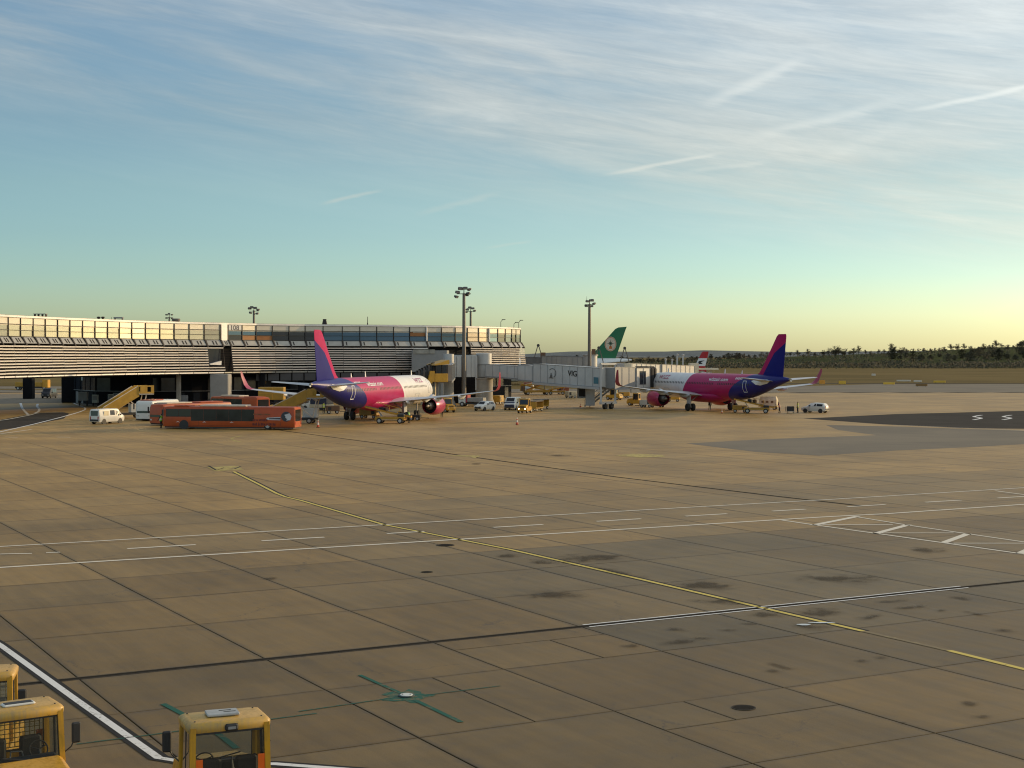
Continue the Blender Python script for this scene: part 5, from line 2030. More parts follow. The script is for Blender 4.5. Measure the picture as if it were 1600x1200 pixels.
b.loft([rf(1.5, -4.6, 4.2), rf(-.2, -3.6, 5.3), rf(-.55, -3.55, 6.0)], 0)
b.loft([rf(-.55, -3.55, 6.0), rf(-1.6, -4.15, 8.2)], 1, caps=False)
b.loft([rf(-1.6, -4.15, 8.2), rf(-2.5, -4.5, 9.8), rf(-2.9, -4.5, 10.1)], 0)
rfin = b.build('fin', [m_red, m_acwhite], E_)
b = MB()
for side in (-1, 1):
    b.poly([(side * .17, y, z) for y, z in ((-1.3, 6.5), (-2.9, 6.6), (-2.2, 7.0), (-3.4, 7.6), (-1.7, 7.4))])
b.build('tail_mark', m_dark, rfin, fix=False)
for side in (-1, 1):
    b = MB()
    b.loft([wing_ring(.6, 1.0, 3, 4.0, side), wing_ring(5.5, -2.5, 1.3, 4.6, side)])
    b.build('stabiliser', m_acwhite, E_, 40)
    b = MB()
    b.loft([wing_ring(1.2, 15, 5, 2.2, side), wing_ring(13.5, 8, 1.6, 3.4, side)])
    b.build('wing', m_acgrey, E_, 40)
    b = MB()
    b.lathe([(16, .7), (15, .85), (12.8, .6), (12.6, 0)], (side * 4.2, 0, 1.5), 'y', 14)
    b.build('engine', m_acwhite, E_, 40)


# ================================================================== GROUND VEHICLES
m_vwhite = mat('van_white', (.66, .66, .62), .38, 0, .06, .6)
m_vglass = mat('vehicle_glass', (.018, .02, .024), .10, .1, .2, .6)
m_plastic = mat('black_plastic', (.025, .025, .025), .6)
m_bus = mat('bus_orange', (.40, .062, .005), .42, 0, .16, .8, coat=.1)
m_busroof = mat('bus_roof_pale', (.62, .52, .40), .5)
m_lamp = mat('headlight_off', (.55, .53, .48), .15)
m_redl = mat('tail_lamp_red', (.35, .02, .015), .3)
m_lit = mat('headlight_lit', (1, .86, .62), .3, var=0, emit=9)
m_steel = mat('bare_steel', (.34, .33, .31), .5, .4)
m_navy = mat('navy_paint', (.012, .02, .06), .4)
m_bagA, m_bagB = mat('bag_dark', (.03, .03, .035), .8), mat('bag_brown', (.16, .09, .05), .8)


def sect(st):
    """cross-section ring of a road vehicle: st = (y, wb, zb, wm, zm, wr, zr)"""
    y, wb, zb, wm, zm, wr, zr = st
    pts = [(wb, zb), (wm, zb + .22), (wm, zm), (wr, zr - .07), (wr - .1, zr)]
    return [(x, y, z) for x, z in pts] + [(-x, y, z) for x, z in reversed(pts)]


def road_vehicle(name, label, cat, loc, az, stations, panes, axles, r, m, front=(0.55, .7), group=None, lit=False, plate=True, bumper=True):
    """body lofted along y, window panes laid on it, wheels, lamps, mirrors. Front is +Y"""
    t_ = thing(name, label, cat, loc, az, group)
    b = MB()
    b.loft([sect(s) for s in stations])
    body = b.build('body', m, t_, 28)

    def S_(y):
        for a, c in zip(stations[:-1], stations[1:]):
            if a[0] <= y <= c[0]:
                f = (y - a[0]) / max(1e-6, c[0] - a[0])
                return [a[k] + (c[k] - a[k]) * f for k in range(7)]
        return stations[-1]
    for (y0, y1, lo, hi) in panes:                # side windows as fractions between belt and roof
        for sg in (-1, 1):
            q = []
            for y, f in ((y0, lo), (y1, lo), (y1, hi), (y0, hi)):
                s = S_(y)
                q.append(Vector((sg * (s[3] + (s[5] - s[3]) * f + .012), y, s[4] + (s[6] - .07 - s[4]) * f)))
            b = MB()
            b.add(q, [(0, 1, 2, 3)])
            b.build('side_window', m_vglass, t_, fix=False)
    for k in range(len(stations) - 1):            # windscreen and rear window where the roof line climbs steeply
        a, c = stations[k], stations[k + 1]
        if abs(c[6] - a[6]) > .38:
            n = Vector((0, -(c[6] - a[6]), c[0] - a[0])).normalized() * .014
            f0, f1 = .10, .9
            q = []
            for f, sg in ((f0, -1), (f0, 1), (f1, 1), (f1, -1)):
                w = (a[5] + (c[5] - a[5]) * f - .16) * sg
                q.append(Vector((w, a[0] + (c[0] - a[0]) * f, a[6] + (c[6] - a[6]) * f)) + n)
            b = MB()
            b.add(q, [(0, 1, 2, 3)])
            b.build('windscreen' if a[0] > 0 else 'rear_window', m_vglass, t_, fix=False)
    hw = max(s[3] for s in stations)
    for y in axles:
        for sg in (-1, 1):
            wheel(t_, sg * (hw - .12), y, r, .22)
            b = MB()
            b.lathe([(sg * (hw + .004), r * 1.18), (sg * (hw + .006), 0)], (0, y, r), 'x', 18, caps=False)
            b.build('wheel_arch', m_plastic, t_, fix=False)
    f, re = stations[-1], stations[0]
    for sg in (-1, 1):
        x = sg * (f[1] - .18)
        b = MB()
        b.rbox(x - .16, x + .16, f[0] - .03, f[0] + .03, front[0], front[1] + .04, .02)
        b.build('headlight', m_lit if lit else m_lamp, t_)
        b = MB()
        x = sg * (re[1] - .1)
        b.rbox(x - .09, x + .09, re[0] - .03, re[0] + .03, front[0] + .1, front[1] + .35, .02)
        b.build('tail_light', m_redl, t_)
        ym = max((p[1] for p in panes), default=0)
        s = S_(ym)
        b = MB()
        b.rbox(sg * (s[3] + .14) - .1, sg * (s[3] + .14) + .1, ym - .06, ym + .06, s[4] + .02, s[4] + .24, .03)
        b.build('mirror', m_plastic, t_)
    b = MB()
    b.rbox(-f[1] * .95, f[1] * .95, f[0] - .06, f[0] + .06, f[2] + .02, f[2] + .24, .04)
    b.rbox(-re[1] * .95, re[1] * .95, re[0] - .06, re[0] + .06, re[2] + .02, re[2] + .24, .04)
    if bumper:
        b.build('bumpers', m_plastic, t_)
    return t_


VAN = [(-2.45, .80, .42, .90, 1.0, .78, 1.05), (-2.40, .86, .35, .93, 1.05, .82, 1.86), (-2.25, .88, .3, .95, 1.08, .82, 2.0), (1.0, .88, .3, .95, 1.08, .82, 2.02), (1.3, .88, .3, .95, 1.08, .80, 1.98), (1.95, .86, .3, .93, 1.04, .82, 1.32), (2.35, .83, .32, .90, .98, .82, 1.14), (2.5, .74, .38, .82, .84, .74, .95)]
VANP = [(-.3, .75, .12, .86), (.9, 1.45, .12, .80), (-1.7, -.45, .12, .86)]
HATCH = [(-1.95, .70, .42, .78, .85, .70, .90), (-1.85, .76, .30, .84, .92, .70, 1.10), (-1.55, .78, .24, .86, .95, .62, 1.42), (.0, .78, .22, .87, .95, .62, 1.52), (.45, .78, .22, .87, .95, .62, 1.46), (1.15, .76, .24, .86, .90, .74, 1.00), (1.8, .72, .28, .82, .75, .70, .84), (2.0, .6, .38, .7, .62, .6, .68)]
HATCHP = [(-1.5, -.55, .1, .88), (-.45, .55, .1, .88)]

g = G(160, 663)
v = road_vehicle('van', 'white crew van parked left of the orange buses, rear doors towards the camera', 'van', (g.x + .1, g.y + 1.8, 0), 28, VAN, [(-.35, .55, .12, .86), (.75, 1.5, .12, .80)], (-1.55, 1.55), .34, m_vwhite)
v.scale = (.93, .93, .95)
b = MB()
b.box(.955, .965, -1.6, -.7, 1.15, 1.75)
b.build('side_panel', mat('van_panel_cream', (.66, .58, .40), .4), v)
g = G(757, 642)
road_vehicle('car', 'small white hatchback parked before the right concrete drum', 'car', (g.x, g.y + 1.4, 0), 212, HATCH, HATCHP, (-1.2, 1.25), .3, m_vwhite)
g = G(1275, 645)
c_ = road_vehicle('car', 'white hatchback standing alone at the far right with its door open', 'car', (g.x, g.y + .6, 0), -55, HATCH, HATCHP, (-1.2, 1.25), .3, m_vwhite)
b = MB()
b.loft([[(-.9, .75, .35), (-1.5, .35, .35), (-1.5, .35, .95), (-.9, .75, .95)], [(-.86, .8, .35), (-1.46, .4, .35), (-1.46, .4, .95), (-.86, .8, .95)]])
b.build('open_door', m_vwhite, c_)
g = G(801, 641)
road_vehicle('van', 'van with white roof and dark front just behind the tractor with lit headlights', 'van', (g.x, g.y + 2.2, 0), 192, VAN, VANP, (-1.55, 1.55), .34, m_vwhite, front=(.75, .95))
for o in list(C.objects):                         # dark mask on its front
    if o.get('label', '').startswith('van with white roof and dark front'):
        b = MB()
        b.loft([[(-.82, 2.515, .42), (.82, 2.515, .42), (.72, 2.515, .92), (-.72, 2.515, .92)], [(-.80, 2.535, .44), (.80, 2.535, .44), (.70, 2.535, .90), (-.70, 2.535, .90)]])
        b.loft([[(-.80, 2.37, 1.14), (.80, 2.37, 1.14), (.80, 2.0, 1.31), (-.80, 2.0, 1.31)], [(-.78, 2.39, 1.16), (.78, 2.39, 1.16), (.78, 2.02, 1.33), (-.78, 2.02, 1.33)]])
        b.build('dark_front', m_navy, o)
g = G(487, 643)
vb = road_vehicle('van', 'white van with blue rear body parked beyond the left passenger stairs', 'van', (g.x, g.y + 6, 0), -62, VAN, [(.9, 1.45, .12, .80)], (-1.55, 1.55), .34, m_vwhite)
b = MB()
b.rbox(-1.0, 1.0, -2.55, .6, .95, 2.35, .05)
b.build('box_body', m_navy, vb)
b = MB()
b.rbox(-1.02, 1.02, -2.6, .7, .42, .94, .04)
b.build('lower_panel', m_beige, vb)
g = G(77, 622)
road_vehicle('van', 'dark van silhouette parked under the left wing of the pier', 'van', (g.x, g.y, 0), 180, VAN, VANP, (-1.55, 1.55), .34, mat('van_dark', (.03, .03, .035), .4))


# ---- buses
def bus(label, loc, az, L, m, pods, short=False):
    t_ = thing('apron_bus', label, 'bus', loc, az)
    W, Ht = 1.27, 2.66
    b = MB()
    y0, y1 = -L / 2, L / 2
    rings = []
    for y, k, zt in ((y0, .93, Ht - .12), (y0 + .10, .985, Ht - .02), (y0 + .4, 1, Ht), (y1 - .7, 1, Ht), (y1 - .25, .96, Ht - .06), (y1 - .05, .86, Ht - .3), (y1, .8, Ht - .5)):
        w = W * k
        pts = [(w - .04, .30), (w, .45), (w, 1.2), (w - .03, zt - .28), (w - .12, zt - .07), (w - .3, zt)]
        rings.append([(x, y, z) for x, z in pts] + [(-x, y, z) for x, z in reversed(pts)])
    b.loft(rings)
    b.build('body', m, t_, 25)
    b = MB()
    b.box(-W + .08, W - .08, y0 + .2, y1 - .3, .14, .31)
    b.build('skirt', m_plastic, t_)
    # side glazing: pane by pane, low sill behind the front axle
    for sg in (-1, 1):
        y = y1 - .5
        k = 0
        end = y0 + L * (.30 if sg < 0 else .2)
        pw = (y - end) / round((y - end) / 1.5)
        while y - pw > end - .2:
            lo = 1.45 if y > y1 - 3.2 else .98
            b = MB()
            x = sg * (W + .004)
            b.loft([[(x, y - pw + .01, lo), (x, y, lo), (x - sg * .025, y, 2.36), (x - sg * .025, y - pw + .01, 2.36)], [(x + sg * .012, y - pw + .03, lo + .02), (x + sg * .012, y - .02, lo + .02), (x - sg * .013, y - .02, 2.34), (x - sg * .013, y - pw + .03, 2.34)]])
            b.build('side_window', m_vglass, t_)
            y -= pw
            k += 1
        for yw in (y1 - 2.75, y0 + 3.3):
            wheel(t_, sg * (W - .16), yw, .46, .3)
            if yw > 0:
                b = MB()
                b.lathe([(sg * (W + .003), .58), (sg * (W + .005), 0)], (0, yw, .5), 'x', 20, caps=False)
                b.build('wheel_arch', m_plastic, t_, fix=False)
        b = MB()
        b.rbox(sg * (W + .16) - .07, sg * (W + .16) + .07, y1 - .25, y1 - .05, 1.55, 2.3, .03)
        b.build('mirror', m_plastic, t_)
    b = MB()
    b.add([(-W * .74, y1 + .012, 1.05), (W * .74, y1 + .012, 1.05), (W * .78, y1 - .04, 2.30), (-W * .78, y1 - .04, 2.30)], [(0, 1, 2, 3)])
    b.build('windscreen', m_vglass, t_, fix=False)
    b = MB()
    b.rbox(-W * .78, W * .78, y0 - .02, y0 + .02, 1.0, 2.35, .01)
    b.build('rear_window', m_vglass, t_)
    for sg in (-1, 1):
        b = MB()
        b.rbox(sg * .8 - .15, sg * .8 + .15, y1 - .02, y1 + .03, .62, .82, .02)
        b.build('headlight', m_lamp, t_)
        b = MB()
        b.rbox(sg * 1.0 - .08, sg * 1.0 + .08, y0 - .03, y0 + .01, .6, .95, .01)
        b.build('tail_light', m_redl, t_)
    b = MB()
    for sg in (-1, 1):
        for yy in (y0 + 1.7, y0 + 4.4, y1 - 4.6, y1 - 3.4):
            b.box(sg * (W + .001) - .003, sg * (W + .001) + .003, yy - .015, yy + .015, .45, .95)
        b.box(sg * (W + .001) - .003, sg * (W + .001) + .003, y0 + .5, y1 - .9, .425, .445)
    b.build('panel_seams', m_plastic, t_)
    for (a, c, h, mm) in pods:
        b = MB()
        b.rbox(-.95, .95, y1 - c * L, y1 - a * L, Ht - .02, Ht + h, .1)
        b.build('roof_unit', mm, t_)
    return t_


a_, c_ = G(460, 672), G(253, 670)
mid = (a_ + c_) / 2
dv = c_ - a_
azA = math.degrees(math.atan2(dv.x, dv.y))
sideN = Vector((-dv.y, dv.x, 0)).normalized()
if sideN.y < 0:
    sideN = -sideN
LA = dv.length
busA = bus('long orange apron bus nearest the camera, engine drawing on its rear panel', (mid.x + sideN.x * 1.3, mid.y + sideN.y * 1.3, 0), azA, LA, m_bus, [(.28, .63, .20, m_busroof), (.08, .2, .12, m_bus)])
# print on the rear side panel (camera side is the left side, x<0)
x = -1.283
y0 = -LA / 2


def dec(name, pts, m):
    b = MB()
    b.poly([(x - .004, yy, zz) for yy, zz in pts])
    return b.build(name, m, busA, fix=False)


m_pr1, m_pr2, m_pr3 = mat('print_pale', (.50, .52, .55), .4), mat('print_dark', (.03, .035, .05), .4), mat('print_dark_red', (.13, .015, .012), .4)
m_pr4 = mat('print_brown', (.20, .085, .03), .4)
dec('printed_engine', [(y0 + 1.0 + .62 * math.cos(2 * PI * k / 20), 1.55 + .58 * math.sin(2 * PI * k / 20)) for k in range(20)], m_pr2)
x -= .003
dec('printed_engine', [(y0 + 1.25, 1.75), (y0 + .6, 1.95), (y0 + .35, 1.6), (y0 + .5, 1.15), (y0 + 1.0, 1.1), (y0 + .8, 1.4)], m_pr1)
dec('printed_shaft', [(y0 + 1.7, 1.5), (y0 + 3.3, 1.42), (y0 + 3.45, 1.28), (y0 + 3.2, 1.15), (y0 + 1.7, 1.12)], m_pr1)
x -= .003
dec('printed_shaft', [(y0 + 1.7, 1.40), (y0 + 3.1, 1.35), (y0 + 3.1, 1.24), (y0 + 1.7, 1.22)], m_pr2)
dec('printed_engine', [(y0 + .9 + .2 * math.cos(2 * PI * k / 12), 1.5 + .2 * math.sin(2 * PI * k / 12)) for k in range(12)], m_pr1)
x += .006
r_ = random.Random(9)
for row, (z0, hh, mm, ya, yb) in enumerate(((1.72, .16, m_pr4, y0 + 3.0, y0 + 5.0), (1.0, .30, m_pr3, y0 + 3.3, y0 + 5.1), (.50, .34, m_pr3, y0 + 2.3, y0 + 5.1))):
    b = MB()                                     # illegible lettering: uneven dark strokes
    yy = ya
    while yy < yb:
        w = r_.uniform(.10, .2)
        h2 = hh * r_.uniform(.65, 1)
        b.poly([(x - .004, yy, z0), (x - .004, yy + w, z0), (x - .004, yy + w, z0 + h2), (x - .004, yy, z0 + h2)])
        yy += w + r_.choice((.03, .05, .12))
    b.build('blurred_lettering', mm, busA, fix=False)
for yy in (LA / 2 - 2.0, LA / 2 - 5.3, y0 + 7.7):
    b = MB()
    b.poly([(x - .004, yy - .25, .78), (x - .004, yy, .92), (x - .004, yy + .25, .78), (x - .004, yy, .84)])
    b.build('chevron_mark', m_acwhite, busA, fix=False)
g = G(243, 665)
h_ = Vector((math.sin(R(-146)), math.cos(R(-146)), 0))
bus('orange apron bus angled behind the nearest one, windscreen facing the camera', (g.x - h_.x * 6, g.y - h_.y * 6, 0), -146, 12, m_bus, [(.08, .45, .16, m_busroof), (.55, .9, .14, m_bus)])
g = AT(374, 600, 219)
bus('orange apron bus farther back, only its roof and rear showing over the nearest one', (g.x, g.y, 0), -48, 11, m_bus, [(.2, .6, .22, m_busroof), (.7, .95, .1, m_bus)])
g = G(224, 658)
h_ = Vector((math.sin(R(-170)), math.cos(R(-170)), 0))
bus('white bus with dark window end on, half hidden by the angled orange bus', (g.x - h_.x * 4.6, g.y - h_.y * 4.6, 0), -170, 9, m_vwhite, [(.1, .5, .14, m_bus)])


# ---- passenger stairs: truck chassis with a stair ramp climbing towards +Y
def stairs(label, loc, az, top=3.3, run=5.2, m=None, cab=True):
    t_ = thing('passenger_stairs', label, 'boarding stairs', loc, az)
    m = m or m_ochP
    p0, p1 = (-run, .55), (0.0, top)
    b = MB()
    b.box(-.75, .75, -run + .2, 1.2, .45, .75)
    b.build('chassis', m_plastic, t_)
    for sg in (-1, 1):
        b = MB()
        b.prism([(p0[0], p0[1] - .2), (p0[0] + .2, p0[1] - .3), (p1[0] + .2, p1[1] - .35), (p1[0] + .2, p1[1] + 1.0), (p1[0], p1[1] + 1.0), (p0[0], p0[1] + .95)], sg * .82 - .04, sg * .82 + .04)
        b.build('side_panel', m, t_)
        b = MB()
        b.bar((sg * .82, p0[0], p0[1] + 1.02), (sg * .82, p1[0], p1[1] + 1.06), .09, .09)
        b.build('handrail', m_busroof, t_)
    n = 14
    for k in range(n):
        f = k / n
        y, z = p0[0] + (p1[0] - p0[0]) * f, p0[1] + (p1[1] - p0[1]) * (k + 1) / n
        b = MB()
        b.box(-.77, .77, y, y + run / n + .06, z - .05, z)
        b.build('step', m_steel, t_)
    b = MB()
    b.box(-.95, .95, .2, 2.4, top - .14, top)
    b.build('platform', m_steel, t_)
    for sg in (-1, 1):
        b = MB()
        b.box(sg * .95 - .04, sg * .95 + .04, .3, .95, top + .02, top + 1.15)
        b.box(sg * .95 - .04, sg * .95 + .04, 1.95, 2.4, top + .02, top + 1.15)
        b.box(sg * .95 - .04, sg * .95 + .04, .95, 1.95, top + .02, top + .25)
        b.box(sg * .95 - .04, sg * .95 + .04, .95, 1.95, top + .95, top + 1.15)
        b.build('guard_panel', m, t_)
        b = MB()
        b.bar((sg * .62, -run + 1.2, .7), (sg * .62, .3, top - .25), .12, .12)
        b.bar((sg * .62, 1.0, .7), (sg * .62, -1.1, top - .95), .12, .12)
        b.bar((sg * .62, .9, .7), (sg * .62, 1.4, top - .15), .12, .12)
        b.build('strut', m_busroof, t_)
        for yw in (-run + .9, .5):
            wheel(t_, sg * .82, yw, .38, .24)
    if cab:
        b = MB()
        b.rbox(-.85, -.05, -.6, 1.3, .75, 1.95, .06)
        cb = b.build('cab', m_vwhite, t_)
        b = MB()
        b.box(-.875, -.856, -.4, .9, 1.2, 1.75)
        b.build('window', m_vglass, cb)
    return t_


g = G(205, 655)
stairs('yellow passenger stairs standing behind the white van, platform to the right', (g.x - .6, g.y + 4.5, 0), 48, 3.35, 5.2)
g = AT(481, 600, 190)
stairs('yellow passenger stairs climbing to the rear door of the left aircraft', (g.x - .3, g.y + 1.5, 0), 98, 3.3, 5.6)
g = AT(428, 600, 226)
hl = thing('high_loader', 'dull yellow high-lift box body behind the left aircraft wing', 'catering truck', (g.x, g.y, 0), 90)
b = MB()
b.rbox(-1.1, 1.1, -2.2, 1.6, 2.0, 3.9, .06)
b.build('box_body', m_ochP, hl)
b = MB()
b.box(-1.13, 1.13, -.1, .0, 2.05, 3.85)
b.box(-1.13, 1.13, -2.15, 1.55, 2.9, 2.98)
b.build('box_ribs', m_yelP, hl)
b = MB()
b.rbox(-1.0, 1.0, -2.6, 2.6, .5, .9, .05)
b.build('chassis', m_plastic, hl)
for sg in (-1, 1):
    b = MB()
    b.bar((sg * .7, -1.6, .9), (sg * .7, 1.2, 2.0), .14, .16)
    b.bar((sg * .7, 1.2, .9), (sg * .7, -1.6, 2.0), .14, .16)
    b.build('scissor', m_plastic, hl)
    for yw in (-1.8, 1.9):
        wheel(hl, sg * .95, yw, .45, .28)
b = MB()
b.rbox(-1.0, 1.0, 1.7, 2.9, .8, 2.0, .08)
b.build('cab', m_navy, hl)


# ---- tractors: cab on a low chassis; the three in the foreground carry all their detail


def worn_paint(name, rgb, dirt, amount=.5):
    m = bpy.data.materials.new(name)
    m.use_nodes = True
    t = NT(m.node_tree)
    p = m.node_tree.nodes['Principled BSDF']
    co = t.node('ShaderNodeTexCoord').outputs['Object']
    big = t.noise(co, 1.8, 5, .65, .3)
    fine = t.noise(co, 14, 5, .75, .6)
    x, y, z = t.sep(co)
    run = t.noise(t.xyz(t.math('MULTIPLY', x, 16.0), t.math('MULTIPLY', y, 16.0), t.math('MULTIPLY', z, 1.4)), 1.0, 4, .6)
    d = t.math('MULTIPLY', t.smooth(t.math('ADD', t.math('MULTIPLY', big, .55), t.math('MULTIPLY', run, .45)), .40, .72), amount)
    col = t.mix(d, rgb, dirt)
    chip = t.smooth(fine, .64, .68)
    col = t.mix(t.math('MULTIPLY', chip, .8), col, (.045, .025, .012))
    t.put(p.inputs['Base Color'], col)
    t.put(p.inputs['Roughness'], t.math('ADD', .38, t.math('MULTIPLY', d, .5)))
    MATS[name] = m
    return m


m_ty = worn_paint('tug_yellow', (.54, .28, .013), (.22, .12, .02), .8)
m_tyr = worn_paint('tug_roof_yellow', (.54, .315, .05), (.29, .225, .14), .85)
m_glassT = glass_mat('tug_glass')
m_int = mat('tug_interior', (.02, .02, .021), .7)
m_hatch = mat('hatch_grey', (.40, .41, .40), .5, 0, .2, 3)
m_reflo = mat('orange_reflector', (.75, .13, .01), .4, 0, .08, 2)


def tug(label, loc, az, rear_mesh=False, hatch='plate', detail=True, lit=False, m=None, name='baggage_tractor', group=None):
    """front is +Y; cab roof 2.2 m high, 1.46 wide, about 1.0 long"""
    t_ = thing(name, label, 'tractor', loc, az, group)
    m = m or m_ty
    W, c0, c1, zr = .73, -.52, .46, 2.2
    b = MB()
    b.rbox(-.76, .76, -1.45, 1.55, .34, .80, .07)
    b.build('chassis', m, t_)
    b = MB()                                       # bonnet, sloping
    b.loft([[(-.66, .5, .78), (.66, .5, .78), (.66, 1.5, .78), (-.66, 1.5, .78)], [(-.66, .5, 1.24), (.66, .5, 1.24), (.62, 1.46, 1.10), (-.62, 1.46, 1.10)], [(-.58, .52, 1.29), (.58, .52, 1.29), (.54, 1.38, 1.15), (-.54, 1.38, 1.15)]])
    hood = b.build('bonnet', m, t_)
    b = MB()
    for k in range(5):
        b.box(-.4, .4, 1.51, 1.53, .84 + .05 * k, .865 + .05 * k)
    b.build('grille', m_plastic, t_)
    b = MB()                                       # rear deck and lower cab walls
    b.rbox(-.7, .7, -1.42, -.55, .78, .96, .04)
    b.build('rear_deck', m, t_)
    for nm, (x0, x1, y0, y1, z0, z1) in (('rear_panel', (-W, W, c0 - .03, c0 + .03, .78, 1.22)), ('front_panel', (-W, W, c1 - .03, c1 + .03, .78, 1.22)), ('door_sill', (-W, -W + .06, c0 + .05, c1 - .05, .78, 1.0)), ('door_sill', (W - .06, W, c0 + .05, c1 - .05, .78, 1.0))):
        b = MB()
        b.box(x0, x1, y0, y1, z0, z1)
        b.build(nm, m, t_)
    for sx in (-1, 1):                             # pillars lean in slightly
        for yb, yt in ((c0, c0 + .02), (c1, c1 - .09)):
            b = MB()
            b.bar((sx * (W - .05), yb, 1.0), (sx * (W - .07), yt, 2.12), .10, .10)
            b.build('pillar', m, t_)
    b = MB()                                       # roof shell with a rounded rim
    rr = []
    for ins, z in ((.0, 2.02), (-.01, 2.05), (-.015, 2.14), (.02, 2.185), (.07, 2.2)):
        x, ya, yb = W - ins, c0 + ins, c1 - .05 - ins
        k = .07
        rr.append([(x - k, ya, z), (x, ya + k, z), (x, yb - k, z), (x - k, yb, z), (-x + k, yb, z), (-x, yb - k, z), (-x, ya + k, z), (-x + k, ya, z)])
    b.loft(rr)
    roof = b.build('cab_roof', m_tyr, t_, 50)
    for sx in (-1, 1):                             # bolts on the roof corners
        for yy in (c0 + .13, c1 - .18):
            b = MB()
            b.lathe([(2.198, .018), (2.212, .016), (2.213, 0)], (sx * (W - .13), yy, 0), 'z', 8)
            b.build('bolt', m_plastic, roof)
    if hatch == 'plate':
        b = MB()
        b.rbox(-.32, .26, -.22, .16, 2.215, 2.262, .015, 0, Matrix.Rotation(R(-4), 4, 'Z'))
        b.build('roof_plate', m_hatch, roof)
        b = MB()
        b.box(-.02, .20, -.10, -.08, 2.264, 2.268)
        b.box(-.08, .14, .02, .045, 2.264, 2.268)
        b.build('plate_marks', m_plastic, roof)
    else:
        b = MB()
        b.rbox(-.30, .30, -.12, .12, 2.2, 2.245, .03)
        hf = b.build('hatch_frame', m_vwhite, roof)
        b = MB()
        b.box(-.25, .25, -.085, .085, 2.236, 2.252)
        b.build('hatch_opening', m_plastic, hf)
    # glazing
    for nm, q in (('rear_window', [(-W + .11, c0 + .01, 1.25), (W - .11, c0 + .01, 1.25), (W - .12, c0 + .02, 2.02), (-W + .12, c0 + .02, 2.02)]),
                  ('windscreen', [(-W + .11, c1 + .0, 1.25), (W - .11, c1 + .0, 1.25), (W - .12, c1 - .085, 2.02), (-W + .12, c1 - .085, 2.02)]),
                  ('door_window', [(-W + .03, c0 + .08, 1.05), (-W + .03, c1 - .08, 1.05), (-W + .05, c1 - .14, 2.02), (-W + .05, c0 + .08, 2.02)]),
                  ('door_window', [(W - .03, c0 + .08, 1.05), (W - .03, c1 - .08, 1.05), (W - .05, c1 - .14, 2.02), (W - .05, c0 + .08, 2.02)])):
        b = MB()
        b.add(q, [(0, 1, 2, 3)])
        b.build(nm, m_glassT if detail else m_vglass, t_, fix=False)
    if detail:
        b = MB()
        for q in (((-W + .1, c0 + .02, 1.24), (W - .1, c0 + .02, 1.24)), ((W - .1, c0 + .02, 1.24), (W - .11, c0 + .025, 2.02)), ((-W + .1, c0 + .02, 1.24), (-W + .11, c0 + .025, 2.02)),
                  ((-W + .1, c1 - .005, 1.24), (W - .1, c1 - .005, 1.24)), ((W - .1, c1 - .005, 1.24), (W - .11, c1 - .09, 2.02)), ((-W + .1, c1 - .005, 1.24), (-W + .11, c1 - .09, 2.02)), ((-W + .11, c1 - .09, 2.0), (W - .11, c1 - .09, 2.0)), ((-W + .11, c0 + .02, 2.0), (W - .11, c0 + .02, 2.0))):
            b.bar(*q, .03, .035)
        for sx in (-1, 1):
            b.bar((sx * (W - .04), c0 + .5, 1.02), (sx * (W - .055), c0 + .5, 2.02), .03, .04)
        b.build('window_seals', m_plastic, t_)
        # interior
        b = MB()
        b.rbox(-.60, .60, c1 - .24, c1 - .05, .95, 1.30, .04)
        b.build('dashboard', m_int, t_)
        for sx, nm in ((-.33, 'seat'), (.33, 'seat')):
            b = MB()
            b.rbox(sx - .22, sx + .22, c0 + .22, c0 + .62, .95, 1.07, .04)
            b.rbox(sx - .21, sx + .21, c0 + .10, c0 + .21, 1.02, 1.52, .05)
            b.build(nm, m_int, t_)
        b = MB()
        n = 20
        cx_, cy_, cz_ = -.33, c1 - .30, 1.36
        for k in range(n):
            a0, a1 = 2 * PI * k / n, 2 * PI * (k + 1) / n
            p = [Vector((cx_ + .17 * math.cos(a), cy_ - .17 * math.sin(a) * .45, cz_ + .17 * math.sin(a) * .89)) for a in (a0, a1)]
            b.cyl(p[0], p[1], .014, .014, 6)
        for a in (.4, PI - .4, 1.5 * PI):
            b.cyl((cx_, cy_, cz_), (cx_ + .16 * math.cos(a), cy_ - .16 * math.sin(a) * .45, cz_ + .16 * math.sin(a) * .89), .012, .012, 6)
        b.cyl((cx_, cy_, cz_), (cx_, cy_ + .22, cz_ - .3), .025, .03, 8)
        b.build('steering_wheel', m_int, t_)
        b = MB()
        b.tube([Vector((-.05, c1 - .3, 1.24)), Vector((-.03, c1 - .32, 1.36)), Vector((.18, c1 - .32, 1.38)), Vector((.19, c1 - .30, 1.1)), Vector((.08, c1 - .30, 1.08))], .014)
        b.build('grab_frame', mat('tug_grey_trim', (.10, .10, .10), .5), t_)
        b = MB()
        b.bar((-.05, c1 + .035, 1.27), (.42, c1 + .02, 1.36), .02, .02)
        b.cyl((-.05, c1 + .03, 1.24), (-.05, c1 + .05, 1.29), .02, .02, 6)
        b.build('wiper', m_plastic, t_)
        # mirrors on arms, front corners
        for sx in (-1, 1):
            b = MB()
            b.tube([Vector((sx * (W - .02), c1 - .02, 1.30)), Vector((sx * (W + .10), c1 + .06, 1.42)), Vector((sx * (W + .16), c1 + .06, 1.56))], .013)
            arm = b.build('mirror_arm', m_plastic, t_)
            b = MB()
            b.rbox(sx * (W + .19) - .085, sx * (W + .19) + .085, c1 + .03, c1 + .10, 1.48, 1.86, .025)
            b.build('mirror', m_plastic, arm)
        # work light over the rear window, reflectors in its lower corners
        b = MB()
        b.rbox(-.10, .14, c0 - .075, c0 + .0, 2.03, 2.15, .03)
        wl = b.build('work_light', m_plastic, t_)
        b = MB()
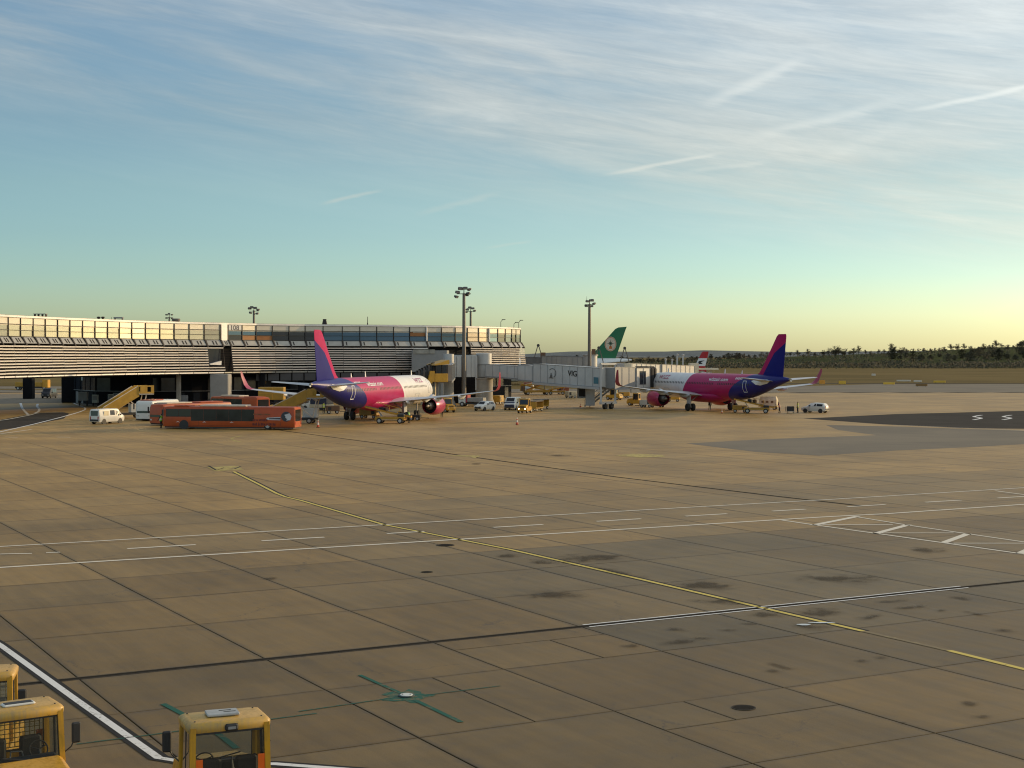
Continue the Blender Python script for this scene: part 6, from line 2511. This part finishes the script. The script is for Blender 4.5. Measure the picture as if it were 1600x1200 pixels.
        b.box(-.05, .09, c0 - .082, c0 - .076, 2.06, 2.11)
        b.build('lens', m_lens, wl)
        for sx in (-1, 1):
            b = MB()
            b.box(sx * .555 - .06, sx * .555 + .06, c0 - .04, c0 - .025, 1.26, 1.56)
            b.build('reflector', m_reflo, t_)
        # door handle and small white handle knob
        b = MB()
        b.lathe([(0, .03), (.03, .02), (.05, 0)], (.22, c1 - .28, 1.12), 'z', 8)
        b.cyl((.22, c1 - .28, 1.15), (.20, c1 - .28, 1.30), .008, .008, 6)
        b.build('lever', m_lamp, t_)
    if rear_mesh:
        b = MB()
        for k in range(13):
            x_ = -.56 + 1.12 * k / 12
            b.bar((x_, c0 - .035, 1.28), (x_, c0 - .03, 1.98), .014, .014)
        for k in range(9):
            z_ = 1.28 + .7 * k / 8
            b.bar((-.56, c0 - .05, z_), (.56, c0 - .05, z_), .014, .014)
        b.build('mesh_guard', m_ochP, t_)
    for sx in (-1, 1):
        for yy, r_w in ((1.0, .30), (-1.0, .33)):
            wheel(t_, sx * .66, yy, r_w, .2)
        b = MB()
        b.lathe([(1.52, .085), (1.56, .08), (1.565, 0)], (sx * .48, 0, .68), 'y', 12)
        b.build('headlight', m_lit if lit else m_lamp, t_)
        b = MB()
        b.box(sx * .6 - .06, sx * .6 + .06, -1.475, -1.455, .6, .72)
        b.build('tail_light', m_redl, t_)
    b = MB()
    b.rbox(-.12, .12, -1.62, -1.44, .38, .6, .02)
    b.build('tow_hitch', m_plastic, t_)
    return t_


rf_ = [Vector((-6.09, 27.26, 0)), Vector((-4.76, 27.86, 0)), Vector((-4.35, 26.97, 0)), Vector((-5.70, 26.40, 0))]
ctr3 = sum(rf_, Vector()) / 4
tug('yellow baggage tractor in the foreground seen from behind, grey plate on its roof', (ctr3.x, ctr3.y, 0), -23.5)
c1_ = Vector((-8.35, 27.91, 0))
hd = Vector((math.sin(R(146)), math.cos(R(146)), 0))
rt = Vector((hd.y, -hd.x, 0))                     # right-hand side of the tractor
ct1 = c1_ - hd * .41 + rt * .73
tug('yellow baggage tractor cut off by the left edge, roof hatch open, facing the camera', (ct1.x, ct1.y, 0), 146, True, 'open')
c0_ = Vector((-10.24, 30.75, 0))
hd = Vector((math.sin(R(168)), math.cos(R(168)), 0))
rt = Vector((hd.y, -hd.x, 0))
ct0 = c0_ - hd * .41 + rt * .73
tug('yellow baggage tractor at the left edge behind the one with the open hatch', (ct0.x, ct0.y, 0), 168, True, 'open')

g = G(820, 646)
tug('small yellow tractor with both headlights lit driving towards the camera', (g.x, g.y + 1.6, 0), 196, detail=False, lit=True)


def dolly(label, loc, az):
    t_ = thing('baggage_dolly', label, 'baggage cart', loc, az, 'dollies behind the lit tractor')
    b = MB()
    b.rbox(-.75, .75, -1.25, 1.25, .45, .58, .03)
    b.build('deck', m_ochP, t_)
    for y in (-1.2, 1.2):
        b = MB()
        b.box(-.72, .72, y - .03, y + .03, .58, 1.55)
        b.build('end_wall', m_ochP, t_)
    b = MB()
    b.rbox(-.8, .8, -1.3, 1.3, 1.55, 1.62, .03)
    b.build('roof', m_tun2, t_)
    for sx in (-1, 1):
        for y in (-.85, .85):
            wheel(t_, sx * .62, y, .24, .14)
    b = MB()
    b.bar((0, 1.25, .42), (0, 2.0, .40), .07, .07)
    b.build('tow_bar', m_plastic, t_)


h_ = Vector((math.sin(R(196)), math.cos(R(196)), 0))
s_ = G(838, 643)
dolly('covered dolly hitched right behind the lit tractor', (s_.x - .1, s_.y + 1.2, 0), 208)
s_ = G(846, 640)
dolly('second covered dolly at the tail of the lit tractor', (s_.x, s_.y + 2.4, 0), 214)
g = G(697, 645)
tug('yellow tractor half hidden behind the engine of the left aircraft', (g.x, g.y + 2.0, 0), 150, detail=False)
g = G(995, 634)
tug('yellow tractor under the left wing of the right-hand aircraft', (g.x, g.y + 1, 0), -70, detail=False)
g = G(960, 625)
tug('sunlit yellow tractor beyond the bridge wheels', (g.x, g.y + 1, 0), 120, detail=False)


# ---- belt loaders
def belt_loader(label, loc, az, boom_az, bags=True):
    t_ = thing('belt_loader', label, 'belt loader', loc, az)
    b = MB()
    b.rbox(-.85, .85, -1.9, 1.9, .42, .86, .05)
    b.build('chassis', m_ochP, t_)
    b = MB()
    b.box(-.87, .87, -1.3, 1.0, .45, .52)
    b.build('sill', m_busroof, t_)
    b = MB()
    b.rbox(-.8, -.1, -1.85, -1.0, .86, 1.2, .05)
    b.build('seat_box', m_plastic, t_)
    b = MB()
    b.tube([Vector((-.2, -.9, .86)), Vector((-.2, -.9, 1.5)), Vector((-.2, -1.3, 1.55))], .03)
    b.tube([Vector((.75, -1.0, .86)), Vector((.75, -1.0, 1.9)), Vector((.75, .6, 2.3)), Vector((.75, 1.8, 2.75))], .03)
    b.tube([Vector((.05, .2, 1.5)), Vector((.05, .2, 2.1)), Vector((.05, 1.8, 2.7))], .03)
    b.build('handrail', m_yelP, t_)
    b = MB()                                     # boom with belt
    b.loft([[(-.05, -2.6, .75), (.75, -2.6, .75), (.75, -2.6, .98), (-.05, -2.6, .98)], [(-.05, 0, 1.2), (.75, 0, 1.2), (.75, 0, 1.45), (-.05, 0, 1.45)], [(-.05, 3.4, 2.0), (.75, 3.4, 2.0), (.75, 3.4, 2.2), (-.05, 3.4, 2.2)]])
    bm_ = b.build('boom', m_yelP, t_)
    b = MB()
    b.loft([[(0, -2.6, .99), (.7, -2.6, .99), (.7, -2.6, 1.01), (0, -2.6, 1.01)], [(0, 0, 1.46), (.7, 0, 1.46), (.7, 0, 1.48), (0, 0, 1.48)], [(0, 3.4, 2.21), (.7, 3.4, 2.21), (.7, 3.4, 2.23), (0, 3.4, 2.23)]])
    b.build('belt', m_plastic, bm_)
    b = MB()
    b.bar((.1, 1.2, .8), (.1, 1.8, 1.7), .1, .1)
    b.bar((.6, 1.2, .8), (.6, 1.8, 1.7), .1, .1)
    b.build('lift_arm', m_steel, t_)
    for sx in (-1, 1):
        for y in (-1.35, 1.35):
            wheel(t_, sx * .82, y, .36, .22)
        b = MB()
        b.rbox(sx * .6 - .12, sx * .6 + .12, -1.95, -1.89, .6, .74, .02)
        b.build('tail_light', m_redl, t_)
    return t_


def bag(label, loc, s, m, group=None, az=0):
    t_ = thing('suitcase', label, 'suitcase', loc, az, group)
    b = MB()
    b.rbox(-.35 * s, .35 * s, -.16 * s, .16 * s, 0, .5 * s, .05)
    b.build('shell', m, t_)
    b = MB()
    b.tube([Vector((-.1 * s, 0, .5 * s)), Vector((-.1 * s, 0, .56 * s)), Vector((.1 * s, 0, .56 * s)), Vector((.1 * s, 0, .5 * s))], .015)
    b.build('handle', m_plastic, t_)


g = G(610, 662)
belt_loader('yellow belt loader at the hold of the left aircraft', (g.x, g.y + .9, 0), -82, 0)
g = G(1184, 646)
belt_loader('yellow belt loader at the hold of the right-hand aircraft', (g.x, g.y + .9, 0), -78, 0)
r_ = random.Random(21)
for k, (px_, py_, z) in enumerate(((596, 655, 1.55), (603, 655, 1.5), (1172, 640, 1.6), (1180, 640, 1.55))):
    p = AT(px_, 600, G(610, 662).y + .9 if k < 2 else G(1184, 646).y + .9)
    bag(['dark suitcase riding up the left belt loader, upper one', 'brown suitcase riding up the left belt loader, lower one', 'dark suitcase riding up the right belt loader, upper one', 'brown suitcase riding up the right belt loader, lower one'][k], (p.x, p.y + .35, z), 1.0, (m_bagA, m_bagB)[k % 2], None, r_.uniform(0, 90))
# pale baggage trailer behind the right loader, and the small trolley
g = G(1206, 641)
bt = thing('baggage_trailer', 'pale canvas baggage trailer behind the right belt loader', 'baggage cart', (g.x, g.y + 3, 0), -70)
b = MB()
b.loft([[(-.75, -1.4, .6), (.75, -1.4, .6), (.75, 1.4, .6), (-.75, 1.4, .6)], [(-.78, -1.4, 1.6), (.78, -1.4, 1.6), (.78, 1.4, 1.6), (-.78, 1.4, 1.6)], [(-.35, -1.2, 2.1), (.35, -1.2, 2.1), (.35, 1.2, 2.1), (-.35, 1.2, 2.1)]])
b.build('canvas', mat('canvas_cream', (.62, .54, .40), .8, 0, .2, 2), bt)
b = MB()
b.box(-.8, .8, -1.5, 1.5, .48, .6)
b.build('deck', m_ochP, bt)
b = MB()
for y in (-.7, .1, .8):
    b.box(.775, .80, y - .2, y + .2, 1.1, 1.4)
    b.box(-.80, -.775, y - .2, y + .2, 1.1, 1.4)
b.build('canvas_windows', m_bagB, bt)
for sx in (-1, 1):
    for y in (-1, 1):
        wheel(bt, sx * .65, y, .24, .14)
g = G(1236, 646)
tr = thing('luggage_trolley', 'small low trolley loaded with a dark box between two workers', 'baggage cart', (g.x, g.y + .4, 0), 0)
b = MB()
b.box(-.55, .55, -.4, .4, .28, .36)
b.build('deck', m_steel, tr)
b = MB()
b.rbox(-.5, .5, -.35, .35, .37, 1.05, .05)
b.build('load', m_bagA, tr)
b = MB()
b.bar((-.7, 0, .3), (-.7, 0, 1.0), .05, .6)
b.build('handle', m_steel, tr)
for sx in (-1, 1):
    wheel(tr, sx * .4, 0, .14, .08)
# loaders under the bridge, far side
g = G(838, 617)
cl = thing('cargo_loader', 'yellow cargo loader with raised scissor platform seen under the grey bridge', 'cargo loader', (g.x, g.y + 2, 0), 80)
b = MB()
b.rbox(-1.4, 1.4, -2.8, 2.8, .5, 1.0, .06)
b.build('chassis', m_ochP, cl)
b = MB()
b.loft([[(-1.3, -2.6, 1.9), (1.3, -2.6, 1.9), (1.3, -2.6, 2.3), (-1.3, -2.6, 2.3)], [(-1.3, 2.7, 2.5), (1.3, 2.7, 2.5), (1.3, 2.7, 2.95), (-1.3, 2.7, 2.95)]])
b.build('platform', m_yelP, cl)
for sx in (-1, 1):
    b = MB()
    b.bar((sx * 1.0, -2.0, 1.0), (sx * 1.0, 2.0, 2.5), .2, .25)
    b.build('scissor', m_yelP, cl)
    b = MB()
    b.bar((sx * 1.0, 2.0, 1.0), (sx * 1.0, -2.0, 2.0), .2, .25)
    b.build('scissor', m_ochP, cl)
    for y in (-2.1, 2.1):
        wheel(cl, sx * 1.2, y, .4, .3)
b = MB()
b.rbox(-1.4, -.5, -3.4, -2.6, .8, 2.4, .06)
b.build('cab', m_yelP, cl)
b = MB()
b.rbox(-.2, 1.3, -3.3, -2.7, .8, 1.9, .05)
b.build('motor_box', m_bagB, cl)
g = G(862, 617)
belt_loader('small yellow loader parked right of the cargo loader under the bridge', (g.x + 1.2, g.y + 2, 0), 95, 0)
g = G(820, 606)
pp = thing('container_pallet', 'red and white stacked cargo pallet beside the cargo loader', 'cargo pallet', (g.x + .6, g.y - 30, 0), 20)
b = MB()
b.rbox(-1.2, 1.2, -.8, .8, .5, 1.4, .05)
b.build('load', m_vwhite, pp)
b = MB()
b.rbox(-1.0, 1.1, -.7, .7, 1.42, 2.0, .05)
b.build('load', mat('cargo_red', (.25, .05, .03), .6), pp)
b = MB()
b.box(-1.3, 1.3, -.9, .9, .3, .5)
b.build('base', m_steel, pp)
def gpu(name, label, cat, loc, az, L, mm, top=1.3):
    t_ = thing(name, label, cat, loc, az)
    b = MB()
    b.rbox(-.7, .7, -L / 2, L / 2, .42, top, .07)
    b.build('housing', mm, t_)
    for sx in (-1, 1):
        b = MB()
        b.box(sx * .707 - .005, sx * .707 + .005, -L / 2 + .25, -L / 2 + .75, .6, max(.66, top - .2))
        b.build('vent', m_plastic, t_)
    b = MB()
    b.bar((0, L / 2, .35), (0, L / 2 + 1.1, .32), .08, .08)
    b.build('tow_bar', m_plastic, t_)
    for sx in (-1, 1):
        for y in (-L / 2 + .4, L / 2 - .4):
            wheel(t_, sx * .6, y, .26, .16)


for (px_, py_, dy_, nm, lb, ct_, az_, L_, mm_, top_) in (
        (518, 647, 1.5, 'baggage_cart', 'brown loaded cart beside the person under the left tail', 'baggage cart', 80, 2.0, m_bagB, 1.2),
        (575, 655, 2.5, 'power_unit', 'dull yellow ground power unit under the belly of the left aircraft', 'power unit', -70, 2.6, m_ochP, 1.35),
        (648, 657, .4, 'tow_cart', 'low dark cart right of the left belt loader', 'baggage cart', 95, 1.6, m_bagA, .75),
        (1012, 637, 1.0, 'power_unit', 'white ground power unit in front of the right-hand aircraft engine', 'power unit', -60, 2.2, m_vwhite, 1.25),
        (1053, 628, 1.0, 'power_unit', 'yellow power unit seen between the engine and wheels of the right-hand aircraft', 'power unit', 100, 2.4, m_yelP, 1.5),
        (1158, 645, 1.2, 'baggage_cart', 'yellow cart at the foot of the right belt loader, nearest the wheels', 'baggage cart', -80, 2.2, m_ochP, 1.1),
        (880, 616, 1.0, 'baggage_cart', 'red-brown cart under the bridge, left of the grey support', 'baggage cart', 85, 2.6, mat('cart_red', (.22, .07, .03), .6), 1.5),
        (892, 622, 1.0, 'baggage_cart', 'orange-white cart touching the grey bridge support', 'baggage cart', 60, 2.0, m_beige, 1.4),
        (975, 622, 1.0, 'baggage_cart', 'orange cart beyond the bridge wheels, right of the sunlit tractor', 'baggage cart', 70, 2.2, m_yelP, 1.2),
        (778, 633, 4.0, 'baggage_cart', 'orange-brown cart in the sun right of the right concrete drum', 'baggage cart', 20, 2.0, m_ochP, 1.6)):
    p = G(px_, py_)
    gpu(nm, lb, ct_, (p.x, p.y + dy_, 0), az_, L_, mm_, top_)
# white and red service truck at the foot of the mast
g = G(737, 636)
sv = thing('service_truck', 'white and red service truck in the dark bay at the foot of the tall mast', 'truck', (g.x, g.y + 3, 0), -75)
b = MB()
b.rbox(-.95, .95, .9, 2.2, .5, 1.9, .1)
b.build('cab', m_vwhite, sv)
b = MB()
b.box(-.97, .97, 1.3, 2.0, 1.2, 1.7)
b.build('cab_window', m_vglass, sv)
b = MB()
b.rbox(-.95, .95, -2.2, .8, .8, 1.5, .05)
b.build('tank', m_gwall, sv)
b = MB()
b.rbox(-.97, .97, .55, .88, .7, 2.1, .05)
b.build('red_panel', mat('truck_red', (.36, .02, .03), .4), sv)
b = MB()
b.box(-.8, .8, -2.3, 2.1, .4, .7)
b.build('chassis', m_plastic, sv)
for sx in (-1, 1):
    for y in (-1.5, 1.5):
        wheel(sv, sx * .85, y, .42, .25)
# yellow truck far away, seen through the passage under the pier
for px_, lb, w in ((35, 'far yellow lorry left of the passage pillar', 3.0), (58, 'far yellow lorry right of the passage pillar', 4.2)):
    g = G(px_, 609.5)
    ft = thing('lorry', lb, 'truck', (g.x, g.y, 0), 90)
    b = MB()
    b.rbox(-1.1, 1.1, -w / 2, w / 2 - .6, .9, 2.0, .05)
    b.build('body', m_ochP, ft)
    b = MB()
    b.rbox(-1.1, 1.1, w / 2 - .5, w / 2 + .9, .6, 2.6, .1)
    b.build('cab', m_yelP, ft)
    b = MB()
    b.box(-1.0, 1.0, -w / 2, w / 2 + .7, .5, .85)
    b.build('chassis', m_plastic, ft)
    for sx in (-1, 1):
        for y in (-w / 2 + .7, w / 2):
            wheel(ft, sx * .95, y, .45, .25)

# ---- cones, barrier, chocks, airfield signs
def cone(px_, py_, label, s=1.0, lean=0):
    p = G(px_, py_)
    t_ = thing('traffic_cone', label, 'traffic cone', (p.x, p.y, 0))
    t_.rotation_euler = (R(lean), 0, 0)
    b = MB()
    b.rbox(-.2 * s, .2 * s, -.2 * s, .2 * s, 0, .05, .01)
    b.build('base', m_plastic, t_)
    for nm, z0, z1, mm in (('band', .05, .32, 'cone_red'), ('band', .32, .58, 'cone_white'), ('band', .58, .72, 'cone_red'), ('band', .72, .9, 'cone_white')):
        m = mat(mm, (.55, .07, .02) if mm == 'cone_red' else (.72, .66, .58), .5)
        r0, r1 = (.16 - .13 * z0 / .95) * s, (.16 - .13 * z1 / .95) * s
        b = MB()
        b.lathe([(z0 * s, r0), (z1 * s, r1)], (0, 0, 0), 'z', 12)
        b.build(nm, m, t_)


cone(497, 668, 'red and white cone right of the rear of the nearest bus', 1.05)
cone(808, 664, 'red and white cone standing alone on the open apron', 1.05)
cone(907, 636, 'small white cone tipped sideways left of the bridge stairs', .9, 35)
cone(1128, 646, 'small cone under the belly of the right-hand aircraft', .7)
g = G(481, 658)
br_ = thing('barrier', 'red and white plank barrier lying between the stairs truck and the cone', 'barrier', (g.x, g.y, 0), 118)
for k in range(4):
    b = MB()
    b.box(-.06, .06, k * .45 - .9, k * .45 - .47, .35, .6)
    b.build('plank_band', MATS['cone_red'] if k % 2 else MATS['cone_white'], br_)
for y in (-.8, .75):
    b = MB()
    b.bar((-.25, y, 0), (0, y, .6), .05, .05)
    b.bar((.25, y, 0), (0, y, .6), .05, .05)
    b.build('leg', m_plastic, br_)
for k, (px_, py_, w, h, col, lb) in enumerate(((1316, 600.5, 2.1, .9, 'y', 'yellow airfield sign board right of the far winglet'), (1284.5, 600.5, 1.7, 1.1, 'o', 'orange airfield board touching the far winglet in the picture'), (1389, 601.5, 3.3, .6, 'y', 'long low yellow airfield board left of the dark one'),
                                               (1440, 604, 3.2, .6, 'b', 'long brown airfield board seen from behind'), (1412, 596.5, 4.6, .45, 'w', 'long thin white board in the field'), (1434, 597.5, 2.6, .5, 'w', 'short white board at the right end of the long thin one'),
                                               (1468, 598.5, 3.8, .6, 'y', 'rightmost yellow airfield board in the dry grass'), (1365, 587.5, 1.6, .8, 'w', 'small white marker board far out in the dry grass'), (1454, 570, 4.5, 1.6, 'w', 'white hut-sized board before the far undergrowth'))):
    p = G(px_, py_)
    t_ = thing('airfield_sign', lb, 'sign', (p.x, p.y, -.1), 0)
    mm = {'y': mat('sign_yellow', (.72, .44, .04), .5), 'o': mat('sign_orange', (.70, .30, .03), .5), 'b': mat('sign_brown', (.22, .12, .03), .6), 'w': mat('sign_white', (.62, .58, .50), .5)}[col]
    b = MB()
    b.rbox(-w / 2, w / 2, -.15, .15, .25, .25 + h, .04)
    b.build('board', mm, t_)
    b = MB()
    for sx in (-.35, .35):
        b.box(sx * w - .04, sx * w + .04, -.05, .05, 0, .26)
    b.build('legs', m_plastic, t_)

# ================================================================== PEOPLE
m_skin = mat('skin', (.36, .20, .13), .6)
m_hair = mat('hair_dark', (.02, .015, .012), .8)
m_navyc = mat('work_trousers', (.015, .017, .025), .85)
m_vestY = mat('vest_yellow', (.62, .66, .06), .6)
m_vestG = mat('vest_green', (.26, .62, .05), .6)
m_vestO = mat('vest_red', (.50, .06, .03), .6)
m_bandS = mat('vest_band', (.75, .75, .72), .4)


def body_mesh(key, arm_l, arm_r, stride, lean=0.0):
    """one continuous skin grown on a skeleton; arm_* = (elbow, hand) offsets"""
    me = bpy.data.meshes.new('body_' + key)
    V, E_, Rr = [], [], []

    def add(p, r, par=None):
        V.append(p)
        Rr.append(r)
        if par is not None:
            E_.append((par, len(V) - 1))
        return len(V) - 1
    pel = add((0, 0, .95), (.16, .11))
    ch = add((0, lean * .5, 1.22), (.155, .105), pel)
    sh = add((0, lean, 1.42), (.15, .09), ch)
    nk = add((0, lean * 1.1, 1.53), (.058, .058), sh)
    hd0 = add((0, lean * 1.15 + .01, 1.62), (.085, .10), nk)
    add((0, lean * 1.15 + .01, 1.74), (.075, .09), hd0)
    for sx, arm in ((-1, arm_l), (1, arm_r)):
        s0 = add((sx * .19, lean, 1.42), (.062, .062), sh)
        e = add((sx * .19 + arm[0][0], lean + arm[0][1], 1.42 + arm[0][2]), (.046, .046), s0)
        h = add((sx * .19 + arm[1][0], lean + arm[1][1], 1.42 + arm[1][2]), (.036, .036), e)
        d = (Vector(V[h]) - Vector(V[e])).normalized() * .15
        add(tuple(Vector(V[h]) + d), (.03, .042), h)
        hp = add((sx * .10, 0, .88), (.095, .10), pel)
        kn = add((sx * .11, .02 + sx * stride * .5, .48), (.066, .07), hp)
        an = add((sx * .12, -.02 + sx * stride, .09), (.045, .05), kn)
        add((sx * .13, .15 + sx * stride, .045), (.045, .042), an)
    me.from_pydata(V, E_, [])
    o = bpy.data.objects.new('body_' + key, me)
    C.objects.link(o)
    md = o.modifiers.new('skin', 'SKIN')
    for k, r in enumerate(Rr):
        me.skin_vertices[0].data[k].radius = r
    me.skin_vertices[0].data[0].use_root = True
    o.modifiers.new('sub', 'SUBSURF').levels = 2
    dg = bpy.context.evaluated_depsgraph_get()
    out = bpy.data.meshes.new_from_object(o.evaluated_get(dg))
    bpy.data.objects.remove(o)
    for m in (m_navyc, m_skin, m_hair):
        out.materials.append(m)
    for p in out.polygons:
        p.use_smooth = True
        z, y, xx = p.center.z, p.center.y, abs(p.center.x)
        if z > 1.50:
            p.material_index = 2 if (z > 1.72 or y < lean - .01 and z > 1.58) else 1
        elif xx > .33 and z < 1.0:
            p.material_index = 1
    return out


def vest_mesh(m, lean=0.0):
    b = MB()
    rings = []
    for z, w, d in ((.86, .19, .145), (1.0, .185, .14), (1.2, .195, .14), (1.38, .205, .13), (1.47, .15, .10), (1.50, .09, .08)):
        off = lean * max(0, (z - .95) / .47)
        rings.append([(w * math.cos(2 * PI * k / 14), d * math.sin(2 * PI * k / 14) + off, z) for k in range(14)])
    b.loft(rings, caps=False)
    n = 14
    for k in range(len(b.f)):
        if n <= k < 2 * n and False:
            b.m[k] = 1
    b2 = MB()
    for z in (1.02, 1.16):
        off = lean * (z - .95) / .47
        b2.loft([[(.205 * math.cos(2 * PI * k / 14), .155 * math.sin(2 * PI * k / 14) + off, z + dz) for k in range(14)] for dz in (0, .06)], caps=False)
    return b.mesh('vest', m, 60), b2.mesh('vest_band', m_bandS, 60)


DOWN = ((.06, 0, -.28), (.08, .08, -.52))
DOWNL = ((-.06, 0, -.28), (-.08, .08, -.52))
FWD = ((.04, .12, -.24), (.0, .36, -.20))
FWDL = ((-.04, .12, -.24), (.0, .36, -.20))
POSE = {'stand': (body_mesh('stand', DOWNL, DOWN, .05), 0), 'walk': (body_mesh('walk', ((-.06, .1, -.27), (-.06, .26, -.46)), ((.06, -.1, -.27), (.08, -.12, -.52)), .2), 0), 'reach': (body_mesh('reach', FWDL, FWD, .1, .14), .14)}
VEST = {}


def person(px_, py_, az, pose, m, label, dy=0.0, z=0.0, s=1.0):
    p = G(px_, py_)
    t_ = thing('person', label, 'person', (p.x, p.y + dy, z), az)
    t_.scale = (s, s, s)
    me, lean = POSE[pose]
    link('body', me, t_)
    if m is not None:
        k = (m.name, lean)
        if k not in VEST:
            VEST[k] = vest_mesh(m, lean)
        v = link('vest', VEST[k][0], t_)
        link('reflective_band', VEST[k][1], v)


person(253, 669, -60, 'walk', m_vestG, 'person in green vest walking at the front of the nearest bus', -.4)
person(506, 646.5, 20, 'stand', m_vestY, 'person in yellow vest standing under the tail of the left aircraft')
person(640, 661, -90, 'reach', m_vestG, 'person in bright green vest leaning over the end of the left belt loader', -.6)
person(690.5, 652, 0, 'stand', m_vestG, 'person in dark clothes and green vest right of the left aircraft engine')
person(1218, 645.5, -80, 'reach', m_vestO, 'person in dark clothes with red top behind the right belt loader')
person(1246.5, 645.5, -90, 'stand', m_vestY, 'person in yellow vest standing right of the small trolley')
person(1109, 641, 30, 'stand', None, 'person in dark clothes standing under the right-hand aircraft')
person(128, 630.5, 60, 'walk', m_vestG, 'person in green vest under the pier beside the dark pillar', 0)
